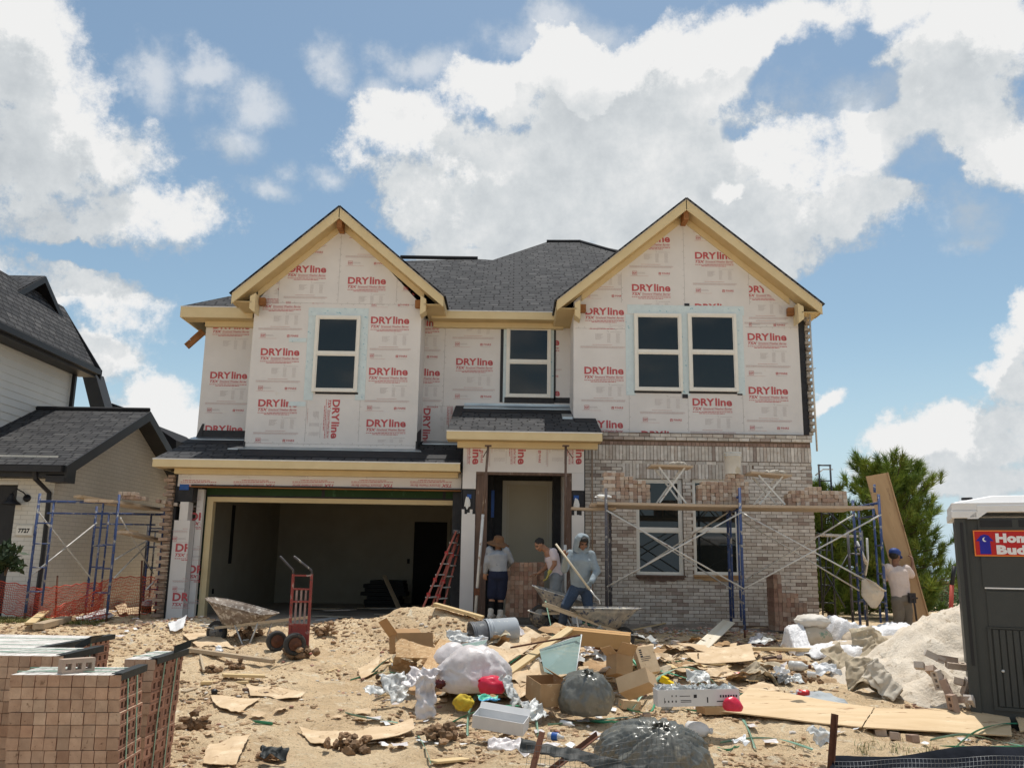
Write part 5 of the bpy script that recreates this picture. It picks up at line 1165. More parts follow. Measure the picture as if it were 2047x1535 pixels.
dplank((182, 1000), F1Y-.2, (300, 1018), F2Y+.5, .24, 'plank beside the long one on top of the blue scaffold', th=.05)
dplank((155, 992), F1Y-.1, (236, 1006), F1Y+.6, .22, 'short crooked plank with mortar lumps on the blue scaffold', M_woodg)
dplank((243, 1063), F1Y+.1, (330, 1083), F2Y+.4, .24, 'lower plank on the rungs of the blue scaffold')
dplank((243, 1060), F1Y+.6, (272, 1063), F1Y+.8, .2, 'short board lying on the lower plank of the blue scaffold', M_woodg)
r = random.Random(21); o = P(234, 1000, 15.5)
zt3 = P(240, 1000, 15.5).z+.03
for k in range(4):
 for j in range(2): put_brick(o.x+.06+k*BW*1.02+j*.05, 15.7+j*.2, zt3+.0+j*.0, R(4)+r.uniform(-.03, .03), 'one brick of the small pile on top of the blue scaffold', 'bricks on the blue scaffold', r)
for k in range(4): put_brick(o.x+.02+k*BW*1.05, 15.66, zt3+BH, r.uniform(-.06, .06), 'one brick of the small pile on top of the blue scaffold', 'bricks on the blue scaffold', r)
for k in range(7): put_brick(o.x+.45+k*BW*.9, 16.2+k*.12, zt3-.02-k*.012, R(12), 'one brick of the row running back along the scaffold planks', 'bricks in the row on the blue scaffold', r)
# ground stack against the brick wall, and the cube of bricks inside the porch
def bundle(name, px0, px1, pyb, Y, prof, label, seed, bw=.07, dep=.42, bh=.078, name_part=None):
 r = random.Random(seed); x0, x1 = sx(px0, pyb, Y), sx(px1, pyb, Y); n = round((x1-x0)/bw); zb = max(P((px0+px1)/2, pyb, Y).z, -.1); mb = MB()
 for i in range(n):
  for k in range(prof((i+.5)/n)):
   c = Vector(r.choice([(.46, .31, .23), (.50, .37, .29), (.38, .23, .17), (.44, .29, .21)]))*r.uniform(.75, 1.15); d = r.uniform(-.012, .012)
   mb.box(x0+i*bw+.002, x0+(i+1)*bw-.002, Y-dep/2+d, Y+dep/2+d, zb+k*bh+.001, zb+(k+1)*bh-.001, 0, tuple(c))
 o = mb.build(name, M_brick, origin=((x0+x1)/2, Y, zb)); tag(o, label, 'brick stack', 'neat brick cubes set down by the walls'); return o
bundle('brick_stack', 1543, 1606, 1259, 15.6, lambda u: 12 if u < .3 else (8 if u < .78 else 6), 'stepped stack of bricks on the ground against the pale brick wall', 4)
bundle('brick_stack', 1010, 1068, 1232, 15.9, lambda u: 12, 'tall cube of bricks in the porch between two workers', 5, bw=.078, bh=.078)
bundle('brick_stack', 1060, 1088, 1222, 16.0, lambda u: 11, 'lower part of the porch bricks under the bending worker\'s hands', 6, bw=.078, bh=.078)
mb = MB(); p = P(1038, 1139, 15.9); mb.box(p.x-.16, p.x+.16, 15.75, 16.0, p.z-.01, p.z+.04); tag(mb.build('tool_tray', M_blk, origin=p), 'flat black tool tray lying on the tall porch brick cube', 'tray')
# shoring posts at the porch
M_whitep = mk('white_pole_paint', (.72, .71, .68), (.60, .59, .56), 7, .5, spots=[(9, .62, .05, (.40, .25, .17))])
for (a, b, c, d, lab, sp, w) in ((976, 890, 950, 1228, 'shoring post leaning at the left side of the porch opening, white below and rusty above', .42, -.06), (1131, 890, 1129, 1240, 'upright rusty shoring post at the right side of the porch opening', .58, -.1)):
 p, q = P(a, b, 15.75), P(c, d, 15.6); t = thing('shoring_post', lab, 'post', q, 'adjustable posts propping the porch eave'); mid_ = p.lerp(q, sp)
 mb = MB(); mb.tube([p, mid_], .022, 8); mb.box(p.x-.06, p.x+.06, p.y-.06, p.y+.06, p.z-.02, p.z); mb.tube([p+Vector((0, 0, -.05)), p+Vector((-.09 if a < 1000 else .12, 0, -.22))], .009, 5); mb.build('upper_tube', M_jamb, t)
 mb = MB(); mb.tube([mid_, q], .027, 8); mb.build('lower_tube', M_whitep, t)
 mb = MB(); k = q.lerp(p, .13); mb.box(k.x-.05, k.x+.05, k.y-.05, k.y+.04, k.z-.06, k.z+.06); mb.build('clamp', M_rust, t)
# ------------------------------------------------------------------ wheelbarrows
M_pan = mk('mortar_caked_steel', (.40, .37, .32), (.17, .17, .17), 9, .85, .6, 26, spots=[(13, .55, .05, (.055, .07, .12)), (8, .60, .05, (.50, .46, .38))])
M_pan2 = mk('mortar_caked_tray', (.30, .25, .21), (.15, .115, .09), 9, .9, .6, 26, spots=[(14, .52, .06, (.50, .46, .41)), (5, .62, .06, (.12, .07, .05))])
M_tyre = mk('dusty_rubber', (.065, .06, .055), (.03, .03, .03), 6, .85, .3, 40, spots=[(5, .58, .1, (.26, .20, .14))])
M_handle = mk('grey_wood_handle', (.50, .40, .28), (.38, .30, .20), 4, .8, .3, 12, stretch=(.3, 4, 4))
M_redp = mk('worn_red_paint', (.30, .055, .045), (.20, .04, .035), 8, .6, .3, 50, spots=[(8, .58, .06, (.40, .33, .30)), (16, .60, .04, (.09, .05, .045))])
def wheel(mb, c, ax, r, w, n=22):
 """torus-like tyre profile around axis ax"""
 ax = Vector(ax).normalized(); u = ax.orthogonal().normalized(); v = ax.cross(u); M_ = Matrix.Translation(c) @ Matrix((u, v, ax)).transposed().to_4x4()
 prof = [(r*.60, -w*.30), (r*.75, -w*.48), (r*.90, -w*.44), (r*.98, -w*.26), (r, 0), (r*.98, w*.26), (r*.90, w*.44), (r*.75, w*.48), (r*.60, w*.30)]
 mb.lathe(prof, n, 0, M=M_, cap=False); return M_
def wheelbarrow(loc, yaw, tilt, label, m, sc=1.0, handles=None, wh=.19, tyre=M_tyre, roll=0.0, load=False):
 """x runs from the wheel (+) to the handles (-)"""
 t = thing('wheelbarrow', label, 'wheelbarrow', loc, 'mortar-caked wheelbarrows'); T = Matrix.Translation(loc) @ Matrix.Rotation(yaw, 4, 'Z') @ Matrix.Rotation(tilt, 4, 'Y') @ Matrix.Rotation(roll, 4, 'X') @ Matrix.Scale(sc, 4)
 rim = [(-.50, -.30), (-.20, -.335), (.20, -.35), (.48, -.31), (.62, -.17), (.66, 0), (.62, .17), (.48, .31), (.20, .35), (-.20, .335), (-.50, .30), (-.54, 0)]
 bot = [(-.22, -.19), (-.08, -.20), (.10, -.20), (.24, -.17), (.32, -.09), (.34, 0), (.32, .09), (.24, .17), (.10, .20), (-.08, .20), (-.22, .19), (-.25, 0)]
 zr = lambda x: .60+.20*(x+.05); mb = MB(); n = len(rim); rings = []
 for s, zz_ in ((0, None), (.25, 0), (.6, 0), (1, 0)):
  ring = []
  for a, b in zip(rim, bot):
   k = s**.8; x = a[0]*(1-k)+b[0]*k; y = a[1]*(1-k)+b[1]*k; ring.append((x, y, zr(a[0])*(1-s)+.33*s))
  rings.append(ring)
 inn = [[(x*.975, y*.97, z+(0 if i == 0 else .012)) for x, y, z in rg] for i, rg in enumerate(rings)]
 allr = rings[::-1]+inn; vs = [q for rg in allr for q in rg]; fs = []
 for k in range(len(allr)-1):
  for j in range(n): fs.append((k*n+j, k*n+(j+1) % n, (k+1)*n+(j+1) % n, (k+1)*n+j))
 fs.append(tuple(range(n))[::-1]); fs.append(tuple((len(allr)-1)*n+j for j in range(n))); mb.mesh(vs, fs, 0, sm=True, M=T)
 mb.tube([T @ Vector((x, y, zr(x)+.003)) for x, y in rim+[rim[0]]], .011*sc, 6, cap=False); mb.build('tray', m, t)
 for s in (-1, 1):
  mb = MB(); mb.bar(T @ Vector((-1.05, s*.30, .46)), T @ Vector((.42, s*.13, .27)), .035*sc, .045*sc); mb.build('handle', M_handle, t)
  mb = MB(); pts = [(.02, s*.19, .33), (-.18, s*.24, .02), (-.30, s*.25, .02), (-.42, s*.235, .38)]; mb.tube([T @ Vector(p) for p in pts], .014*sc, 6); mb.build('leg', M_galv, t)
 mb = MB(); mb.tube([T @ Vector((-.18, -.24, .10)), T @ Vector((-.18, .24, .10))], .010*sc, 5); mb.tube([T @ Vector((.42, -.15, .25)), T @ Vector((.68, -.15, .30)), T @ Vector((.68, .15, .30)), T @ Vector((.42, .15, .25))], .012*sc, 5); mb.build('brace', M_galv, t)
 mb = MB(); c = T @ Vector((.46, 0, wh)); ax = (T.to_3x3() @ Vector((0, 1, 0))); M_ = wheel(mb, c, ax, wh*sc, .09*sc); w = mb.build('wheel', tyre, t)
 mb = MB(); mb.lathe([(wh*.62, -.03), (wh*.5, -.012), (.03, -.02), (.03, .02), (wh*.5, .012), (wh*.62, .03)], 16, 0, M=M_, cap=True); mb.tube([M_ @ Vector((0, 0, -.14)), M_ @ Vector((0, 0, .14))], .01, 6); mb.build('rim', M_pan, w)
 if load:
  mb = MB(); mb.blob(T @ Vector((.05, 0, .50)), .42*sc, .24*sc, .10*sc, 4, .25, 2, 3, sm=True); mb.build('mortar', M_mortar, t)
 return t
# in front of the garage, nose up
def gpt(px, py, dz=0.0): q = W(px, py); q.z += dz; return q
q = gpt(470, 1290); wheelbarrow(Vector((q.x+.05, q.y+.1, H(q.x, q.y))), R(166), R(0), 'empty rusty wheelbarrow parked before the garage opening, its nose raised', M_pan2, .88)
q = P(1128, 1240, 14.9); wheelbarrow(Vector((q.x, 14.7, H(q.x, 14.7)+.02)), R(170), R(-4), 'wheelbarrow standing left of the hooded worker, nose towards the porch', M_pan, .90, wh=.21)
q = P(1188, 1262, 13.6); wheelbarrow(Vector((q.x+.02, 13.5, H(q.x, 13.5)+.05)), R(-6), R(11), 'wheelbarrow the hooded worker mixes mortar in with his hoe', M_pan, .84, load=True)
# ------------------------------------------------------------------ hand truck
base = W(600, 1312); bx_, by_ = base.x, base.y; gz_ = base.z
ht = thing('hand_truck', 'upright red brick cart with two fat pneumatic tyres', 'hand truck', base)
X0 = sx(583, 1200, by_)-.0; X1 = sx(620, 1200, by_)
T = Matrix.Translation((0, 0, 0))
z1_ = P(600, 1147, by_).z; z0_ = gz_+.02
mb = MB()
for x in (X0, X1): mb.bar((x, by_, z0_), (x, by_, z1_), .03, .045)
for py in (1150, 1177, 1202, 1248): z = P(600, py, by_).z; mb.bar((X0, by_-.01, z), (X1, by_-.01, z), .02, .022)
mb.box(X0+.02, X1-.02, by_-.01, by_+.005, z0_, P(600, 1250, by_).z); mb.build('frame', M_redp, ht)
mb = MB()
for k in range(3): x = X0+(X1-X0)*(k+1)/4; mb.box(x-.013, x+.013, by_-.006, by_+.006, P(600, 1248, by_).z, P(600, 1178, by_).z)
mb.build('slats', mk('scraped_steel', (.36, .27, .25), (.22, .12, .11), 9, .7, .3, 40), ht)
for x, px in ((X0, 560), (X1, 588)):
 mb = MB(); e = P(px, 1112, by_-.25); mb.tube([(x, by_, z1_-.02), (x, by_-.02, z1_+.05), e], .014, 6); mb.build('handle', M_dkpole, ht)
mb = MB(); mb.box(X0-.02, X1+.02, by_-.0, by_+.32, z0_-.005, z0_+.005); mb.build('toe_plate', M_redp, ht)
for (px, py, r_) in ((593, 1287, .148), (557, 1281, .140)):
 c = P(px-2, py, by_-.12); mb = MB(); c.y = by_-.20 if px > 570 else by_+.12; c = P(px-4, py, c.y); M_ = wheel(mb, c, (.42, -.9, 0), r_, .12, 26); w = mb.build('wheel', M_tyre, ht)
 mb = MB(); mb.lathe([(.085, -.045), (.07, -.055), (.035, -.05), (.03, -.065), (0, -.065)], 18, 0, M=M_, cap=False); mb.lathe([(.085, .045), (.07, .055), (.035, .05), (.03, .065), (0, .065)], 18, 0, M=M_, cap=False); mb.build('rim', M_rust, w)
# ------------------------------------------------------------------ ladders leaning in the garage mouth
M_fib = mk('faded_red_fibreglass', (.42, .12, .085), (.34, .09, .065), 5, .6, .1, 30, spots=[(7, .64, .05, (.50, .40, .36))])
def stepladder(top, feet, Yt, Yf, label, w=.36):
 a, b = P(*top, Yt), P(*feet, Yf); b.z = max(b.z, .02); t = thing('stepladder', label, 'ladder', b, 'folded ladders in the garage mouth'); d = (b-a).normalized(); s = Vector((.35, .94, 0)).normalized()*w; n = d.cross(s).normalized()
 for (oa, ob) in ((0, 0), (s*.45, s), ):
  mb = MB(); mb.bar(a+(oa if oa else Vector()), b+(ob if ob else Vector()), .03, .085, up=(0, 1, 0)); mb.build('rail', M_fib, t)
 mb = MB(); L = (b-a).length
 for k in range(1, 7): u = k/7.2; p = a.lerp(b, u); q = (a+s*.45).lerp(b+s, u); mb.bar(p, q, .08, .02)
 mb.build('steps', M_galv, t)
 mb = MB(); mb.box(a.x-.05, a.x+.10, a.y-.03, a.y+.22, a.z-.02, a.z+.05); mb.build('top_cap', M_dkpole, t)
 for u in (.28, .62, .8): mb = MB(); p = a.lerp(b, u); mb.box(p.x-.03, p.x+.03, p.y-.05, p.y+.02, p.z-.035, p.z+.035); mb.build('red_bracket', mk('bright_red_plastic', (.45, .03, .03), (.35, .02, .02), 5, .5), t)
stepladder((911, 1064), (842, 1222), YGAR-.1, 15.3, 'outer red stepladder leaning across the right side of the garage opening')
stepladder((918, 1068), (866, 1224), YGAR+.05, 15.6, 'second red stepladder, leaning behind the outer one at the garage')
# ------------------------------------------------------------------ garage odds and ends
def board(pa, Ya, pb, Yb, w, th, label, m, name='board', cat='board', group=None, za=None, zb_=None, roll=0.0):
 a, b = P(*pa, Ya), P(*pb, Yb)
 if za is not None: a.z = za
 if zb_ is not None: b.z = zb_
 return board3(a, b, w, th, label, m, name, cat, group, roll)
def board3(a, b, w, th, label, m, name='board', cat='board', group=None, roll=0.0):
 a, b = Vector(a), Vector(b); L = (b-a).length; me = bpy.data.meshes.new(name); bb = bmesh.new(); bmesh.ops.create_cube(bb, size=1); bmesh.ops.scale(bb, vec=(L, w, th), verts=bb.verts)
 bmesh.ops.bevel(bb, geom=bb.edges[:], offset=min(.004, th*.2), segments=1, affect='EDGES'); bb.to_mesh(me); bb.free(); me.materials.append(m); o = bpy.data.objects.new(name, me); COL.objects.link(o)
 d = (b-a).normalized(); y = Vector((0, 0, 1)).cross(d)
 if y.length < 1e-3: y = Vector((0, 1, 0))
 y.normalize(); z = d.cross(y); o.matrix_world = Matrix.Translation((a+b)/2) @ Matrix((d, y, z)).transposed().to_4x4() @ Matrix.Rotation(roll, 4, 'X'); tag(o, label, cat, group); return o
def gb_(pa, pb, w, th, label, m, up=.02, **k):
 a, b = W(*pa), W(*pb); a.z += th/2+up; b.z += th/2+up; return board3(a, b, w, th, label, m, **k)
board((768, 1150), 21.0, (800, 1208), 20.0, .1, .03, 'timber leaning on the dark pile at the back of the garage', M_woodg, zb_=.04)
mb = MB(); q = P(770, 1185, 21.5)
for k in range(7): r = random.Random(k+40); mb.box(q.x-.55+r.uniform(0, .25), q.x+.35+r.uniform(0, .25), 21.2, 22.0, .03+k*.09, .03+k*.09+.085, 0)
tag(mb.build('stacked_material', M_dark, origin=(q.x, 21.5, .03)), 'dark heap of stacked material at the back of the garage', 'pile')
r = random.Random(77)
for k, lab in enumerate(['flat pale board scrap on the garage floor near the hand truck', 'grey board scrap lying across others on the garage floor', 'white drywall scrap deeper in the garage', 'long thin strip of trim on the garage floor', 'drywall scrap right of the floor heap in the garage', 'dark board scrap before the back wall of the garage', 'twisted pale sheet on the garage slab edge', 'narrow lath lying at the middle of the garage floor']):
 p = P(640+k*26, 1208, 20.5-(k % 3)*.8); a = r.uniform(-.5, .5); L = r.uniform(.3, .8); v = Vector((math.cos(a), math.sin(a), 0))*L; c = Vector((p.x, 20.0-(k % 4)*.9, .05+.03*(k % 3)))
 board3(c-v/2, c+v/2+Vector((0, 0, r.uniform(0, .06))), r.uniform(.08, .3), .015, lab, (M_dry, M_woodg, M_conc)[k % 3], group='scraps on the garage floor')
for k, (a, b) in enumerate((((660, 1236), (690, 1218)), ((672, 1238), (702, 1221)), ((640, 1236), (668, 1222)))):
 board((a[0], a[1]), 15.6, (b[0], b[1]), 16.4, .17, .015, ['grey tile plank fanned out at the garage threshold', 'uppermost grey tile plank at the garage threshold', 'grey tile plank nearest the hand truck at the threshold'][k], mk('grey_plank_tile', (.38, .40, .42), (.28, .30, .32), 5, .6), za=.05+.02*k, zb_=.04+.02*k)
gb_((868, 1219), (965, 1246), .19, .045, 'wide orange-brown board sloping down from the porch column onto the mound', M_wood, up=.07)
# steel stake with red and black paint beyond the sand
p, q = P(1908, 1131, 14.5), P(1896, 1222, 14.5); t = thing('fence_post', 'leaning red stake with a black top behind the sand pile', 'post', q); m_ = p.lerp(q, .42)
mb = MB(); mb.tube([p, m_], .035, 8); mb.build('top', M_blk, t); mb = MB(); mb.tube([m_, q-Vector((0, 0, .3))], .035, 8); mb.build('stake', mk('red_stake_paint', (.5, .09, .06), (.4, .06, .04), 5, .6), t)
# ------------------------------------------------------------------ people
M_skin = mk('tanned_skin', (.36, .19, .115), (.29, .145, .085), 9, .55, .1, 60, spec=.4)
M_skin2 = mk('dark_tanned_skin', (.26, .13, .08), (.20, .10, .06), 9, .55, .1, 60, spec=.4)
M_hair = mk('black_hair', (.012, .010, .009), (.025, .02, .018), 40, .6, .5, 120)
def cloth(name, c1, c2, sp=None): return mk(name, c1, c2, 5, .92, .5, 16, spots=sp, bdist=.02, spec=.1)
M_grshirt = cloth('grey_cotton', (.33, .35, .38), (.25, .27, .30), [(6, .62, .08, (.18, .19, .21))])
M_hood = cloth('blue_grey_hoodie', (.30, .35, .38), (.23, .27, .30))
M_navy = cloth('navy_denim', (.022, .028, .055), (.015, .018, .035))
M_jean = cloth('blue_jeans', (.06, .085, .13), (.04, .055, .085), [(7, .62, .1, (.13, .15, .18))])
M_jeang = cloth('grey_worn_jeans', (.27, .29, .31), (.19, .21, .23), [(5, .58, .1, (.36, .36, .35))])
M_khaki = cloth('grey_khaki', (.20, .18, .15), (.15, .13, .11))
M_tee = cloth('pale_pink_tee', (.68, .60, .62), (.58, .50, .53))
M_tee2 = cloth('dusty_white_tee', (.66, .56, .51), (.55, .46, .42))
M_straw = mk('brown_straw_hat', (.20, .105, .05), (.13, .065, .035), 30, .9, .5, 60)
M_cap = mk('blue_cap_cloth', (.022, .06, .25), (.015, .04, .17), 8, .6, .2, 30, spots=[(14, .68, .03, (.45, .5, .6))])
M_yglove = cloth('yellow_glove', (.52, .45, .12), (.40, .33, .10)); M_gglove = cloth('grey_glove', (.24, .28, .28), (.14, .16, .17))
M_shoe = cloth('dusty_shoe', (.55, .52, .48), (.42, .40, .37)); M_boot = cloth('dark_boot', (.05, .045, .04), (.03, .03, .03)); M_sock = cloth('black_sock', (.015, .015, .018), (.01, .01, .01))
def etube(mb, pts, rad, side, n=14):
 """elliptical tube: rad = (half width along side, half depth) per point, closed with domes"""
 pts = [Vector(p) for p in pts]; side = Vector(side); rings = []
 P2 = [pts[0]-(pts[1]-pts[0]).normalized()*min(rad[0])*.5]+pts+[pts[-1]+(pts[-1]-pts[-2]).normalized()*min(rad[-1])*.5]; R2 = [(rad[0][0]*.55, rad[0][1]*.55)]+list(rad)+[(rad[-1][0]*.55, rad[-1][1]*.55)]
 for k, p in enumerate(P2):
  d = (P2[min(k+1, len(P2)-1)]-P2[max(k-1, 0)]).normalized(); s = (side-d*side.dot(d)).normalized(); w = d.cross(s); rings.append([p+s*(R2[k][0]*math.cos(t))+w*(R2[k][1]*math.sin(t)) for t in [2*math.pi*j/n for j in range(n)]])
 vs = [q for rg in rings for q in rg]; fs = []
 for k in range(len(rings)-1):
  for j in range(n): fs.append((k*n+j, k*n+(j+1) % n, (k+1)*n+(j+1) % n, (k+1)*n+j))
 fs.append(tuple(reversed(range(n)))); fs.append(tuple((len(rings)-1)*n+j for j in range(n))); mb.mesh(vs, fs, 0, sm=True)
def limb(mb, pts, rs, n=12):
 for p, r_ in zip(pts, rs): mb.blob(p, r_, r_, r_, 0, 0, 1, 2)
 mb.tube(pts, list(rs), n)
def fuse(mb, name, mat, parent, vox, smooth=3, wr=0.0, wf=9.0, seed=0, extra=None):
 """weld the overlapping volumes of mb into one continuous surface"""
 o = mb.build(name, mat, parent)
 m = o.modifiers.new('r', 'REMESH'); m.mode = 'VOXEL'; m.voxel_size = vox; m.use_smooth_shade = True
 if smooth: s = o.modifiers.new('s', 'SMOOTH'); s.iterations = smooth; s.factor = .6
 dg = bpy.context.evaluated_depsgraph_get(); me = bpy.data.meshes.new_from_object(o.evaluated_get(dg)); o.modifiers.clear(); old = o.data; o.data = me; me.name = name; bpy.data.meshes.remove(old)
 if wr:
  for v in me.vertices:
   q = v.co*wf+Vector((seed, 0, 0)); d = noise.noise(q)+.5*noise.noise(Vector((q.x*1.7, q.y*1.7, q.z*3.4))); v.co += v.normal*d*wr
 me.polygons.foreach_set('use_smooth', [True]*len(me.polygons)); me.update(); return o
def hand(mb, wrist, toward, palm, curl=.9, sc=1.0, thumb=1):
 """palm and five fingers; toward: direction of the hand, palm: normal the fingers close to"""
 d = Vector(toward).normalized(); n = Vector(palm); n = (n-d*n.dot(d)).normalized(); s = d.cross(n)*thumb; w = Vector(wrist)
 etube(mb, [w, w+d*.045*sc, w+d*.085*sc], [(.026*sc, .017*sc), (.038*sc, .016*sc), (.040*sc, .014*sc)], s, 10)
 for k, (o, L) in enumerate(((-.030, .072), (-.010, .082), (.010, .078), (.029, .062))):
  b = w+d*.085*sc-s*o*sc; a1_, a2_, a3_ = curl*.55, curl*1.35, curl*2.0; L *= sc
  p1 = b+(d*math.cos(a1_)+n*math.sin(a1_))*L*.45; p2 = p1+(d*math.cos(a2_)+n*math.sin(a2_))*L*.32; p3 = p2+(d*math.cos(a3_)+n*math.sin(a3_))*L*.23
  limb(mb, [b, p1, p2, p3], [.0095*sc, .009*sc, .008*sc, .007*sc], 7)
 b = w+d*.022*sc+s*.024*sc; p1 = b+(d*.55+s*.75+n*.25).normalized()*.04*sc; p2 = p1+(d*.75+s*.1+n*.6).normalized()*.034*sc; limb(mb, [b, p1, p2], [.013*sc, .0105*sc, .009*sc], 7)
def headmesh(mb, c, face, up, sc=1.0):
 """skull, jaw, nose, ears; c centre of the head"""
 f = Vector(face).normalized(); u = Vector(up); u = (u-f*u.dot(f)).normalized(); s = f.cross(u); M_ = Matrix.Translation(c) @ Matrix((s, f, u)).transposed().to_4x4() @ Matrix.Scale(sc, 4)
 def B(p, rx, ry, rz): mb.blob((0, 0, 0), 1, 1, 1, 0, 0, 1, 3, sm=True, M=M_ @ Matrix.Translation(p) @ Matrix.Diagonal((rx, ry, rz, 1)))
 B((0, -.012, .028), .076, .095, .088); B((0, .022, -.035), .058, .066, .072); B((0, .048, -.082), .032, .030, .026); B((0, .092, -.012), .011, .018, .024); B((0, .100, -.028), .015, .013, .011)
 for e in (-1, 1): B((e*.076, -.008, -.006), .010, .020, .030); B((e*.045, .062, -.030), .022, .020, .020); B((e*.032, .078, .022), .024, .012, .010)
 B((0, .084, -.055), .022, .010, .008); B((0, .082, -.066), .019, .010, .007)
 return M_
def facepaint(o, M_, mats):
 """eyes, brows and mouth: faces of the one body mesh that get another colour"""
 me = o.data; off = worldloc(o); inv = M_.inverted()
 for m in mats: me.materials.append(m)
 for p in me.polygons:
  q = inv @ (p.center+off)
  if q.y > .05:
   if (abs(abs(q.x)-.032)/.015)**2+((q.z-.004)/.0075)**2 < 1: p.material_index = 1
   elif (abs(abs(q.x)-.034)/.021)**2+((q.z-.024)/.0055)**2 < 1: p.material_index = 2
   elif (q.x/.024)**2+((q.z+.060)/.005)**2 < 1: p.material_index = 3
M_eye = mk('dark_eye', (.03, .02, .015), (.02, .015, .01), 3, .2); M_lip = mk('lips', (.25, .09, .07), (.20, .07, .055), 9, .5)
def person(label, loc, J, skinm, vox=.0065):
 """J: joints in world space"""
 t = thing('person', label, 'person', loc, 'workers on the site'); mb = MB(); side = (J['shr']-J['shl']).normalized()
 limb(mb, [J['neck'], J['head']], [.055, .055]); M_ = headmesh(mb, J['head'], J['face'], J['up'], J.get('hs', 1.0))
 etube(mb, [J['pel'], J['waist'], J['chest'], J['neck']-Vector((0, 0, .03))], [(.14, .10), (.125, .092), (.155, .105), (.085, .075)], side)
 for s in 'lr':
  limb(mb, [J['sh'+s], J['el'+s], J['wr'+s]], [.052, .040, .026]); h = J.get('h'+s, (J['wr'+s]-J['el'+s], Vector((0, .3, -1)), .9)); hand(mb, J['wr'+s], h[0], h[1], h[2], 1.0, 1 if s == 'l' else -1)
  if 'hip'+s in J:
   limb(mb, [J['hip'+s], J['kn'+s], J['an'+s]], [.085, .055, .038]); ft = J.get('ft'+s, Vector((0, -1, 0))).normalized(); limb(mb, [J['an'+s]+Vector((0, 0, -.04))-ft*.03, J['an'+s]+Vector((0, 0, -.055))+ft*.14], [.036, .028])
 o = fuse(mb, 'body', skinm, t, vox, 2); facepaint(o, M_, [M_eye, M_hair, M_lip]); return t, M_, side
def part(fn, name, mat, t, vox=.012, wr=.006, wf=9, seed=1, smooth=3):
 mb = MB(); fn(mb); return fuse(mb, name, mat, t, vox, smooth, wr, wf, seed)
def shoes(t, J, m):
 for s in 'lr':
  if 'an'+s in J:
   ft = J.get('ft'+s, Vector((0, -1, 0))).normalized(); a = J['an'+s]
   part(lambda mb: (etube(mb, [a+Vector((0, 0, -.055))-ft*.07, a+Vector((0, 0, -.055))+ft*.04, a+Vector((0, 0, -.065))+ft*.17], [(.042, .05), (.048, .048), (.045, .032)], Vector((-ft.y, ft.x, 0))), limb(mb, [a+Vector((0, 0, -.02)), a+Vector((0, 0, .04))], [.05, .052])), 'shoe', m, t, .01, .001)
# --- 1: man in a brown hat, seen from behind
Y = 15.35; q = lambda px, py, dy=0.0: P(px, py, Y+dy)
J = dict(head=q(996, 1086, .10), neck=q(995, 1101, .03), chest=q(994, 1110, .0), waist=q(996, 1134), pel=q(996, 1148), face=Vector((.15, 1, -.75)), up=Vector((0, .6, 1)), shl=q(979, 1099), shr=q(1011, 1100), ell=q(973, 1124, -.02), elr=q(1022, 1121, .1), wrl=q(970, 1143, .06), wrr=q(1012, 1134, .38),
   hipl=q(988, 1152), hipr=q(1004, 1152), knl=q(984, 1192, .03), knr=q(1001, 1193, .05), anl=q(981, 1224, -.02), anr=q(1000, 1226, .02), ftl=Vector((.3, 1, 0)), ftr=Vector((.5, 1, 0)), hl=(Vector((-.05, .1, -1)), Vector((.3, 1, 0)), .7))
t, M_, side = person('person in brown brimmed hat, grey long-sleeved shirt and navy shorts, seen from behind', Vector((q(992, 1234).x, Y, .0)), J, M_skin)
def f(mb):
 etube(mb, [J['pel']+Vector((0, 0, .03)), J['waist'], J['chest'], J['neck']-Vector((0, 0, .03))], [(.158, .118), (.150, .115), (.185, .130), (.09, .085)], side)
 for s in 'lr': limb(mb, [J['sh'+s], J['el'+s], J['wr'+s]], [.070, .056, .042])
part(f, 'shirt', M_grshirt, t)
def f(mb):
 etube(mb, [J['pel']+Vector((0, 0, .06)), J['pel']-Vector((0, 0, .06))], [(.160, .118), (.170, .13)], side)
 for s in 'lr': limb(mb, [J['hip'+s], J['kn'+s]+Vector((0, 0, .02))], [.105, .092])
part(f, 'shorts', M_navy, t)
for s in 'lr': part(lambda mb: limb(mb, [J['an'+s], J['an'+s].lerp(J['kn'+s], .62)], [.043, .055]), 'sock', M_sock, t, .01, .001)
shoes(t, J, M_shoe)
part(lambda mb: mb.blob((0, 0, 0), 1, 1, 1, 0, 0, 1, 3, M=M_ @ Matrix.Translation((0, -.03, .0)) @ Matrix.Diagonal((.083, .085, .085, 1))), 'hair', M_hair, t, .008, .004, 30)
hm = MB(); Mh = Matrix.Translation(J['head']+Vector((0, -.01, .015))) @ Matrix.Rotation(R(14), 4, 'X') @ Matrix.Rotation(R(9), 4, 'Y')
hm.lathe([(.195, -.035), (.20, -.03), (.15, -.005), (.10, .012), (.092, .05), (.085, .095), (.06, .115), (.0, .118)], 28, 0, M=Mh, cap=False); hm.lathe([(.195, -.037), (.15, -.012), (.10, .004), (.088, .05), (.05, .1), (0, .105)], 28, 0, M=Mh, cap=False); hm.build('hat', M_straw, t)
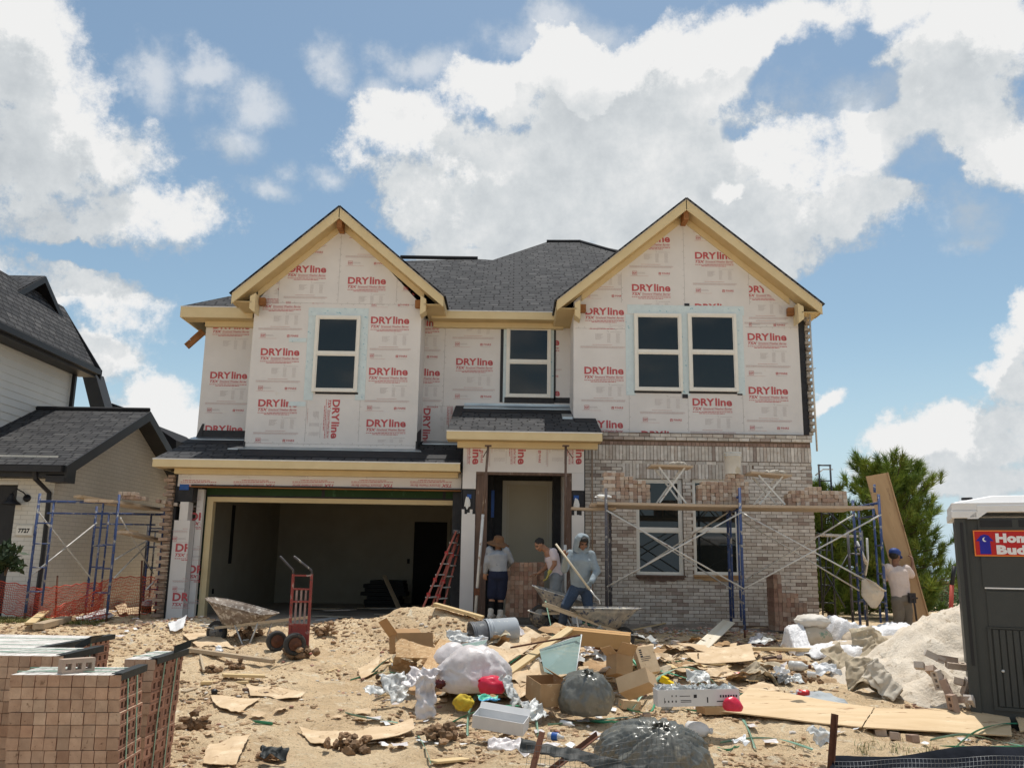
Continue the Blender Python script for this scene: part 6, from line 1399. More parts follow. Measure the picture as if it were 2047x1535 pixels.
# --- 2: man in a pale tee bending over the bricks
Y = 15.3; J = dict(head=q(1079, 1089, .0), neck=q(1094, 1101, .03), chest=q(1103, 1111, .04), waist=q(1109, 1137, .06), pel=q(1112, 1152, .08), face=Vector((-1, -.35, -.75)), up=Vector((-.55, -.1, 1)), shl=q(1106, 1103, -.16), shr=q(1100, 1103, .22), ell=q(1109, 1127, -.20), elr=q(1092, 1134, .22), wrl=q(1098, 1144, -.16), wrr=q(1076, 1146, .16),
   hipl=q(1110, 1155, -.05), hipr=q(1113, 1155, .2), knl=q(1108, 1196, -.08), knr=q(1116, 1196, .22), anl=q(1112, 1232, -.05), anr=q(1122, 1230, .25), ftl=Vector((-1, -.3, 0)), ftr=Vector((-1, -.2, 0)), hl=(Vector((-.35, -.05, -1)), Vector((-1, .2, .1)), .6), hr=(Vector((-1, .1, -.2)), Vector((0, 0, -1)), .4), hs=.92)
t, M_, side = person('person with short black hair and pale pink tee bending over the porch brick cube', Vector((q(1110, 1234).x, Y, .0)), J, M_skin)
def f(mb):
 etube(mb, [J['pel']+Vector((0, 0, .01)), J['waist'], J['chest'], J['neck']+Vector((.02, 0, -.04))], [(.150, .115), (.145, .115), (.170, .125), (.08, .075)], side)
 for s in 'lr': limb(mb, [J['sh'+s], J['sh'+s].lerp(J['el'+s], .55)], [.072, .064])
part(f, 'tee_shirt', M_tee, t)
def f(mb):
 etube(mb, [J['pel']+Vector((0, 0, .03)), J['pel']-Vector((0, 0, .06))], [(.150, .115), (.16, .12)], side)
 for s in 'lr': limb(mb, [J['hip'+s], J['kn'+s], J['an'+s]], [.10, .078, .062])
part(f, 'jeans', M_jeang, t); shoes(t, J, M_boot)
def f(mb): hand(mb, J['wrl'], J['hl'][0], J['hl'][1], .6, 1.12, 1); limb(mb, [J['wrl'], J['wrl'].lerp(J['ell'], .2)], [.034, .037])
part(f, 'glove', M_yglove, t, .007, .0, smooth=1)
def f(mb): mb.blob((0, 0, 0), 1, 1, 1, 0, 0, 1, 3, M=M_ @ Matrix.Translation((0, -.022, .040)) @ Matrix.Diagonal((.083, .096, .088, 1)))
part(f, 'hair', M_hair, t, .008, .006, 30)
# --- 3: hooded worker mixing with a hoe
Y = 14.25; J = dict(head=q(1164, 1085, -.05), neck=q(1159, 1101, .02), chest=q(1160, 1120, .0), waist=q(1160, 1152, .02), pel=q(1160, 1172, .05), face=Vector((.42, -1, -.55)), up=Vector((.1, -.4, 1)), shl=q(1140, 1107, .02), shr=q(1181, 1109, .03), ell=q(1128, 1137, -.12), elr=q(1193, 1143, -.06), wrl=q(1131, 1113, -.38), wrr=q(1181, 1164, -.30),
   hipl=q(1150, 1177, .03), hipr=q(1171, 1177, .06), knl=q(1130, 1212, -.10), knr=q(1176, 1214, .0), anl=q(1124, 1247, .05), anr=q(1172, 1249, .1), ftl=Vector((-.2, -1, 0)), ftr=Vector((.3, -1, 0)), hl=(Vector((-.35, -.25, .8)), Vector((-.2, -1, 0)), 1.1), hr=(Vector((-.6, -.3, -.6)), Vector((-.2, -.9, -.2)), 1.1), hs=.95)
t, M_, side = person('person in hooded blue-grey sweatshirt and jeans working mortar with a long hoe', Vector((q(1150, 1252).x, Y, H(.9, Y))), J, M_skin2)
def f(mb):
 etube(mb, [J['pel']+Vector((0, 0, .0)), J['waist'], J['chest'], J['neck']-Vector((0, 0, .045))], [(.160, .125), (.165, .13), (.195, .135), (.10, .09)], side)
 for s in 'lr': limb(mb, [J['sh'+s], J['el'+s], J['wr'+s].lerp(J['el'+s], .08)], [.078, .064, .045])
part(f, 'sweatshirt', M_hood, t, .012, .009, 8)
def f(mb):      # hood: a shell round the head, open at the face
 A = M_; n1, n2 = 16, 12;
 for a in range(n1+1):
  th = R(-122+244*a/n1); row = [Vector((math.sin(th)*.112, -.022-math.cos(th)*.118*1.0, -.15)), Vector((math.sin(th)*.116, -.022-math.cos(th)*.122, -.05)), Vector((math.sin(th)*.112, -.02-math.cos(th)*.122, .05)), Vector((math.sin(th)*.080, -.012-math.cos(th)*.09, .115)), Vector((0, -.005, .135))]
  limb(mb, [A @ v for v in row], [.020, .019, .019, .019, .019], 8)
 limb(mb, [A @ Vector((math.sin(R(-122))*.112, .05, -.14)), A @ Vector((0, .075, -.165)), A @ Vector((math.sin(R(122))*.112, .05, -.14))], [.022]*3, 8); mb.blob(A @ Vector((0, -.04, -.13)), .11, .11, .07, 0, 0, 1, 2)
part(f, 'hood', M_hood, t, .010, .003, 12, smooth=4)
def f(mb): mb.blob((0, 0, 0), 1, 1, 1, 0, 0, 1, 3, M=M_ @ Matrix.Translation((0, .03, .078)) @ Matrix.Diagonal((.078, .068, .048, 1)))
part(f, 'hair', M_hair, t, .008, .004, 30)
def f(mb):
 etube(mb, [J['pel']+Vector((0, 0, .03)), J['pel']-Vector((0, 0, .06))], [(.155, .12), (.165, .125)], side)
 for s in 'lr': limb(mb, [J['hip'+s], J['kn'+s], J['an'+s]], [.102, .080, .066])
part(f, 'jeans', M_jean, t, .012, .008, 10); shoes(t, J, M_boot)
def f(mb): hand(mb, J['wrr'], J['hr'][0], J['hr'][1], 1.1, 1.12, -1); limb(mb, [J['wrr'], J['wrr'].lerp(J['elr'], .2)], [.034, .038])
part(f, 'glove', M_gglove, t, .007, .0, smooth=1)
a, b = P(1111, 1087, 13.80), P(1195, 1199, 13.58); hn = thing('mixing_hoe', 'long pale-handled mortar hoe held slantwise by the hooded worker', 'hoe', b)
mb = MB(); mb.tube([a, a.lerp(b, .82)], .0165, 8); mb.build('handle', M_handle if False else mk('pale_ash_handle', (.66, .58, .44), (.56, .48, .35), 5, .6), hn)
mb = MB(); c_ = a.lerp(b, .82); mb.tube([c_, a.lerp(b, .93), b+Vector((.02, 0, .0)), b+Vector((.035, 0, -.06))], [.014, .011, .010, .008], 8); mb.box(b.x-.02, b.x+.10, b.y-.09, b.y+.09, b.z-.13, b.z-.12); mb.build('blade', M_galv, hn)
# --- 4: man in a blue cap carrying a board upright
Y = 14.95; J = dict(head=q(1789, 1112, .0), neck=q(1790, 1128, .02), chest=q(1793, 1143, .0), waist=q(1799, 1172), pel=q(1801, 1194), face=Vector((.75, .55, -.25)), up=Vector((0, 0, 1)), shl=q(1776, 1135, -.02), shr=q(1812, 1137, .02), ell=q(1770, 1158, .18), elr=q(1823, 1152, .05), wrl=q(1788, 1160, .30), wrr=q(1824, 1124, .12),
   hipl=q(1794, 1200, -.03), hipr=q(1810, 1200, .03), knl=q(1797, 1234, .0), knr=q(1814, 1232, .05), anl=q(1794, 1262, .0), anr=q(1814, 1258, .08), ftl=Vector((.8, .5, 0)), ftr=Vector((.9, .4, 0)), hr=(Vector((.05, .25, 1)), Vector((-.6, .8, 0)), .9))
t, M_, side = person('person in blue cap, dusty white tee and grey trousers steadying a tall upright board', Vector((q(1803, 1265).x, Y, -.02)), J, M_skin2)
def f(mb):
 etube(mb, [J['pel']+Vector((0, 0, .0)), J['waist'], J['chest'], J['neck']-Vector((0, 0, .04))], [(.160, .120), (.165, .125), (.190, .130), (.09, .08)], side)
 for s in 'lr': limb(mb, [J['sh'+s], J['sh'+s].lerp(J['el'+s], .75)], [.078, .070])
part(f, 'tee_shirt', M_tee2, t, .012, .008, 8)
def f(mb):
 etube(mb, [J['pel']+Vector((0, 0, .04)), J['pel']-Vector((0, 0, .06))], [(.155, .12), (.165, .125)], side)
 for s in 'lr': limb(mb, [J['hip'+s], J['kn'+s], J['an'+s]], [.105, .085, .072])
part(f, 'trousers', M_khaki, t, .012, .008, 10); shoes(t, J, M_boot)
def f(mb):
 mb.blob((0, 0, 0), 1, 1, 1, 0, 0, 1, 3, M=M_ @ Matrix.Translation((0, -.012, .062)) @ Matrix.Diagonal((.095, .108, .080, 1)))
 mb.blob((0, 0, 0), 1, 1, 1, 0, 0, 1, 3, M=M_ @ Matrix.Translation((0, .10, .030)) @ Matrix.Rotation(R(-12), 4, 'X') @ Matrix.Diagonal((.072, .085, .010, 1)))
part(f, 'cap', M_cap, t, .008, .001)
def f(mb): mb.blob((0, 0, 0), 1, 1, 1, 0, 0, 1, 3, M=M_ @ Matrix.Translation((0, -.035, .01)) @ Matrix.Diagonal((.080, .080, .070, 1)))
part(f, 'hair', M_hair, t, .008, .004, 30)
mb = MB(); k = J['pel']+Vector((.13, -.13, 0)); mb.box(k.x-.06, k.x+.05, k.y-.03, k.y+.03, k.z-.08, k.z+.08); mb.tube([k+Vector((0, -.03, .03)), k+Vector((.02, -.03, -.15)), k+Vector((.03, -.03, -.36))], .016, 7); mb.bar(k+Vector((-.06, -.035, .0)), k+Vector((.07, -.035, .0)), .03, .03); mb.build('tool_holster', mk('dark_tool_leather', (.03, .03, .035), (.05, .04, .035), 9, .7), t)
# the board he holds
tl, tr, bl_, br_ = P(1727, 946, 15.35), P(1776, 951, 15.35), P(1812, 1262, 15.15), P(1866, 1258, 15.15)
a, b = (tl+tr)/2, (bl_+br_)/2; b.z = max(b.z, H(b.x, b.y)); L = (b-a).length; w = .36; mb = MB(); mb.box(-L/2, L/2, -w/2, w/2, -.012, .012); mb.box(-L/2, L/2, w/2, w/2+.02, -.03, .035)
o = mb.build('carried_board', mk('stained_plywood', (.50, .34, .19), (.40, .26, .14), 3, .8, .2, 14, stretch=(.5, 3, 3), spots=[(5, .62, .05, (.26, .16, .09))])); d = (b-a).normalized(); x_ = ((tr-tl)+(br_-bl_)).normalized(); x_ = (x_-d*x_.dot(d)).normalized(); x_ = (x_+Vector((0, -.16, 0))); x_ = (x_-d*x_.dot(d)).normalized(); z = d.cross(x_)
o.matrix_world = Matrix.Translation((a+b)/2) @ Matrix((d, x_, z)).transposed().to_4x4(); tag(o, 'tall stained plywood board held upright by the worker in the blue cap', 'board')
# canvas bag hanging on the brace
c = P(1744, 1186, 14.25); mb = MB(); pts = []
out = [(1722, 1158), (1731, 1156), (1766, 1180), (1768, 1190), (1752, 1216), (1740, 1213), (1722, 1190)]; fr_ = [P(a_, b_, 14.18) for a_, b_ in out]; bk_ = [P(a_, b_, 14.40) for a_, b_ in out]; n = len(out); cf = P(1744, 1187, 14.08); cb = P(1744, 1187, 14.48)
mb.mesh(fr_+bk_+[cf, cb], [(i, (i+1) % n, 2*n) for i in range(n)]+[(n+(i+1) % n, n+i, 2*n+1) for i in range(n)]+[((i+1) % n, i, n+i, n+(i+1) % n) for i in range(n)])
M_canvas = mk('cream_canvas', (.60, .50, .38), (.48, .39, .29), 4, .9, .4, 20, spots=[(6, .62, .06, (.36, .30, .22))])
tg = thing('tool_bag', 'cream canvas tool bag hanging from the scaffold brace beside the blue-capped worker', 'bag', c); mb2 = MB(); mb2.v = mb.v; mb2.f = mb.f; mb2.m = mb.m; mb2.c = mb.c; mb2.u = mb.u; mb2.smooth = mb.smooth; fuse(mb2, 'bag_body', M_canvas, tg, .014, 3, .012, 9)
mb = MB(); mb.tube([P(1722, 1160, 14.3), P(1706, 1148, 14.32), P(1730, 1158, 14.25)], .008, 6); mb.tube([P(1731, 1156, 14.2), P(1750, 1166, 14.1), P(1767, 1181, 14.2)], .014, 6); mb.build('strap', M_canvas, tg)
# ------------------------------------------------------------------ portable toilet
M_toil = mk('dark_grey_plastic', (.052, .056, .053), (.045, .048, .046), 3, .5, .15, 80)
M_toilw = mk('white_roof_plastic', (.80, .80, .80), (.74, .74, .74), 3, .4)
TY = 9.55; tx0 = PX(1922, 1200, TY); tw = 1.12; tz0 = -.49; tzw = P(1990, 1036, TY).z
tt = thing('portable_toilet', 'dark grey portable toilet with white roof and red sign, standing on the sand', 'portable toilet', (tx0, TY, tz0)); tt.rotation_euler = (0, 0, R(-24))
def tb(name, boxes, m, par=None): mb = MB(); [mb.box(*b) for b in boxes]; return mb.build(name, m, par or tt)
x0, x1, y0, y1 = tx0, tx0+tw, TY, TY+1.15
tb('cabin', [(x0+.03, x1-.03, y0+.03, y1, tz0+.08, tzw)], M_toil)
tb('corner_post', [(x0, x0+.10, y0, y0+.12, tz0+.08, tzw)], M_toil); tb('corner_post', [(x1-.10, x1, y0, y0+.12, tz0+.08, tzw)], M_toil)
tb('corner_slot', [(x0+.045, x0+.075, y0-.006, y0+.001, tz0+.62, tzw-.05)], M_blk)
tb('skid', [(x0-.02, x1+.02, y0-.05, y0+.05, tz0, tz0+.075)], M_blk); tb('skid', [(x0-.02, x1+.02, y1-.1, y1, tz0, tz0+.075)], M_blk)
px_ = x0+.24
tb('upper_panel', [(px_-.02, x1-.11, y0+.012, y0+.029, tz0+1.42, tzw-.02), (px_, x1-.13, y0+.016, y0+.0295, tz0+1.02, tz0+1.38)], M_toil)
tb('white_strip', [(px_-.01, x1-.12, y0+.002, y0+.0115, tz0+1.405, tz0+1.419)], M_toilw)
rb = [(px_+.03+k*.062, px_+.03+k*.062+.048, y0+.008, y0+.0285, tz0+.23, tz0+.99) for k in range(12)]
tb('ribbed_panel', rb, M_toil); tb('rib_frame', [(px_-.02, x1-.1, y0+.004, y0+.0285, tz0+.19, tz0+.222), (px_-.02, px_+.012, y0+.004, y0+.0285, tz0+.223, tz0+.995), (px_-.02, x1-.1, y0+.004, y0+.0285, tz0+1.0, tz0+1.015)], M_toil)
tb('vent_slot', [(px_-.0, px_+.30, y0+.006, y0+.0115, tzw-.10, tzw-.025), (px_+.36, px_+.66, y0+.006, y0+.0115, tzw-.10, tzw-.025)], M_blk)
for (a, z) in ((px_+.09, .58), (px_+.36, .52), (x0+.13, .12), (x0+.42, .12)):
 mb = MB(); mb.lathe([(.016, 0), (.014, .008), (0, .01)], 12, 0, M=Matrix.Translation((a, y0+.006, tz0+z)) @ Matrix.Rotation(R(90), 4, 'X')); mb.build('bolt', M_galv if z > .3 else M_toil, tt)
# roof: moulded lip, sloping top, vent pipe
mb = MB(); zc = tzw
mb.box(x0-.03, x0+.22, y0-.03, y1+.03, zc-.005, zc+.075); mb.box(x0+.22, x1+.03, y0-.03, y1+.03, zc+.055, zc+.13)
mb.prism([(x0+.14, y0-.03, zc-.005), (x0+.22, y0-.03, zc-.005), (x0+.30, y0-.03, zc+.054), (x0+.221, y0-.03, zc+.054)], (0, 1.2, 0))
mb.box(x0-.02, x1+.02, y0-.02, y1+.02, zc+.0755, zc+.16);
mb.mesh([(x0-.01, y0-.01, zc+.16), (x1+.01, y0-.01, zc+.16), (x1+.01, y1+.01, zc+.16), (x0-.01, y1+.01, zc+.16), (x0+.38, y0+.05, zc+.235), (x1-.30, y0+.05, zc+.235), (x1-.30, y1-.05, zc+.235), (x0+.38, y1-.05, zc+.235)], [(0, 1, 5, 4), (1, 2, 6, 5), (2, 3, 7, 6), (3, 0, 4, 7), (4, 5, 6, 7)])
mb.box(x0+.06, x0+.25, y0+.12, y0+.32, zc+.16, zc+.195); o = mb.build('roof', M_toilw, tt)
bv = o.modifiers.new('b', 'BEVEL'); bv.width = .008; bv.segments = 2; bv.limit_method = 'ANGLE'
mb = MB(); mb.lathe([(.055, 0), (.058, .02), (.055, .035), (0, .036)], 18, 0, M=Matrix.Translation((x0+.15, y0+.22, zc+.195))); mb.build('vent_cap', M_blk, o)
# sign
M_sr = mk('sign_red', (.50, .012, .012), (.46, .01, .01), 2, .4); M_so = mk('sign_orange_edge', (.85, .25, .04), (.8, .22, .03), 2, .4); M_sb = mk('sign_blue', (.015, .012, .33), (.012, .01, .28), 2, .4); M_sw = mk('sign_white', (.82, .80, .80), (.78, .76, .76), 2, .4)
def p2(px, py, dy=0.0): return P(px, py, TY+dy)
sz0, sz1 = p2(1990, 1112).z, p2(1990, 1061).z; sx0 = tx0+.165; S_ = sz1-sz0; sx1 = x1-.12
sg = tb('sign', [(sx0, sx1, y0-.004, y0+.011, sz0, sz1)], M_so)
tb('sign_face', [(sx0+.012, sx1-.012, y0-.0065, y0-.0042, sz0+.012, sz1-.012)], M_sr, sg)
mb = MB(); hx = sx0+.02; hw = S_*.62; zb_ = sz0+.022; yy = y0-.009
mb.poly([(hx+hw*.2, yy, zb_), (hx+hw*.82, yy, zb_), (hx+hw*.80, yy, zb_+S_*.50), (hx+hw, yy, zb_+S_*.50), (hx+hw*.72, yy, zb_+S_*.72), (hx+hw*.52, yy, zb_+S_*.76), (hx+hw*.3, yy, zb_+S_*.72), (hx, yy, zb_+S_*.50), (hx+hw*.2, yy, zb_+S_*.50)]); mb.build('outhouse_emblem', M_sb, sg)
mb = MB(); mc = Vector((hx+hw*.52, yy-.001, zb_+S_*.56)); pts = [mc+Vector((math.cos(a), 0, math.sin(a)))*.024 for a in [R(70+22*k) for k in range(11)]]+[mc+Vector((.010, 0, .004))+Vector((math.cos(a), 0, math.sin(a)))*.019 for a in [R(280-20*k) for k in range(10)]]
for k in range(9): mb.poly([pts[k], pts[k+1], pts[min(20, 20-k-1)], pts[min(20, 20-k)]])
mb.build('moon', M_sw, sg)
for (s_, zf, wf) in (('Home', .55, 2.30), ('Buddy', .10, 2.75)):
 mb = MB()
 for f in text2d(s_, bold=.06, spacing=1.06): mb.poly([(hx+hw*1.12+x*S_*wf*.62, yy, sz0+S_*zf+y*S_*.33) for x, y in f])
 mb.build('lettering', M_sw, sg)
# ------------------------------------------------------------------ sand pile
M_sand = mk('pale_sand', (.74, .66, .55), (.60, .51, .40), 5, .95, .9, 30, bdist=.02, spots=[(9, .58, .06, (.40, .32, .23)), (20, .62, .05, (.74, .68, .58))])
c = W(1905, 1345); cx, cy = PX(1935, 1300, 11.2), 11.25
def heap(name, cx, cy, rx, ry, h, seed, mat, label, cat, rough=.10, n=70, fr=2.2, pw=1.2):
 mb = MB(); vs = []; rings = 34
 for k in range(rings+1):
  for j in range(n):
   t_ = 2*math.pi*j/n; s = k/rings; rr = s*(1+.16*noise.noise(Vector((math.cos(t_)*1.3+seed, math.sin(t_)*1.3, seed)))); x, y = cx+rx*rr*math.cos(t_), cy+ry*rr*math.sin(t_)
   z = H(x, y)+h*max(0, (1-s))**pw*(1+.0*s)-.03*(s > .97); f_ = min(1, (1-s)*4+.15); z += rough*f_*(fbm(x, y, fr, 5, seed)*.9+.4*fbm(x, y, fr*4, 4, seed+4)); vs.append((x, y, z))
 fs = [(k*n+j, k*n+(j+1) % n, (k+1)*n+(j+1) % n, (k+1)*n+j) for k in range(rings) for j in range(n)]; mb.mesh(vs, fs, sm=True); o = mb.build(name, mat, origin=(cx, cy, H(cx, cy))); tag(o, label, cat); return o
heap('sand_pile', cx+.35, cy+.1, 1.95, 1.35, 1.16, 3.0, M_sand, 'heap of pale mortar sand beside the portable toilet', 'sand pile', rough=.11, pw=1.0, fr=3.4)
# ------------------------------------------------------------------ cement sacks
M_sack = mk('kraft_sack', (.56, .47, .36), (.46, .38, .28), 3, .85, .4, 14, spots=[(3.2, .60, .04, (.22, .30, .22)), (9, .62, .05, (.66, .60, .52))])
M_plast = mk('white_plastic_sheet', (.84, .83, .83), (.74, .73, .74), 4, .35, .8, 9, bdist=.05, spec=.5)
def sack(name, c, rx, ry, rz, yaw, label, seed, m=None, group='cement sacks by the sand pile', tilt=0.0, pw=3.0):
 vs, fs = ico(4); mb = MB(); M_ = Matrix.Translation(c) @ Matrix.Rotation(yaw, 4, 'Z') @ Matrix.Rotation(tilt, 4, 'X'); out = []
 for v in vs:
  k = (abs(v.x)**pw+abs(v.y)**pw+abs(v.z)**2.2)**(-1/pw); p = Vector((v.x*k*rx, v.y*k*ry, v.z*k*rz)); e = (abs(p.x)/rx)
  p.z *= 1-.35*e**4; d = noise.noise(v*3.2+Vector((seed, 0, 0)))*.022+noise.noise(Vector((v.x*9+seed, v.y*3, v.z*5)))*.010; p += v*d; out.append(p)
 mb.mesh(out, fs, 0, sm=True, M=M_); o = mb.build(name, m or M_sack, origin=c); tag(o, label, 'sack', group); return o
c0 = W(1629, 1298); y_ = c0.y-13.6; gz0 = c0.z
sack('cement_sack', (c0.x, y_+13.6, gz0+.17), .25, .20, .165, .1, 'upper sack standing directly below the plastic-wrapped top sack', 1)
sack('cement_sack', (c0.x-.0, y_+13.65, gz0+.40), .25, .20, .10, .0, 'topmost cement sack of the pile, wrapped in clear white plastic', 2, mk('dusty_white_sack', (.66, .62, .56), (.56, .51, .44), 3, .6, .5, 12))
sack('cement_sack', (c0.x+.56, y_+13.6, gz0+.10), .20, .20, .17, 1.3, 'small pale sack right of the upright stacked pair', 3, M_canvas)
sack('cement_sack', (c0.x+1.05, y_+13.35, gz0+.11), .34, .24, .12, -.2, 'cement sack with green print lying half under white plastic', 4)
sack('cement_sack', (c0.x+.30, y_+13.15, gz0+.07), .33, .2, .10, .15, 'front cement sack at the foot of the plastic-wrapped stack', 5)
def sheet(name, cx, cy, w, d, fn, label, m, seed, nx_=46, ny_=30, amp=.05, cat='plastic sheet', group=None, yaw=0.0, fold=7.0):
 mb = MB(); vs = []
 for j in range(ny_+1):
  for i in range(nx_+1):
   u, v = i/nx_, j/ny_; ex = .10*noise.noise(Vector((v*5, seed, i*0))); x0_, y0_ = (u-.5)*w*(1+ex), (v-.5)*d*(1+.2*noise.noise(Vector((u*5, seed, 3)))); x = cx+x0_*math.cos(yaw)-y0_*math.sin(yaw); y = cy+x0_*math.sin(yaw)+y0_*math.cos(yaw)
   rd = 1-abs(noise.noise(Vector((x*fold+seed, y*fold*.6, seed))))*2; rd2 = 1-abs(noise.noise(Vector((x*fold*2.3+seed, y*fold*2, seed+5))))*2
   e = min(u, 1-u, v, 1-v)*8; z = H(x, y)+fn(u, v)*min(1, e+.12)+amp*(rd*.7+rd2*.35)*min(1, e+.35)+.012; vs.append((x, y, z))
 fs = [(j*(nx_+1)+i, j*(nx_+1)+i+1, (j+1)*(nx_+1)+i+1, (j+1)*(nx_+1)+i) for j in range(ny_) for i in range(nx_)]
 mb.mesh(vs, fs, sm=True); o = mb.build(name, m, origin=(cx, cy, H(cx, cy))); s_ = o.modifiers.new('t', 'SOLIDIFY'); s_.thickness = .004; tag(o, label, cat, group); return o
sheet('plastic_sheet', c0.x+.95, y_+13.9, 1.35, .75, lambda u, v: .34-.16*u+.05*math.sin(u*9), 'white plastic sheet covering the sacks behind, next to the scaffold foot', M_plast, 2.0)
sheet('plastic_sheet', c0.x+.45, y_+12.95, 1.6, .6, lambda u, v: .17*math.exp(-((u-.4)/.4)**2), 'rumpled white plastic sheet lying in front of the cement sacks', M_plast, 7.0)
sheet('plastic_sheet', c0.x-.30, y_+13.45, .30, .75, lambda u, v: .33*math.exp(-((v-.6)/.35)**2), 'strip of white plastic hanging down the left side of the stacked sacks', M_plast, 4.0)
# crumpled empty sacks
M_esack = mk('crumpled_paper_sack', (.56, .47, .34), (.32, .26, .18), 5, .9, .3, 20, spots=[(5, .58, .04, (.22, .25, .18)), (8, .64, .05, (.68, .64, .55))])
def crumple(name, px, py, w, h, label, m, seed, group=None, cat='paper sack', up=0.0, z=None, amp=.22, sub=4, ht=None, base=None):
 vs, fs = ico(sub); mb = MB(); b = base or W(px, py); out = []; hh = ht or h
 for v in vs:
  n1_ = 1-2*abs(noise.noise(v*1.9+Vector((seed, 0, 0)))); n2_ = 1-2*abs(noise.noise(v*4.3+Vector((0, seed, 0)))); n3_ = 1-2*abs(noise.noise(v*9+Vector((0, seed, 3)))); k = 1+amp*(n1_*.9+n2_*.5+n3_*.22-.7)
  out.append(Vector((v.x*w/2*k, v.y*h/2*k, max(-.3, v.z)*hh/2*k)))
 mb.mesh(out, fs, 0, sm=False, M=Matrix.Translation(b+Vector((0, 0, hh*.22+up)))); o = mb.build(name, m, origin=b); tag(o, label, cat, group); return o
def csheet(name, c, w, h, yaw, pitch, roll, amp, seed, m, label, cat, group=None, nx_=34, ny_=26, fr=2.6, th=.003, fold=0.0, parent=None, flat=False):
 mb = MB(); vs = []; M_ = Matrix.Translation(c) @ Matrix.Rotation(yaw, 4, 'Z') @ Matrix.Rotation(pitch, 4, 'X') @ Matrix.Rotation(roll, 4, 'Y')
 for j in range(ny_+1):
  for i in range(nx_+1):
   u, v = (i/nx_-.5)*w, (j/ny_-.5)*h; q = Vector((u*fr+seed*3.1, v*fr*1.3, seed)); a = 1-2*abs(noise.noise(q)); b = 1-2*abs(noise.noise(q*2.3+Vector((5, 5, 5)))); d = 1-2*abs(noise.noise(q*5.1))
   z = amp*(a*.9+b*.42+d*.16)+fold*abs(u)/w; du = .25*amp*noise.noise(q*2+Vector((9, 0, 0))); dv = .25*amp*noise.noise(q*2+Vector((0, 9, 0))); p = M_ @ Vector((u+du*2, v+dv*2, z))
   p.z = max(p.z, H(p.x, p.y)+.006+.01*(i % 3 == 0)); vs.append(p)
 fs = [(j*(nx_+1)+i, j*(nx_+1)+i+1, (j+1)*(nx_+1)+i+1, (j+1)*(nx_+1)+i) for j in range(ny_) for i in range(nx_)]
 mb.mesh(vs, fs, sm=not flat); o = mb.build(name, m, parent, origin=None if parent else c); s_ = o.modifiers.new('t', 'SOLIDIFY'); s_.thickness = th
 if label: tag(o, label, cat, group)
 return o
G_ = 'empty crumpled sacks before the sand pile'
def esack(px, py, w, h, yaw, pit, label, m, seed, up=.18):
 up = up*.5+.12; pit *= .55; w *= .95; h *= .85
 b = W(px, py); t = thing('empty_sack', label, 'paper sack', b, G_)
 for k, (dp, dy) in enumerate(((0, 0), (R(28), .05))): csheet('sack_wall', b+Vector((0, dy, up)), w, h, yaw+k*.25, pit+dp, R(10*k), .055, seed+k*.37, m, None, None, parent=t, fr=5.0, fold=-.34)
 return t
M_ps = mk('pale_paper_sack', (.64, .58, .49), (.52, .46, .37), 5, .9, .3, 20, spots=[(5, .62, .04, (.36, .42, .33))])
esack(1700, 1352, .60, .55, .5, R(38), 'leftmost crumpled paper sack of the heap before the sand', M_esack, 1)
esack(1752, 1330, .50, .60, -.3, R(62), 'crumpled sack standing tall at the back of the sack heap', M_esack, 2.3, .30)
esack(1822, 1368, .62, .46, .25, R(48), 'pale twisted sack at the right end of the sack heap', M_ps, 3.1, .24)
esack(1738, 1384, .42, .48, -.6, R(50), 'lowest crumpled sack in front of the sack heap', M_esack, 4.7, .16)
esack(1775, 1396, .30, .46, .9, R(64), 'narrow creased sack with pale print, nearest the big plywood sheet', M_ps, 5.9, .2)
esack(1522, 1368, .42, .26, .1, R(16), 'flattened tan sack lying alone left of the sack heap', M_esack, 6.4, .05)
csheet('plastic_wad', W(1562, 1368)+Vector((0, 0, .05)), .24, .2, .4, R(30), 0, .07, 8.4, mk('grey_plastic_wad', (.38, .38, .37), (.16, .16, .16), 9, .35), 'grey plastic wad beside the lone tan sack', 'plastic wad', fr=8)
# ------------------------------------------------------------------ loose bricks and blocks by the toilet
r = random.Random(9); LB = [((1838, 1330), 60, 12, 3, 'grey cored brick tilted on the sand at the back of the spill'), ((1868, 1312), -15, 25, 3, 'pale brick lying highest on the sand slope'), ((1893, 1318), -12, 8, 0, 'brick next to the highest one on the sand slope'), ((1912, 1330), -8, 5, 1, 'brick half hidden by the toilet, high on the slope'),
  ((1875, 1358), 8, 75, 3, 'white-grey cored brick standing on edge with its holes to the street'), ((1893, 1377), -35, 70, 2, 'dark red cored brick lying across the spilled bricks'), ((1918, 1362), 60, 10, 1, 'tan brick leaning right of the pale cored one'), ((1905, 1408), 5, 80, 2, 'red cored brick lowest on the left of the spill'), ((1926, 1398), 95, 8, 0, 'small square-ended brick beside the lowest red one'), ((1935, 1372), 100, 60, 3, 'whitish brick upright against the toilet side'), ((1868, 1345), 30, 35, 0, 'tan cored brick under the pale one on the slope'), ((1940, 1405), 50, 40, 3, 'pale broken brick touching the toilet foot')]
for k, ((a, b), yaw, ti, mi, lab) in enumerate(LB):
 d = ray(a, b); Yk = 9.55+(1408-b)*.0045; q_ = P(a, b, Yk); M_ = Matrix.Translation(q_) @ Matrix.Rotation(R(yaw), 4, 'Z') @ Matrix.Rotation(R(ti), 4, 'Y') @ Matrix.Rotation(R(r.uniform(-15, 15)), 4, 'X') @ Matrix.Rotation(R(90), 4, 'Z') @ Matrix.Scale(1.05, 4)
 o = bpy.data.objects.new('brick', CM[mi]); COL.objects.link(o); o.matrix_world = M_; tag(o, lab, 'brick', 'spilled bricks beside the toilet')
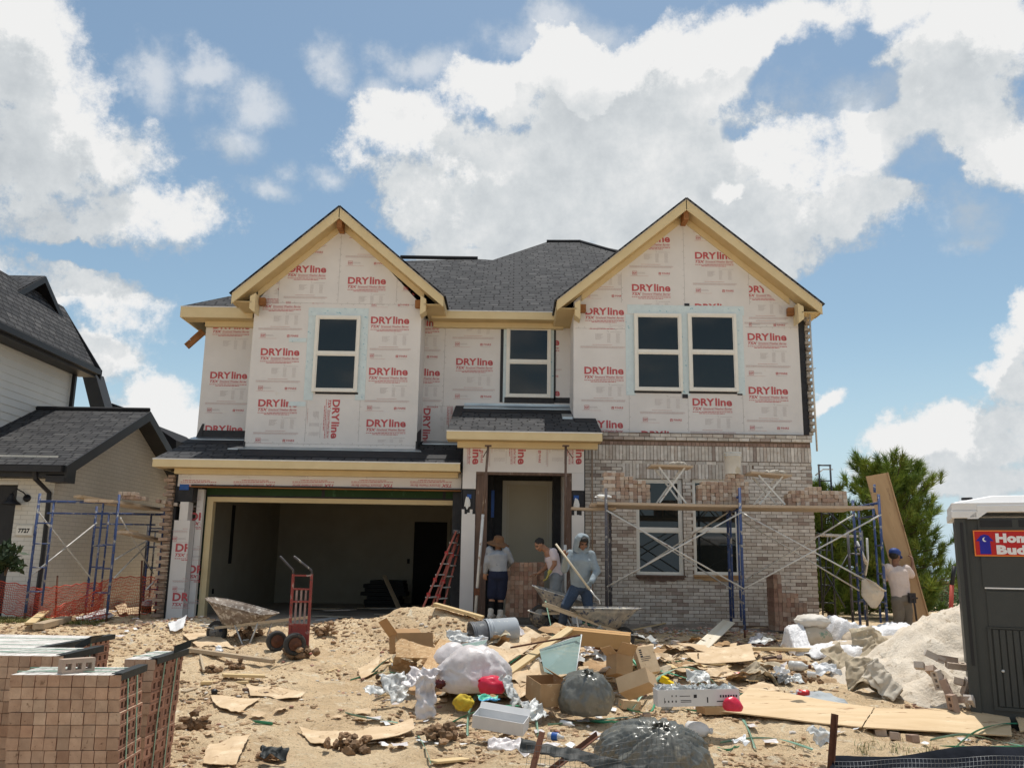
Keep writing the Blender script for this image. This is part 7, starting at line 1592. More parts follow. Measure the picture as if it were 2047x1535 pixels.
heap('sand_spill', PX(1900, 1390, 10.1), 10.25, .62, .5, .34, 6.0, M_sand, 'low apron of sand under the spilled bricks by the toilet', 'sand pile', rough=.05, n=50)
b_ = W(1868, 1420); mb = MB(); mb.lathe([(.215, 0), (.225, .01), (.225, .035), (.205, .035), (.20, .012), (0, .010)], 32, 0, M=Matrix.Translation(b_) @ Matrix.Rotation(R(3), 4, 'Y'), cap=False); tag(mb.build('round_lid', M_rust, origin=b_), 'shallow round rusty pan lying before the spilled bricks', 'pan')
# brick ends seen beyond: pale boards etc. right of the plywood
# ------------------------------------------------------------------ banded brick cubes at the left
M_cube = mk('banded_brick', (1, 1, 1), (.72, .68, .66), 11, .92, .45, 70, col=True, spots=[(30, .60, .06, (.45, .40, .36))])
M_strap = mk('green_strap', (.05, .32, .18), (.04, .24, .13), 5, .4, spec=.5)
M_strap2 = mk('pale_green_strap', (.22, .38, .28), (.16, .30, .22), 5, .4, spec=.5)
M_pad = mk('black_plastic_pad', (.025, .03, .03), (.012, .015, .015), 9, .6, .3, 30)
def brick_cube(x0, y0, nw, nd, z0, rows, label, seed, cw=.075, L=.25, rh=.078, lean=(0, 0), yaw=0.0, skip=(), topgap=()):
 r = random.Random(seed); t = thing('brick_cube', label, 'brick cube', (x0, y0, z0), 'banded cubes of new bricks'); t.rotation_euler = (0, 0, yaw); mb = MB(); g = .0019
 W_ = nw*cw; D_ = nd*L
 for k in range(rows):
  sx_ = lean[0]*(k/rows)**1.5+.004*math.sin(k*1.7+seed); sy_ = lean[1]*(k/rows)**1.5; z = z0+k*rh; zb_, zt_ = z+g, z+rh-g
  for i in range(nw):
   if (k, i) in skip: continue
   for j in range(nd):
    if 0 < i < nw-1 and 0 < j and k < rows-1: continue
    red = .45+.5*noise.noise(Vector((i*.4, j*2., k*.3+seed))); c = Vector((.60, .44, .32)).lerp(Vector((.46, .28, .185)), max(0, min(1, red+r.uniform(-.3, .3))))*r.uniform(.82, 1.12)
    a, b = x0+i*cw+g+sx_, x0+(i+1)*cw-g+sx_; dj = r.uniform(-.004, .004) if j == 0 else 0; c0_, c1_ = y0+j*L+g+sy_+dj, y0+(j+1)*L-g+sy_
    fz = [(a, c0_, zb_), (b, c0_, zb_), (b, c0_, zt_), (a, c0_, zt_)]; col = tuple(c); mb.poly(fz, 0, col)
    mb.poly([(a, c1_, zb_), (a, c1_, zt_), (b, c1_, zt_), (b, c1_, zb_)], 0, col); mb.poly([(a, c0_, zb_), (a, c0_, zt_), (a, c1_, zt_), (a, c1_, zb_)], 0, col)
    tc_ = tuple(Vector((.74, .72, .68))*r.uniform(.9, 1.08)) if k == rows-1 else col; mb.poly([(a, c0_, zt_), (b, c0_, zt_), (b, c1_, zt_), (a, c1_, zt_)], 0, tc_); mb.poly([(a, c0_, zb_), (a, c1_, zb_), (b, c1_, zb_), (b, c0_, zb_)], 0, col)  # top row whitened for wrap film and sun brightness put into the colour
    # right-hand bed face and its three core holes, shade put into their colour
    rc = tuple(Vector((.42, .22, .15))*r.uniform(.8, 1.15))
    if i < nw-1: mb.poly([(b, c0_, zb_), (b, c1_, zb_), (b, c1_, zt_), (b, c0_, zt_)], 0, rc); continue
    s_ = .020; zm = (zb_+zt_)/2; cy_ = [(c0_+c1_)/2+e*L*.29 for e in (-1, 0, 1)]; ycuts = sorted([c0_, c1_]+[q+e*s_ for q in cy_ for e in (-1, 1)])
    for m_ in range(len(ycuts)-1):
     p, q = ycuts[m_], ycuts[m_+1]; hole = any(abs((p+q)/2-w_) < .006 for w_ in cy_)
     for (u, v) in (((zb_, zm-s_), (zm+s_, zt_)) if hole else ((zb_, zt_),)): mb.poly([(b, p, u), (b, q, u), (b, q, v), (b, p, v)], 0, rc)
     if hole:
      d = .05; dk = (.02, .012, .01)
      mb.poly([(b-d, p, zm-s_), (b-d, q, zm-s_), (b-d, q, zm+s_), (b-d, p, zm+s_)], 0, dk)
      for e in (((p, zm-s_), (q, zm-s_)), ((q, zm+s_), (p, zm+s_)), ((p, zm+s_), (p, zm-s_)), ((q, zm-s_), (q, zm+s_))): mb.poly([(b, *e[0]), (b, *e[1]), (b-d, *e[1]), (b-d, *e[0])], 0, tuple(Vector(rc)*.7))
 mb.build('bricks', M_cube, t); zt_ = z0+rows*rh; lx, ly = lean; k = 0
 for v in [y0+D_*.30, y0+D_*.72]:
  mb = MB(); w = .010; pts = [(x0+W_+.004, z0), (x0+W_+.004+lx*.4, z0+rows*rh*.55), (x0+W_+.006+lx, zt_+.004), (x0-.004+lx, zt_+.004), (x0-.004, z0)]
  for (p, q) in zip(pts, pts[1:]): mb.prism([(p[0], v-w+ly*(p[1]-z0)/(zt_-z0), p[1]), (p[0], v+w+ly*(p[1]-z0)/(zt_-z0), p[1]), (q[0], v+w+ly*(q[1]-z0)/(zt_-z0), q[1]), (q[0], v-w+ly*(q[1]-z0)/(zt_-z0), q[1])], ((Vector((0, 0, 1)) if abs(p[1]-q[1]) < .02 else Vector((1, 0, 0)))*.0025))
  mb.build('strap', M_strap2, t)
 mb = MB(); ln = Vector((x0+lx, y0+ly-.003, zt_+.006)); mb.prism([(x0+lx+.06, y0+ly+D_*.2, zt_+.0075), (x0+lx+W_-.0, y0+ly+D_*.75, zt_+.0075), (x0+lx+W_-.0, y0+ly+D_*.75+.022, zt_+.0075), (x0+lx+.06, y0+ly+D_*.2+.022, zt_+.0075)], (0, 0, .002)); mb.build('strap', M_strap2, t)
 mb = MB(); ex = x0+W_+.007+lx; mb.box(ex-.06, ex+.002, y0+ly, y0+D_+ly+.08, zt_+.0065, zt_+.010); mb.box(ex+.0021, ex+.005, y0+ly, y0+D_+ly+.08, zt_-.035, zt_+.010); mb.build('edge_protector', M_pad, t)
 return t
def gx(px, Y): return P(px, 1350, Y).x
zc_ = -.52
Ya = 5.72; xA0 = gx(36, Ya)
brick_cube(xA0, Ya, 9, 2, zc_, 12, 'front brick cube, bulging at its base, with a loose brick on top', 1, cw=.0745, L=.215, rh=.0745, lean=(-.055, .0), yaw=R(5), skip={(0, 6), (0, 5), (1, 5)})
Yb = 6.55; brick_cube(gx(262, Yb)-.09, Yb, 3, 2, zc_, 12, 'brick cube right of the front one, its core holes facing the cart', 2, cw=.0745, L=.31, rh=.0755, lean=(.03, .0), yaw=R(2))
Yc = 6.35; brick_cube(gx(118, Yc)-.0745*9, Yc, 9, 2, zc_+.02, 12, 'brick cube behind the front one at the picture edge', 3, cw=.0745, L=.30, rh=.0765, yaw=R(3), skip={(0, 4), (0, 5), (1, 4)})
brick_cube(gx(60, 7.3)-.0745*14, 7.25, 14, 4, zc_+.0, 12, 'long low row of banded bricks farthest back along the left edge', 4, cw=.0745, L=.36, rh=.0735)
zt_ = zc_+12*.0745; r = random.Random(5); q = P(152, 1330, 5.86); o = bpy.data.objects.new('brick', CM[0]); COL.objects.link(o); o.matrix_world = Matrix.Translation((q.x, 5.87, zt_+.04)) @ Matrix.Rotation(R(-42), 4, 'Z') @ Matrix.Rotation(R(90), 4, 'Y') @ Matrix.Scale(1.05, 4); tag(o, 'loose tan brick lying crosswise on top of the front brick cube', 'brick')
q = P(38, 1512, 5.62); o = bpy.data.objects.new('brick', BM[1]); COL.objects.link(o); o.location = (q.x, 5.64, H(q.x, 5.64)+.10); o.rotation_euler = (R(88), 0, .1); tag(o, 'loose brick standing on end at the foot of the front cube', 'brick')
for (a, b, Y_, l) in (((348, 1292), (382, 1279), 6.9, 'black plastic corner pad sticking up from the right-hand brick cube'), ((150, 1290), (182, 1272), 7.0, 'black plastic pad flicked up between the two nearest brick cubes')):
 p, q_ = P(*a, Y_), P(*b, Y_+.05); mb = MB(); d = Vector((.03, .16, .0)); mb.prism([p, q_, q_+d, p+d], (0, 0, .004)); mb.prism([p, q_, q_+Vector((0, 0, -.05)), p+Vector((0, 0, -.05))], (0, .004, 0)); tag(mb.build('edge_pad', M_pad, origin=p), l, 'plastic pad')
# ------------------------------------------------------------------ helpers for litter
def box3(c, w, d, h, yaw, pit, rol): return Matrix.Translation(c) @ Matrix.Rotation(yaw, 4, 'Z') @ Matrix.Rotation(pit, 4, 'X') @ Matrix.Rotation(rol, 4, 'Y')
def carton(label, px, py, w, d, h, yaw, pit=0.0, rol=0.0, up=0.0, m=None, open_=False, flaps=(.5, .5, .5, .5), fa=(1.9, 1.9, 1.9, 1.9), cat='cardboard box', group='cardboard boxes in the rubbish', tape=True, printed=None, name='cardboard_box', base=None):
 b = base or W(px, py); t = thing(name, label, cat, b, group); M_ = box3(b+Vector((0, 0, up)), w, d, h, yaw, pit, rol); mb = MB(); e = .005; m = m or M_card
 x, y = w/2, d/2
 if open_:
  for bx__ in ((-x, x, -y, -y+e, 0, h), (-x, x, y-e, y, 0, h), (-x, -x+e, -y+e, y-e, 0, h), (x-e, x, -y+e, y-e, 0, h), (-x+e, x-e, -y+e, y-e, 0, e)): mb.box(*bx__, 0, None, M_)
  mb.build('walls', m, t)
  for k, (fl, an) in enumerate(zip(flaps, fa)):
   if not fl: continue
   mf = MB(); L = (d if k < 2 else w)*fl
   if k == 0: F = M_ @ Matrix.Translation((0, -y, h)) @ Matrix.Rotation(an, 4, 'X'); bb_ = (-x, x, 0, L, 0, e)
   elif k == 1: F = M_ @ Matrix.Translation((0, y, h)) @ Matrix.Rotation(-an, 4, 'X'); bb_ = (-x, x, -L, 0, 0, e)
   elif k == 2: F = M_ @ Matrix.Translation((-x, 0, h)) @ Matrix.Rotation(-an, 4, 'Y'); bb_ = (0, L, -y, y, 0, e)
   else: F = M_ @ Matrix.Translation((x, 0, h)) @ Matrix.Rotation(an, 4, 'Y'); bb_ = (-L, 0, -y, y, 0, e)
   mf.box(*bb_, 0, None, F); mf.build('flap', m, t)
 else:
  mb.box(-x, x, -y, y, 0, h, 0, None, M_); mb.box(-x, x, -.002, .002, h, h+.0008, 0, None, M_); o = mb.build('body', m, t); bv = o.modifiers.new('b', 'BEVEL'); bv.width = .006; bv.segments = 2
  if tape: mb = MB(); mb.box(-x-.001, x+.001, -.025, .025, h+.001, h+.002, 0, None, M_); mb.box(-x-.0015, -x-.001, -.025, .025, h*.7, h, 0, None, M_); mb.build('tape', mk('brown_parcel_tape', (.36, .22, .10), (.33, .20, .09), 3, .35), t)
 if printed:
  mp_ = MB()
  for (s_, u, v, ww, hh, face) in printed:
   for f in (text2d(s_, bold=.02) if s_ else [[(0, 0), (1, 0), (1, 1), (0, 1)]]):
    if face == 'f': mp_.poly([M_ @ Vector((-x+w*u+a*ww, -y-.0012, h*v+b_*hh)) for a, b_ in f])
    else: mp_.poly([M_ @ Vector((-x+w*u+a*ww, -y+d*v+b_*hh, h+.0012)) for a, b_ in f])
  mp_.build('print', mk('black_print', (.03, .03, .035), (.02, .02, .025), 5, .7), t)
 return t
def flat4(name, corners, label, m, up=.01, bend=.03, th=.006, seed=0, cat='cardboard sheet', group='flattened cardboard on the dirt', lift=(0, 0, 0, 0), curl=0.0, n=16, Ys=None):
 cs = [(W(*c) if Ys is None else P(*c, Ys[k]))+Vector((0, 0, lift[k])) for k, c in enumerate(corners)]; mb = MB(); vs = []
 for j in range(n+1):
  for i in range(n+1):
   u, v = i/n, j/n; p = cs[0]*(1-u)*(1-v)+cs[1]*u*(1-v)+cs[2]*u*v+cs[3]*(1-u)*v; jag = Vector((fbm(v*3, seed, 3, 3), fbm(u*3, seed+5, 3, 3), 0))*.012; p = p+jag
   z = p.z+up+bend*(noise.noise(Vector((u*2.2+seed, v*2.2, seed)))+.3)+curl*(abs(2*u-1)**2);
   if Ys is None: z = max(z, H(p.x, p.y)+.008)
   vs.append(Vector((p.x, p.y, z)))
 fs = [(j*(n+1)+i, j*(n+1)+i+1, (j+1)*(n+1)+i+1, (j+1)*(n+1)+i) for j in range(n) for i in range(n)]; c = sum(cs, Vector())/4
 mb.mesh(vs, fs, sm=False); o = mb.build(name, m, origin=c); s_ = o.modifiers.new('t', 'SOLIDIFY'); s_.thickness = th; s_.offset = -1
 tag(o, label, cat, group); return o
def strap(pts, label, ups=None, w=.016, m=None, group='green strapping bands in the rubbish'):
 ps = [W(*p)+Vector((0, 0, (ups[k] if ups else .015))) for k, p in enumerate(pts)]; out = []
 for k in range(len(ps)-1):
  p0, p1, p2_, p3 = ps[max(k-1, 0)], ps[k], ps[k+1], ps[min(k+2, len(ps)-1)]
  for s in range(6):
   t_ = s/6; q = .5*((2*p1)+(p2_-p0)*t_+(2*p0-5*p1+4*p2_-p3)*t_*t_+(3*p1-p0-3*p2_+p3)*t_**3); q.z = max(q.z, H(q.x, q.y)+.006); out.append(q)
 out.append(ps[-1]); mb = MB(); rows = []
 for k, p in enumerate(out):
  d = (out[min(k+1, len(out)-1)]-out[max(k-1, 0)]).normalized(); s = d.cross(Vector((0, .5, 1))).normalized(); tw = math.sin(k*.21+len(pts))*.9; nn_ = d.cross(s); s = s*math.cos(tw)+nn_*math.sin(tw); rows.append((p-s*w/2, p+s*w/2))
 vs = [q for rw in rows for q in rw]; fs = [(2*k, 2*k+1, 2*k+3, 2*k+2) for k in range(len(rows)-1)]; mb.mesh(vs, fs, sm=True); o = mb.build('strapping_band', m or M_strap, origin=ps[0]); s_ = o.modifiers.new('t', 'SOLIDIFY'); s_.thickness = .0015; tag(o, label, 'strap', group); return o
def trashbag(name, c, rx, ry, rz, knot, label, m, seed, sub=5, cat='rubbish bag', group=None, pleats=26, tail=True, yaw=0.0):
 """a tied bag: pleats run into the knot; knot = direction from the centre"""
 k_ = Vector(knot).normalized(); a = k_.orthogonal().normalized(); e = k_.cross(a); vs, fs = ico(sub); out = []; r = random.Random(seed); ph = [r.uniform(0, 6) for _ in range(4)]
 for v in vs:
  h = v.dot(k_); th = math.atan2(v.dot(e), v.dot(a)); near = max(0, h)**1.5
  ct, st_ = math.cos(th), math.sin(th); kf = pleats/9; rd = lambda f, z_: 1-2.2*abs(noise.noise(Vector((ct*f+seed, st_*f, z_))))
  q_ = min(1, max(0, h+.35)); pl = (rd(kf, h*.8)*.10+rd(kf*2.3, h*1.2+4)*.055+rd(kf*5, h*2+9)*.022)*q_
  lump = .11*noise.noise(v*1.3+Vector((seed, 0, 0)))+.05*(1-2*abs(noise.noise(v*2.9+Vector((0, seed, 0)))))+.022*(1-2*abs(noise.noise(v*8+Vector((0, seed, 0)))))+.012*(1-2*abs(noise.noise(v*19+Vector((0, seed, 0)))))
  R_ = 1+pl+lump*(1-.5*near)+(.10*max(0, h-.75)*4)+(0 if tail else .32*max(0, h)**4)
  out.append(Vector((v.x*rx*R_, v.y*ry*R_, max(v.z, -.55)*rz*R_)))
 t = thing(name, label, cat, Vector(c)-Vector((0, 0, rz*.5)), group); mb = MB(); M_ = Matrix.Translation(c) @ Matrix.Rotation(yaw, 4, 'Z'); mb.mesh(out, fs, 0, sm=True, M=M_); mb.build('sack_body', m, t)
 if tail:
  kp = M_ @ Vector((k_.x*rx*1.03, k_.y*ry*1.03, k_.z*rz*1.03)); mb = MB(); s = min(rx, rz)*.14; mb.blob(kp, s, s, s, seed, .35, 4, 3, sm=True)
  for j in range(3):
   d = (k_+Vector((r.uniform(-.8, .8), r.uniform(-.4, .4), r.uniform(.2, .9)))).normalized(); n_ = 12; L = s*r.uniform(2.5, 4.2); sd_ = d.orthogonal().normalized(); rows = []
   for i in range(n_+1):
    u = i/n_; w_ = s*(.25+1.3*u); rows.append([kp+d*L*u+sd_*(w_*(q/5-.5)*1.4)+d.cross(sd_)*(s*.35*math.sin(q*1.9+u*4+j)*(.3+u))-Vector((0, 0, L*.35*u*u)) for q in range(6)])
   vv = [q for rw in rows for q in rw]; mb.mesh(vv, [(i*6+q, i*6+q+1, (i+1)*6+q+1, (i+1)*6+q) for i in range(n_) for q in range(5)], sm=True)
  o = mb.build('knot', m, t)
 return t
def lying(name, label, px, py, prof, yaw, m, cat, group=None, up=None, tilt=0.0, parts=None, n=18, base=None):
 b = base or W(px, py); rmax = max(p[0] for p in prof); M_ = Matrix.Translation(b+Vector((0, 0, rmax*.9 if up is None else up))) @ Matrix.Rotation(yaw, 4, 'Z') @ Matrix.Rotation(R(90)+tilt, 4, 'Y')
 if not parts: mb = MB(); mb.lathe(prof, n, 0, M=M_); o = mb.build(name, m, origin=b); tag(o, label, cat, group); return o
 t = thing(name, label, cat, b, group); mb = MB(); mb.lathe(prof, n, 0, M=M_); mb.build('body', m, t)
 for (pn, pr, pm) in parts: mb = MB(); mb.lathe(pr, n, 0, M=M_); mb.build(pn, pm, t)
 return t
M_osb = mk('strand_board', (.60, .40, .21), (.42, .25, .12), 14, .85, .4, 30, stretch=(1, 2.2, 1), spots=[(30, .58, .05, (.72, .56, .36))])
M_ply = mk('yellow_plywood', (.68, .52, .33), (.56, .40, .23), 2.2, .8, .3, 14, stretch=(.6, 3, 1), spots=[(5, .62, .04, (.36, .21, .11)), (2.4, .62, .06, (.72, .60, .42))])  # yellow board tone with random dark and pale streaks
M_bagw = mk('white_bag_film', (.74, .71, .70), (.56, .50, .49), 3, .34, .7, 13, spec=.5, spots=[(3, .60, .08, (.68, .50, .48))])
M_bagg = mk('grey_bag_film', (.17, .17, .15), (.10, .10, .085), 5, .25, .5, 16, spec=.7, spots=[(4, .60, .08, (.30, .28, .22))])
M_bagr = mk('red_bag_film', (.70, .03, .08), (.55, .02, .05), 8, .3, .3, 30)
M_clear = mk('clear_plastic', (.72, .73, .72), (.56, .58, .57), 9, .35, .2, 30, spec=.5, alpha=.72)
M_white2 = mk('white_plastic', (.78, .78, .78), (.66, .66, .66), 5, .4, .1, 20)
M_redcan = mk('red_can_print', (.55, .03, .03), (.75, .70, .68), 14, .3, contrast=(.42, .5), metal=.2)
M_paint = mk('black_print', (.03, .03, .035), (.02, .02, .025), 5, .7)
# ------------------------------------------------------------------ the rubbish heap
def up_(px, py, dz): b = W(px, py); return b+Vector((0, 0, dz))
# grey buckets tipped over
b0 = P(1032, 1256, 11.3); d_ = (P(962, 1266, 11.15)-b0).normalized(); Mb = d_.to_track_quat('Z', 'Y').to_matrix().to_4x4()
bucket('bucket', 'grey bucket lying on its side at the top of the rubbish heap', b0, Mb, M_buckg, h=.40, r0=.135, r1=.165, group='grey buckets on the heap')
bucket('bucket', 'darker bucket lying nested behind the mouth of the grey one', b0+d_*.32, Mb @ Matrix.Rotation(R(3), 4, 'X'), mk('dark_grey_bucket', (.18, .19, .20), (.10, .10, .11), 9, .5, .1, 20, spots=[(6, .55, .05, (.36, .36, .35))]), h=.27, r0=.150, r1=.168, group='grey buckets on the heap')
# boxes
carton('long unopened brown box lying flat behind the glass pane', 1180, 1298, .84, .55, .17, R(-9), 0, R(4), up=.02, m=mk('orange_brown_card', (.50, .30, .13), (.44, .25, .10), 3, .9), base=P(1190, 1292, 11.2))
carton('open empty box at the front of the heap beside the knotted grey bag', 1090, 1405, .30, .40, .22, R(20), R(6), R(0), up=.01, open_=True, flaps=(0, .0, .0, .42), fa=(1.9, 1.9, 1.9, .6), m=M_card, base=P(1092, 1404, 9.3))
carton('closed box tipped on its corner, brown tape towards the street', 1275, 1400, .34, .27, .16, R(-32), R(-22), R(-24), up=.10, m=mk('tan_card', (.54, .39, .24), (.46, .32, .19), 4, .9), base=P(1278, 1402, 9.4))
carton('small flat closed box in front of the tipped one', 1258, 1416, .20, .15, .09, R(12), 0, R(5), up=.0, m=M_card2, tape=False)
carton('upright half-open carton with its flap torn, left of the tipped box', 1235, 1362, .22, .20, .22, R(30), R(-14), R(12), up=.06, open_=True, flaps=(.7, 0, .5, 0), fa=(2.3, 0, 2.5, 0), base=P(1238, 1362, 10.2))
wb = carton('long white printed carton filled with shiny foil scraps', 1390, 1412, .78, .20, .15, R(3), 0, R(-1.5), up=.02, m=mk('white_carton', (.66, .66, .66), (.58, .58, .58), 4, .7), open_=True, flaps=(0, 0, 0, 0), printed=[*[('', .08+.045*k, .25, .012, .018, 'f') for k in range(4)], ('', .28, .25, .10, .006, 'f'), ('', .28, .34, .10, .006, 'f'), ('', .17, .58, .01, .016, 'f'), ('', .22, .58, .01, .016, 'f'), ('', .27, .60, .10, .006, 'f'), ('', .44, .50, .030, .030, 'f'), ('', .08, .2, .004, .05, 'f'), *[('', .76+.032*k, .50, .016, .022, 'f') for k in range(7)], ('', .72, .24, .16, .009, 'f'), ('', .60, .2, .012, .05, 'f')], base=P(1392, 1412, 8.75))
bq = P(1392, 1384, 8.8)
for k in range(9): csheet('foil_scrap', bq+Vector((-.32+k*.08, random.Random(k).uniform(-.04, .05), .01)), .12, .12, k*.9, R(40*math.sin(k)), 0, .05, k+.3, M_clear, 'crinkled foil scrap in the long white carton', 'foil scrap', 'foil scraps in the white carton', 8, 8, 14, flat=True)
carton('half-crushed brown tray under the right end of the long white carton', 1430, 1424, .34, .22, .07, R(14), 0, 0, up=.0, open_=True, flaps=(0, 0, 0, 0))
carton('white box sunk in the dirt at the front foot of the heap', 1030, 1452, .46, .20, .11, R(-16), R(10), R(6), up=-.01, m=mk('white_carton', (.66, .66, .66), (.58, .58, .58), 4, .7), open_=True, flaps=(0, .3, 0, 0), fa=(0, 2.4, 0, 0), base=P(1000, 1452, 8.1))
carton('bent brown box with a curved open flap at the left of the heap', 815, 1300, .44, .34, .20, R(24), R(-12), R(0), up=.02, open_=True, flaps=(0, .7, .5, 0), fa=(0, 2.6, 2.2, 0), m=mk('dark_brown_card', (.40, .24, .12), (.34, .20, .09), 4, .9), base=P(822, 1306, 10.9))  # box of darker brown cardboard
carton('printed pale carton standing upright and split open, right of the heap', 1300, 1348, .22, .10, .30, R(12), R(-26), R(-8), up=.02, m=M_card2, tape=False, printed=[*[('', .16, .62+.08*k, .03, .014, 'f') for k in range(4)], ('', .15, .60, .12, .006, 'f'), ('', .15, .53, .12, .006, 'f'), ('', .15, .46, .09, .006, 'f')], base=P(1300, 1350, 10.3))
carton('flattened pale carton below the long brown box', 1235, 1316, .34, .22, .05, R(-20), R(-10), 0, up=.03, m=M_card2, tape=False, base=P(1238, 1318, 11.0))
# sheets and boards of the heap
def hp(name, cs, Ys, label, m, **k): return flat4(name, cs, label, m, Ys=Ys, **k)
hp('cardboard_sheet', [(978, 1312), (1062, 1262), (1094, 1282), (1010, 1330)], [10.8, 11.4, 11.2, 10.6], 'large pale cardboard panel leaning on the tipped grey buckets', M_card2, bend=.03, group='cardboard panels of the heap')
hp('cardboard_sheet', [(968, 1302), (1012, 1288), (1050, 1312), (1000, 1338)], [10.6, 10.8, 10.6, 10.2], 'kinked pale cardboard panel right behind the white bag', M_card2, bend=.05, group='cardboard panels of the heap')
hp('cardboard_sheet', [(1010, 1352), (1075, 1322), (1096, 1352), (1040, 1376)], [10.0, 10.4, 10.1, 9.8], 'cardboard flap between the white bag and the open empty box', M_card2, bend=.04, group='cardboard panels of the heap')
hp('cardboard_sheet', [(1020, 1376), (1060, 1366), (1062, 1392), (1034, 1400)], [9.8, 9.9, 9.6, 9.6], 'small cardboard flap touching the open empty box', M_card2, bend=.03, group='cardboard panels of the heap')
hp('cardboard_sheet', [(1165, 1332), (1225, 1318), (1240, 1345), (1180, 1356)], [10.5, 10.7, 10.4, 10.2], 'cardboard panel just behind the knot of the grey bag', M_card, bend=.05, group='cardboard panels of the heap')
hp('strand_board_sheet', [(790, 1276), (872, 1300), (874, 1322), (792, 1316)], [10.75, 10.5, 10.3, 10.5], 'orange strand-board panel leaning at the left end of the heap', M_osb, bend=.01, th=.014, cat='board', group='boards of the heap')
a, b = P(893, 1284, 10.6), P(828, 1388, 9.6); a.z += .02
board3(a, b, .17, .014, 'long strip of strand board slanting down the left side of the heap', M_osb, name='strand_board_strip', group='boards of the heap', roll=R(-12))
a, b = P(1014, 1346, 10.0), P(1140, 1256, 11.0); board3(a, b, .09, .04, 'yellow two-by-four rising to the right across the heap', M_wood, group='boards of the heap', roll=R(20))
a, b = P(1020, 1294, 10.4), P(1160, 1269, 10.4); board3(a, b, .022, .02, 'thin maroon metal bar lying over the cardboard panels', M_rust, name='metal_bar', cat='bar', group='boards of the heap')
a, b = P(1130, 1276, 10.9), P(1060, 1318, 10.6); board3(a, b, .10, .03, 'shorter grey-brown board under the yellow two-by-four', M_woodg, group='boards of the heap')
hp('cardboard_sheet', [(1075, 1262), (1110, 1248), (1150, 1262), (1120, 1276)], [11.6, 11.8, 11.6, 11.4], 'brown cardboard scrap behind the top of the two-by-four', M_card, bend=.03, group='cardboard panels of the heap')
# glass pane
gm = bpy.data.materials.new('greenish_glass_pane'); gm.use_nodes = True; b_ = gm.node_tree.nodes['Principled BSDF']; b_.inputs['Base Color'].default_value = (.30, .42, .38, 1); b_.inputs['Roughness'].default_value = .12; b_.inputs['Alpha'].default_value = .62; b_.inputs['Specular IOR Level'].default_value = .9
for (cs, Ys, lab) in (([(1163, 1268), (1149, 1360), (1088, 1342), (1078, 1298)], [10.5, 9.9, 9.9, 10.4], 'greenish glass pane propped up in the middle of the heap'), ([(918, 1288), (975, 1278), (950, 1312), (905, 1336)], [10.7, 10.8, 10.3, 10.1], 'smaller clear pane behind the big white bag')):
 q = [P(*c, y) for c, y in zip(cs, Ys)]; t = thing('glass_pane', lab, 'glass pane', sum(q, Vector())/4, 'glass panes in the heap'); mb = MB(); mb.prism(q, (0, .005, 0)); mb.build('glass', gm, t); mb = MB(); mb.tube([q[0], q[1]], .006, 5); mb.tube([q[3], q[0]], .005, 5); mb.build('edge_strip', M_white2, t)
# bags
trashbag('rubbish_bag', P(944, 1354, 9.75), .37, .28, .22, (.1, -.2, 1), 'big white translucent rubbish bag in the middle of the heap', M_bagw, 1, group='rubbish bags of the heap', pleats=14, tail=False)
trashbag('rubbish_bag', P(895, 1322, 10.3), .17, .16, .15, (.5, 0, 1), 'white plastic bag tucked behind the strand-board strip', M_bagw, 2, group='rubbish bags of the heap', pleats=10, tail=False, sub=4)
trashbag('rubbish_bag', P(984, 1372, 9.3), .125, .10, .10, (-.9, -.2, .5), 'small bright red tied bag at the corner of the big white one', M_bagr, 3, sub=4, group='rubbish bags of the heap', pleats=12)
trashbag('rubbish_bag', P(1170, 1396, 9.15), .255, .22, .235, (.10, -.42, .9), 'knotted grey rubbish bag between the open box and the tipped box', M_bagg, 4, group='rubbish bags of the heap', pleats=30)
trashbag('rubbish_bag', P(1304, 1522, 6.25), .36, .30, .235, (.10, -.52, .84), 'large shiny grey rubbish bag behind the wire mesh, nearest the street', M_bagg, 6, sub=6, group='rubbish bags of the heap', pleats=40)
for (px, py, Y_, w, h, yw, pt, lab, m) in ((850, 1395, 9.3, .20, .42, .2, R(75), 'white plastic rag hanging from the foot of the strand-board strip', M_bagw), (790, 1378, 9.7, .34, .34, .8, R(48), 'torn clear plastic bag at the left foot of the heap', M_clear), (845, 1360, 9.6, .34, .26, -.4, R(40), 'creased white plastic under the strand-board strip', M_bagw), (1013, 1385, 9.2, .24, .30, 1.2, R(60), 'crushed silver wrapper beside the red bag', M_clear), (915, 1280, 10.9, .26, .22, .3, R(35), 'silvery crumpled foil above the white bag', M_clear), (955, 1290, 10.9, .22, .18, .1, R(50), 'white and blue plastic wrapper beside the buckets', M_white2), (1130, 1378, 9.6, .20, .22, .5, R(45), 'scrap of clear film between open box and grey bag', M_clear), (1020, 1500, 6.9, .34, .16, .1, R(14), 'white plastic shred lying behind the wire mesh', M_bagw), (752, 1388, 9.7, .2, .2, .7, R(20), 'small clear film scrap leftmost at the heap', M_clear), (1395, 1360, 10.1, .24, .2, .2, R(30), 'clear film caught above the white carton', M_clear), (1060, 1425, 8.9, .30, .2, .9, R(40), 'black and white plastic ring scrap before the open box', M_clear), (1635, 1476, 7.4, .18, .14, .5, R(36), 'crumpled clear cup near the rusty steel post', M_clear), (1480, 1492, 7.0, .14, .08, .4, R(10), 'white paper flake on the dirt near the weeds', M_white2), (1590, 1366, 9.9, .14, .12, .4, R(30), 'crushed clear bottle left of the sack heap', M_clear), (1560, 1345, 10.7, .16, .1, .2, R(30), 'white tissue lump above the red cans', M_white2), (1650, 1342, 10.6, .3, .18, .1, R(26), 'pale film lump at the left foot of the sack heap', M_white2)):
 csheet('plastic_scrap', P(px, py, Y_), w, h, yw, pt, 0, .06, px*.013, m, lab, 'plastic scrap', 'plastic scraps in the rubbish', 20, 18, 7)
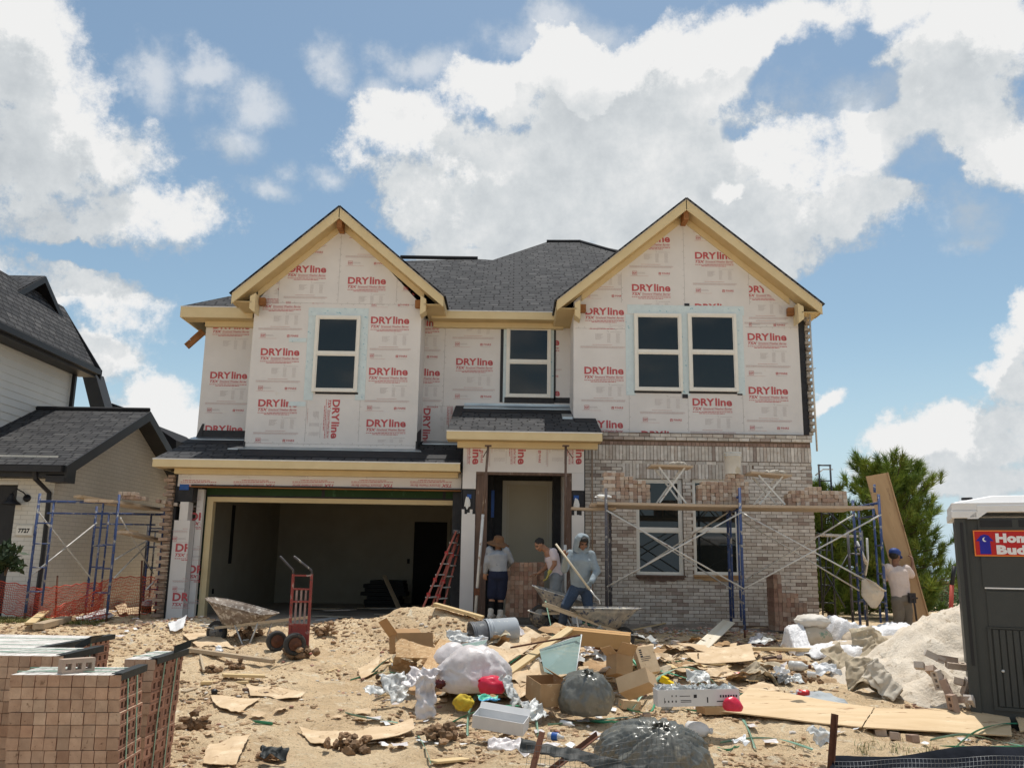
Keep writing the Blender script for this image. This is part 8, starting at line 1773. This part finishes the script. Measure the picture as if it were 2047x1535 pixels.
mb = MB(); q = P(927, 1404, 9.1); mb.blob(q, .10, .075, .08, 4, .16, 2, 4, sm=True); tag(mb.build('yellow_foam', mk('yellow_foam', (.62, .47, .05), (.45, .30, .03), 16, .9, .6, 40), origin=q), 'lump of stained yellow foam in front of the heap', 'foam lump')
csheet('blue_wrapper', P(975, 1400, 9.0), .22, .10, .3, R(30), 0, .04, 2.2, mk('blue_green_wrapper', (.05, .30, .60), (.10, .48, .32), 5, .4, contrast=(.47, .53)), 'blue and green wrapper beside the yellow foam', 'wrapper', None, 14, 10, 8)
q = P(1338, 1366, 9.9); mb = MB(); Mx = box3(q, 0, 0, 0, R(-28), 0, R(22)); mb.box(-.10, .10, -.04, .04, -.02, .03, 0, None, Mx); mb.box(-.10, -.03, -.04, .04, .03, .045, 0, None, Mx); o = mb.build('yellow_guard', mk('bright_yellow_plastic', (.80, .56, .01), (.70, .48, .01), 4, .4), origin=q); tag(o, 'bright yellow plastic guard lying on the green straps', 'plastic guard')
trashbag('red_plastic_bag', P(1466, 1412, 8.6), .085, .06, .06, (-.3, 0, 1), 'small red plastic lump at the end of the long white carton', M_bagr, 7, sub=4, pleats=9, tail=False)
mb = MB(); q = P(878, 1366, 9.4); mb.blob(q, .06, .045, .04, 8, .3, 4, 3, sm=True); tag(mb.build('dark_bottle_stub', mk('maroon_glass', (.09, .015, .015), (.05, .01, .01), 6, .15), origin=q), 'dark maroon bottle stub left of the big white bag', 'bottle')
# bottles, cans and jugs
PB = lambda r_, L: [(r_*.8, 0), (r_, .01), (r_, L*.25), (r_*.93, L*.28), (r_, L*.31), (r_, L*.62), (r_*.55, L*.80), (r_*.38, L*.86), (r_*.38, L)]
CAN = [(.026, 0), (.033, .006), (.033, .110), (.027, .120), (.025, .118)]
lying('soda_can', 'red and white soda can lying left of the lone tan sack', 1470, 1359, [(r_*1.5, z*1.4) for r_, z in CAN], R(20), M_redcan, 'can', 'red drink cans'); lying('soda_can', 'red can beside the grey sheet above the plywood', 1592, 1392, [(r_*1.3, z*1.2) for r_, z in CAN], R(-25), M_redcan, 'can', 'red drink cans')
lying('plastic_bottle', 'clear empty bottle lying below the long thin board', 1578, 1338, PB(.062, .26), R(-35), M_clear, 'bottle', 'empty plastic bottles', parts=[('cap', [(.028, .255), (.028, .28), (0, .281)], M_rust)])
lying('plastic_bottle', 'clear crushed bottle by the corner of the bent cardboard sheet', 1505, 1346, PB(.05, .17), R(10), M_clear, 'bottle', 'empty plastic bottles', parts=[('cap', [(.024, .165), (.024, .18), (0, .181)], M_white2)])
lying('plastic_bottle', 'crushed bottle in front of the long white carton', 1330, 1420, PB(.055, .18), R(60), M_clear, 'bottle', 'empty plastic bottles', parts=[('cap', [(.024, .175), (.024, .19), (0, .191)], M_blk)])
lying('plastic_bottle', 'small bottle with a blue label beside the rusty angle post', 1095, 1478, PB(.036, .15), R(-20), M_clear, 'bottle', 'empty plastic bottles', parts=[('label_band', [(.0365, .04), (.0375, .045), (.0375, .09), (.0365, .095)], M_blue)])
lying('caulk_tube', 'white sealant tube lying between the two rusty posts', 1122, 1448, [(.024, 0), (.026, .005), (.026, .15), (.008, .155), (.005, .20)], R(-55), M_white2, 'tube')
lying('milk_jug', 'white plastic jug half hidden behind the large front bag', 1372, 1470, [(.05, 0), (.07, .02), (.075, .14), (.05, .20), (.025, .22), (.025, .24)], R(-30), M_white2, 'jug', parts=[('cap', [(.028, .235), (.028, .255), (0, .256)], M_white2)])
lying('paper_cup', 'small white cup lying left of the sack heap', 1632, 1356, [(.035, 0), (.045, .10), (.048, .102)], R(150), M_white2, 'cup')
lying('paint_can', 'white and green container standing by the orange net', 292, 1226, [(.09, 0), (.095, .01), (.095, .26), (.08, .27), (0, .271)], 0, M_white2, 'container', up=0.0, tilt=R(-90), parts=[('green_band', [(.096, .02), (.097, .025), (.097, .15), (.096, .155)], M_green)])
mb = MB(); q = W(428, 1388)+Vector((0, 0, .03)); mb.blob(q, .035, .035, .035, 1, .1, 3, 3, sm=True); tag(mb.build('black_ball', M_blk, origin=q), 'small black ball on the dirt below the two short lumber pieces', 'ball')
mb = MB(); q = W(437, 1308)+Vector((0, 0, .03)); mb.blob(q, .055, .05, .045, 3, .3, 3, 3, sm=True); mb.blob(q+Vector((-.03, .07, .05)), .04, .035, .03, 4, .3, 3, 3, sm=True); tag(mb.build('plaster_lump', M_white2, origin=q), 'white plaster lumps between the wheelbarrow and the muddy plank', 'plaster lump')
# ------------------------------------------------------------------ boards on the ground
gb_((372, 1306), (546, 1330), .09, .05, 'muddy two-by-four lying below the wheelbarrow and the brick cart', M_woodg, up=.03)
gb_((403, 1367), (496, 1366), .10, .035, 'lower of the two short yellow lumber pieces', M_wood, up=.0); gb_((444, 1360), (528, 1362), .11, .035, 'upper of the two short yellow lumber pieces', M_wood, up=.045)
gb_((58, 1262), (98, 1226), .14, .035, 'yellow board end leaning up behind the farthest brick row', M_wood, up=.10); gb_((75, 1262), (132, 1246), .16, .09, 'thick grey-white timber lying behind the farthest brick row', M_woodg, up=.03)
gb_((400, 1316), (407, 1348), .028, .028, 'short round stake lying in the churned dirt by the brick cubes', M_handle, up=.03)
gb_((650, 1345), (690, 1330), .03, .012, 'thin pale lath alone on the bare sand', M_wood, up=.0); gb_((365, 1400), (389, 1392), .07, .02, 'short board end poking out behind the right-hand brick cube', M_woodg, up=.08)
gb_((487, 1380), (533, 1388), .05, .03, 'dark stick end of the long crack of paper on the sand', M_jamb, up=.0)
gb_((1476, 1314), (1735, 1318), .06, .045, 'very long thin board in front of the plastic-wrapped sacks', M_wood, up=.10); gb_((1534, 1326), (1612, 1328), .20, .05, 'short wide board under the very long thin one', mk('brown_board', (.40, .26, .14), (.33, .20, .10), 3, .8, .2, 10, stretch=(.3, 3, 3)), up=.01); gb_((1585, 1338), (1650, 1336), .05, .025, 'short grey lath below the long thin board', M_woodg, up=.0)
a, b = W(1402, 1302)+Vector((0, 0, .06)), W(1458, 1270)+Vector((0, 0, .22)); board3(a, b, .20, .02, 'white-painted board leaning up at an angle right of the heap', mk('white_painted_board', (.70, .66, .56), (.60, .52, .38), 3, .7, .2, 12, stretch=(.3, 3, 3)), roll=R(12))
gb_((1268, 1266), (1330, 1252), .04, .02, 'pale splintered stick right of the hoeing wheelbarrow', M_wood, up=.05); gb_((1262, 1272), (1310, 1276), .10, .02, 'dark short board near the brick crumbs', M_jamb, up=.0); gb_((1480, 1290), (1528, 1288), .10, .03, 'dark block left of the white-wrapped sacks', M_jamb, up=.0)
gb_((866, 1530), (930, 1524), .10, .02, 'pale board end at the very bottom below the dirt clods', M_wood, up=.02); gb_((1480, 1378), (1520, 1372), .05, .02, 'short dark lath above the plywood sheets', M_jamb, up=.0)
gb_((750, 1366), (800, 1362), .015, .012, 'thin dark rod left of the heap', M_jamb, up=.0)
flat4('plywood_sheet', [(1500, 1391), (1748, 1423), (1722, 1463), (1440, 1434)], 'left sheet of yellow plywood lying across the foreground dirt', M_ply, up=.03, bend=.015, th=.012, seed=3, cat='plywood sheet', group='plywood sheets on the dirt', lift=(.05, .0, .0, .02))
flat4('plywood_sheet', [(1751, 1424), (2018, 1426), (2023, 1479), (1725, 1463)], 'right sheet of yellow plywood before the portable toilet', M_ply, up=.035, bend=.012, th=.012, seed=5, cat='plywood sheet', group='plywood sheets on the dirt')
flat4('plywood_sheet', [(2028, 1430), (2080, 1428), (2090, 1465), (2040, 1470)], 'broken plywood corner just right of the long sheets', M_ply, up=.03, bend=.03, th=.012, seed=6, cat='plywood sheet', group='plywood sheets on the dirt')
flat4('grey_sheet', [(1545, 1392), (1640, 1384), (1700, 1412), (1600, 1406)], 'blue-grey backer sheet slipped under the plywood', mk('blue_grey_board', (.40, .43, .44), (.32, .34, .35), 3, .7), up=.01, bend=.01, cat='board')
for k, (cs, lab, m, lf, cu) in enumerate([
 ([(1352, 1300), (1474, 1296), (1470, 1316), (1395, 1312)], 'upper bent cardboard sheet right of the heap', M_card2, (.05, .03, .02, .04), .03), ([(1368, 1314), (1502, 1314), (1512, 1334), (1392, 1332)], 'lower arched cardboard sheet with a dark gap beneath it', M_card2, (.03, .14, .05, .02), .02),
 ([(420, 1392), (520, 1400), (478, 1428), (440, 1420)], 'sand-covered cardboard below the black ball', M_card2, (0, 0, 0, 0), .0), ([(418, 1490), (500, 1478), (470, 1535), (404, 1530)], 'square dusty cardboard right of the brick cubes', M_card2, (0, .02, .01, 0), .0),
 ([(596, 1462), (735, 1472), (690, 1500), (620, 1490)], 'wide dusty cardboard sheet left of the curled one', M_card2, (0, .01, .02, .0), .02), ([(700, 1480), (824, 1452), (830, 1470), (715, 1503)], 'curled cardboard with a dark folded edge in the foreground', M_card2, (.02, .06, .03, .02), .02),
 ([(492, 1372), (610, 1392), (595, 1402), (500, 1396)], 'long sheet of paper whose raised edge casts a dark line', M_card2, (.0, .02, .0, 0), .01), ([(715, 1342), (760, 1320), (756, 1345), (722, 1362)], 'small cardboard at the left tip of the heap', M_card2, (0, .04, .02, 0), .01),
 ([(796, 1330), (832, 1328), (834, 1352), (800, 1354)], 'square pale card between strand boards', M_card2, (.03, .03, .02, .02), .0), ([(1390, 1345), (1450, 1338), (1470, 1356), (1420, 1362)], 'thin cardboard scrap above the red can', M_card2, (.0, .02, .01, 0), .01),
 ([(1470, 1378), (1540, 1368), (1560, 1384), (1490, 1390)], 'flat cardboard shadowed by the grey sheet', M_card2, (0, .01, 0, 0), .0), ([(1330, 1390), (1370, 1384), (1380, 1396), (1340, 1402)], 'cardboard strip behind the long white carton', M_card, (.02, .02, .02, .02), .0),
 ([(150, 1236), (212, 1222), (228, 1236), (160, 1248)], 'pale flattened carton by the scaffold feet', mk('white_carton', (.66, .66, .66), (.58, .58, .58), 4, .7), (0, .02, .02, 0), .01), ([(228, 1216), (248, 1214), (258, 1228), (240, 1232)], 'bent brown flap beside the scaffold foot', M_card2, (.02, .10, .04, 0), .01),
 ([(335, 1248), (372, 1238), (366, 1262), (340, 1266)], 'dusty paper scrap left of the empty wheelbarrow', M_white2, (0, .05, .02, 0), .01), ([(365, 1272), (430, 1268), (470, 1298), (400, 1296)], 'pale card lying under the empty wheelbarrow', M_card2, (0, 0, 0, 0), .0), ([(1405, 1262), (1450, 1258), (1462, 1270), (1420, 1276)], 'thin board scrap by the mortar-covered ground', M_card2, (0, .02, 0, 0), .0),
 ([(1205, 1330), (1250, 1300), (1268, 1318), (1230, 1345)], 'pale open flap beside the standing printed carton', M_card2, (.16, .20, .12, .10), .0), ([(930, 1395), (1010, 1385), (1030, 1400), (950, 1410)], 'dark cardboard slats squeezed under the big white bag', M_card, (.04, .04, .02, .02), .0), ([(855, 1384), (925, 1382), (928, 1394), (858, 1398)], 'brown cardboard edge under the white bag', M_card, (.05, .05, .03, .03), .0)]):
 flat4('cardboard_sheet', cs, lab, m, lift=lf, curl=cu, seed=k*1.7)
# ------------------------------------------------------------------ green straps
ST = [([(742, 1350), (765, 1340), (800, 1322), (838, 1300)], [.03, .1, .12, .06], 'strap arching over the left tip of the heap'), ([(700, 1362), (735, 1352), (770, 1345), (800, 1350)], [.02]*4, 'thin strap left of the clear plastic bag'), ([(690, 1430), (720, 1440), (765, 1445), (795, 1448)], [.03, .04, .03, .02], 'flat pale strap alone on the sand before the heap'),
  ([(505, 1445), (520, 1447), (545, 1450)], [.02]*3, 'short dark green strap end on the bare sand'), ([(832, 1470), (850, 1502), (862, 1535)], [.03]*3, 'strap running out of the bottom edge'), ([(880, 1462), (925, 1445), (985, 1428), (1040, 1420)], [.03, .06, .08, .05], 'long strap across the front of the heap'),
  ([(935, 1476), (938, 1440), (960, 1412), (985, 1408), (1020, 1425), (1065, 1442), (1075, 1475)], [.02, .10, .18, .2, .14, .08, .02], 'looped strap over the white sunken box'), ([(945, 1412), (990, 1385), (1040, 1350)], [.1, .2, .22], 'grey-green strap pulled tight over the red bag'),
  ([(1090, 1266), (1098, 1300), (1112, 1342)], [.5, .42, .25], 'pale strap hanging in front of the glass pane'), ([(1165, 1282), (1200, 1292), (1240, 1322), (1290, 1368), (1330, 1385)], [.28, .25, .2, .12, .1], 'bundle of straps flowing right from the pane'), ([(1160, 1302), (1210, 1330), (1260, 1350), (1310, 1378)], [.2, .2, .15, .1], 'second strap of the bundle flowing right'), ([(1175, 1292), (1225, 1318), (1280, 1352), (1360, 1372), (1420, 1382)], [.24, .2, .15, .12, .05], 'third strap of the bundle, longest to the right'),
  ([(1262, 1424), (1290, 1400), (1330, 1378), (1375, 1372), (1420, 1385), (1470, 1420)], [.02, .10, .18, .22, .16, .05], 'broad strap arching over the long white carton'), ([(1240, 1415), (1262, 1425), (1300, 1430), (1312, 1415)], [.04, .03, .04, .1], 'strap loop in front of the small flat box'), ([(1095, 1452), (1140, 1448), (1200, 1442), (1262, 1436), (1290, 1440)], [.02]*5, 'long strap lying from the grey bag to the brick bit'),
  ([(1150, 1442), (1200, 1446), (1240, 1448)], [.02]*3, 'thin dark strap behind the large front bag'), ([(1440, 1490), (1500, 1486), (1560, 1488), (1625, 1502)], [.03, .05, .05, .02], 'curved strap left of the steel post'), ([(1360, 1418), (1400, 1425), (1440, 1420)], [.02]*3, 'thin strap under the end of the white carton'),
  ([(1395, 1395), (1470, 1392), (1540, 1398)], [.02, .03, .02], 'thin strap running towards the plywood'), ([(1325, 1326), (1370, 1324), (1420, 1326)], [.02]*3, 'straight dark strap before the lower arched cardboard'), ([(1330, 1268), (1380, 1262), (1440, 1266)], [.02]*3, 'strap on the edge of the mortar-covered ground'),
  ([(1905, 1502), (1950, 1480), (2000, 1468), (2047, 1462)], [.02, .08, .1, .08], 'strap arching up at the lower right edge'), ([(1860, 1482), (1930, 1478), (2000, 1490), (2047, 1495)], [.02, .05, .04, .02], 'strap curving before the right plywood sheet'), ([(1880, 1497), (1950, 1500), (2047, 1498)], [.03]*3, 'green strap lying along the black silt fabric'),
  ([(1485, 1440), (1500, 1470), (1510, 1500)], [.02]*3, 'thin twig-like strap left of the plywood'), ([(1435, 1497), (1455, 1503), (1478, 1496)], [.02]*3, 'short strap right of the large front bag'), ([(1195, 1365), (1215, 1400), (1205, 1425)], [.2, .1, .03], 'strap dropping beside the knotted grey bag')]
for k, (p, u, l) in enumerate(ST): strap(p, l, u, w=.022 if k % 3 else .032, m=M_strap if k % 2 else M_strap2)
# ------------------------------------------------------------------ clods, crumbs and scraps
M_clod = mk('dark_clod', (1, 1, 1), (.75, .72, .70), 14, .95, .7, 40, col=True)
def clod(px, py, s, label, seed):
 mb = MB(); b = W(px, py); r = random.Random(seed)
 for k in range(26):
  d = Vector((r.gauss(0, .4), r.gauss(0, .3), abs(r.gauss(0, .25))))*s; c = Vector((.30, .19, .11))*r.uniform(.55, 1.2); mb.blob(b+d+Vector((0, 0, s*.1)), s*r.uniform(.12, .3), s*r.uniform(.12, .3), s*r.uniform(.1, .24), seed+k, .4, 2.5, 2, c=tuple(c))
 tag(mb.build('dirt_clod', M_clod, origin=b), label, 'dirt clod', 'big clods of dark earth')
for a in ((882, 1480, .19, 'dark earth clod nearest the wire mesh fence', 1), (645, 1268, .20, 'dark clod on the slope of the sandy mound', 2), (425, 1345, .14, 'clod beside the round stake', 3), (470, 1338, .16, 'clod below the muddy two-by-four', 4), (600, 1318, .22, 'crumbly clod under the wheels of the brick cart', 5), (500, 1276, .2, 'clod behind the brick cart wheels', 6), (1035, 1440, .13, 'clod on the white sunken box', 7), (385, 1460, .18, 'clod at the foot of the right-hand brick cube', 8), (700, 1505, .2, 'broad clod patch in the middle foreground', 9), (545, 1520, .12, 'clod beside the black plastic scrap at the bottom edge', 10), (775, 1372, .12, 'clod at the left foot of the heap', 11), (1600, 1365, .16, 'clod left of the sack heap', 12), (300, 1495, .2, 'clod against the base of the nearest brick cubes', 13), (350, 1225, .22, 'clod at the garage corner', 14)): clod(*a)
csheet('black_plastic_scrap', W(545, 1528)+Vector((0, 0, .05)), .20, .12, .3, R(25), 0, .06, 3.3, M_pad, 'black plastic scrap at the bottom edge left of centre', 'plastic scrap', None, 14, 10, 8)
# crumbs (nobody could count them)
r = random.Random(2024); octv, octf = ico(1); mb = MB()
def crumb(p, s, c, fl=.7):
 a = r.uniform(0, 6.28); ca, sa = math.cos(a), math.sin(a); sx_, sy_, sz_ = s*r.uniform(.6, 1.4), s*r.uniform(.6, 1.3), s*r.uniform(.4, 1)*fl; j = [r.uniform(.7, 1.3) for _ in octv]
 mb.mesh([(p.x+(v.x*sx_*ca-v.y*sy_*sa)*k, p.y+(v.x*sx_*sa+v.y*sy_*ca)*k, p.z+v.z*sz_*k) for v, k in zip(octv, j)], octf, 0, c)
n_ = 0
while n_ < 21000:
 y = 5.0+10.4*r.random()**1.25; x = r.uniform(-.62, .62)*y
 d = fbm(x, y, .55, 3, 7.0)+.6*fbm(x, y, 1.8, 3, 1.0)+(.25 if y > 12.5 and x < -1 else 0)-(.35 if -2.6 < x < -.6 and 7 < y < 12 else 0)
 if d < r.uniform(-.25, .55): continue
 s = r.choice((.005, .007, .009, .012, .018, .026))*(.8+.04*y); cl = Vector((.60, .43, .26)).lerp(Vector((.32, .20, .12)), r.random()**1.0)*r.uniform(.8, 1.15)
 if r.random() < .05: cl = Vector((.62, .56, .48))
 crumb(Vector((x, y, H(x, y)+s*.15)), s, tuple(cl)); n_ += 1
tag(mb.build('dirt_crumbs', M_clod), kind='stuff')
mb = MB()
for k in range(2600):
 g_ = r.random()
 if g_ < .34: x, y = r.gauss(3.4, .55), r.gauss(15.2, .22)
 elif g_ < .5: x, y = r.uniform(.9, 5.0), r.gauss(15.3, .5)
 elif g_ < .62: x, y = r.gauss(4.3, .7), r.gauss(13.8, .5)
 elif g_ < .70: x, y = r.gauss(1.6, .7), r.gauss(13.4, .6)
 elif g_ < .82: x, y = r.gauss(.3, 1.6), r.gauss(11.0, 1.0)
 elif g_ < .92: x, y = r.gauss(-5.6, .5), r.gauss(14.8, .35)
 else: x, y = r.gauss(4.3, .5), r.gauss(7.2, .3)
 s = r.uniform(.010, .034); c = r.choice([(.50, .30, .24), (.36, .19, .14), (.62, .55, .49), (.70, .66, .60), (.42, .34, .28)]); crumb(Vector((x, y, H(x, y)+s*.3)), s, tuple(Vector(c)*r.uniform(.8, 1.15)))
tag(mb.build('brick_rubble', M_clod), kind='stuff')
# countable small scraps
def sm(n, box_, fn):
 for k in range(n):
  px, py = r.uniform(box_[0], box_[2]), r.uniform(box_[1], box_[3]); fn(W(px, py), k)
LITT = []
def mkscrap(m, w, h, amp, seed):
 mb = MB(); n = 5; vs = []
 for j in range(n+1):
  for i in range(n+1): u, v = (i/n-.5)*w, (j/n-.5)*h; vs.append((u*(1+.2*noise.noise(Vector((v*20, seed, 0)))), v*(1+.25*noise.noise(Vector((u*20, seed, 1)))), amp*(1+noise.noise(Vector((u*14+seed, v*14, seed))))))
 mb.mesh(vs, [(j*(n+1)+i, j*(n+1)+i+1, (j+1)*(n+1)+i+1, (j+1)*(n+1)+i) for j in range(n) for i in range(n)]); o = mb.build('s', m); me = o.data; bpy.data.objects.remove(o); return me
SC = {'paper': [mkscrap(m, a, b, c, k) for k, (m, a, b, c) in enumerate([(M_white2, .09, .06, .02), (M_bagw, .13, .08, .03), (M_white2, .06, .05, .015)])], 'card': [mkscrap(m, a, b, c, k+9) for k, (m, a, b, c) in enumerate([(M_card2, .16, .10, .02), (M_card, .12, .07, .02), (M_card2, .09, .07, .015)])]}
def scatter(kind, n, area, label, group, cat):
 for k in range(n):
  b = W(r.uniform(area[0], area[2]), r.uniform(area[1], area[3])); o = bpy.data.objects.new(kind, r.choice(SC['paper' if 'paper' in kind else 'card'])); COL.objects.link(o); o.matrix_world = Matrix.Translation(b+Vector((0, 0, .012))) @ Matrix.Rotation(r.uniform(0, 6), 4, 'Z') @ Matrix.Rotation(r.uniform(-.35, .35), 4, 'X'); tag(o, label, cat, group)
scatter('paper_scrap', 46, (740, 1385, 1250, 1500), 'small white paper scrap in front of the rubbish heap', 'white scraps before the heap', 'paper scrap')
scatter('paper_scrap', 44, (1260, 1262, 1560, 1390), 'small white scrap on the dirt between the heap and the sacks', 'white scraps right of the heap', 'paper scrap')
scatter('card_scrap', 50, (1250, 1262, 1600, 1385), 'small torn cardboard bit on the dirt right of the heap', 'cardboard bits right of the heap', 'cardboard scrap')
scatter('card_scrap', 56, (760, 1300, 1240, 1420), 'small torn cardboard bit among the rubbish of the heap', 'cardboard bits of the heap', 'cardboard scrap')
def mkstick(m, L, w, h):
 mb = MB(); mb.box(-L/2, L/2, -w/2, w/2, 0, h); o = mb.build('s', m); me = o.data; bpy.data.objects.remove(o); return me
SC['stick'] = [mkstick(M_wood, .44, .05, .02), mkstick(M_woodg, .5, .05, .02), mkstick(M_jamb, .26, .07, .03), mkstick(M_wood, .2, .09, .015), mkstick(M_woodg, .7, .02, .015)]
SC['big'] = [mkscrap(M_card2, .38, .24, .05, 31), mkscrap(M_card, .30, .22, .05, 32), mkscrap(M_card2, .28, .34, .06, 33), mkscrap(M_bagw, .26, .2, .07, 34), mkscrap(M_clear, .3, .22, .08, 35), mkscrap(M_esack, .34, .26, .07, 36)]
def scatter2(kind, key, n, area, label, group, cat, tl=.35, up=.03):
 for k in range(n):
  b = W(r.uniform(area[0], area[2]), r.uniform(area[1], area[3])); o = bpy.data.objects.new(kind, r.choice(SC[key])); COL.objects.link(o); o.matrix_world = Matrix.Translation(b+Vector((0, 0, up*r.uniform(.3, 2)))) @ Matrix.Rotation(r.uniform(0, 6), 4, 'Z') @ Matrix.Rotation(r.uniform(-tl, tl), 4, 'Y') @ Matrix.Rotation(r.uniform(-tl, tl), 4, 'X'); tag(o, label, cat, group)
scatter2('wood_scrap', 'stick', 62, (780, 1285, 1260, 1400), 'loose stick or lath end among the rubbish of the heap', 'wood scraps of the heap', 'wood scrap', .3, .05)
scatter2('wood_scrap', 'stick', 44, (1250, 1268, 1560, 1380), 'loose stick or lath end right of the heap', 'wood scraps right of the heap', 'wood scrap', .15, .02)
scatter2('litter_sheet', 'big', 62, (790, 1278, 1260, 1400), 'bent sheet of packaging sticking out of the heap', 'packaging sheets of the heap', 'packaging', .6, .09)
scatter2('litter_sheet', 'big', 30, (1250, 1285, 1560, 1370), 'bent sheet of packaging lying right of the heap', 'packaging sheets right of the heap', 'packaging', .3, .03)
scatter('card_scrap', 14, (400, 1420, 860, 1525), 'small cardboard flake on the open sand in the foreground', 'cardboard flakes on the sand', 'cardboard scrap')
scatter('paper_scrap', 14, (180, 1215, 520, 1275), 'small pale scrap near the garage corner', 'pale scraps by the garage corner', 'paper scrap')
scatter('paper_scrap', 12, (1440, 1440, 1980, 1510), 'small pale flake on the dirt below the plywood sheets', 'pale flakes below the plywood', 'paper scrap')
for k, (a, b, lab) in enumerate([(1293, 1438, 'half brick at the end of the long green strap'), (277, 1248, 'brick bit alone on the sand by the scaffold'), (1620, 1290, 'brick lying left of the wrapped sacks'), (1470, 1262, 'brick on the mortar-covered ground'), (1540, 1285, 'buff brick bit between boards near the sacks'), (1590, 1262, 'grey brick at the foot of the stepped stack'), (1530, 1262, 'pale brick lying lengthwise left of the stepped stack'), (1350, 1288, 'dark brick end near the white-painted board'), (1790, 1478, 'broken brick below the right plywood sheet'), (1760, 1470, 'brown brick fragment at the plywood edge'), (1825, 1482, 'pale brick corner below the right plywood sheet'), (1295, 1262, 'brick bit by the wheel of the hoeing barrow'), (1070, 1445, 'plaster-caked block at the end of the sunken box')]):
 q = W(a, b); o = bpy.data.objects.new('brick', BM[k % 4]); COL.objects.link(o); s_ = .55 if 'bit' in lab or 'half' in lab or 'end' in lab or 'fragment' in lab or 'corner' in lab else 1.0; o.matrix_world = Matrix.Translation(q+Vector((0, 0, .03))) @ Matrix.Rotation(k*1.9, 4, 'Z') @ Matrix.Rotation(.2*math.sin(k), 4, 'X') @ Matrix.Diagonal((1.1, s_, 1.1, 1)); tag(o, lab, 'brick', 'stray bricks on the dirt')
# ------------------------------------------------------------------ silt fence, wire mesh and rusty posts in front
M_wire = mk('dull_wire', (.16, .16, .16), (.08, .075, .07), 9, .5, metal=.5)
def angle_post(a, b, Ya, Yb, w, label, group='rusty steel posts at the front'):
 p, q = P(*a, Ya), P(*b, Yb); mb = MB(); mb.bar(p, q, w, .005, up=(0, 1, .1)); d = (q-p).normalized(); s = Vector((0, 1, 0)).cross(d).normalized()*w*.5; mb.bar(p-s+Vector((0, -.012, 0)), q-s+Vector((0, -.012, 0)), .006, w*.8, up=(0, 1, .1)); tag(mb.build('steel_post', M_rust, origin=q), label, 'steel post', group)
angle_post((1667, 1426), (1656, 1575), 5.9, 5.85, .034, 'upright rusty steel post left of the weeds')
angle_post((1083, 1462), (1058, 1560), 5.7, 5.5, .032, 'leaning rusty post at the left end of the wire mesh')
angle_post((1193, 1466), (1090, 1545), 6.3, 5.8, .034, 'fallen rusty bar slanting behind the wire mesh')
mb = MB(); ny_, nx_ = 7, 34; G = {}
for i in range(nx_+1):
 for j in range(ny_+1):
  u, v = i/nx_, j/ny_; px = 1052+330*u; yt = 1487+10*math.sin(u*3.2)+ (24*max(0, .35-u)*0) - 18*math.sin(max(0, u-.35)*3.6); G[i, j] = P(px+2*math.sin(j+i*.4), yt+12.5*j, 5.55+.05*math.sin(u*9+j*.6)+.12*u)
for i in range(nx_+1): mb.tube([G[i, j] for j in range(ny_+1)], .0011, 4, cap=False)
for j in range(ny_+1): mb.tube([G[i, j] for i in range(nx_+1)], .0012, 4, cap=False)
tag(mb.build('wire_mesh', M_wire, origin=G[0, 6]), 'square wire mesh sagging in front of the large grey bag', 'wire mesh')
csheet('silt_fabric', P(1165, 1520, 5.75), .80, .10, R(-4), R(30), R(12), .03, 3.3, M_pad, 'strip of black silt fabric behind the wire mesh', 'silt fabric', 'black silt fabric along the front', 40, 8, 6)
cs = [(1672, 1520), (2070, 1500), (2070, 1560), (1650, 1565)]
flat4('silt_fabric', cs, 'black silt fabric along the lower right edge', mk('black_fabric', (.008, .009, .012), (.016, .018, .024), 8, .95, .5, 30, spec=.05), bend=.05, th=.004, cat='silt fabric', group='black silt fabric along the front', Ys=[6.0, 6.1, 5.7, 5.6], seed=2, n=30)
mb = MB(); G = {}; nx_, ny_ = 52, 5
for i in range(nx_+1):
 for j in range(ny_+1):
  u, v = i/nx_, j/ny_; G[i, j] = P(1668+400*u+1.5*math.sin(j), 1521-12*u+4*math.sin(u*14)*.4+9*j, 5.66-.02*v+.025*math.sin(u*21+j))
for i in range(nx_+1): mb.tube([G[i, j] for j in range(ny_+1)], .0009, 4, cap=False)
for j in range(ny_+1): mb.tube([G[i, j] for i in range(nx_+1)], .0009, 4, cap=False)
tag(mb.build('wire_mesh', mk('pale_wire', (.36, .37, .38), (.26, .27, .28), 9, .5, metal=.4), origin=G[0, 4]), 'pale wire mesh over the black silt fabric', 'wire mesh')
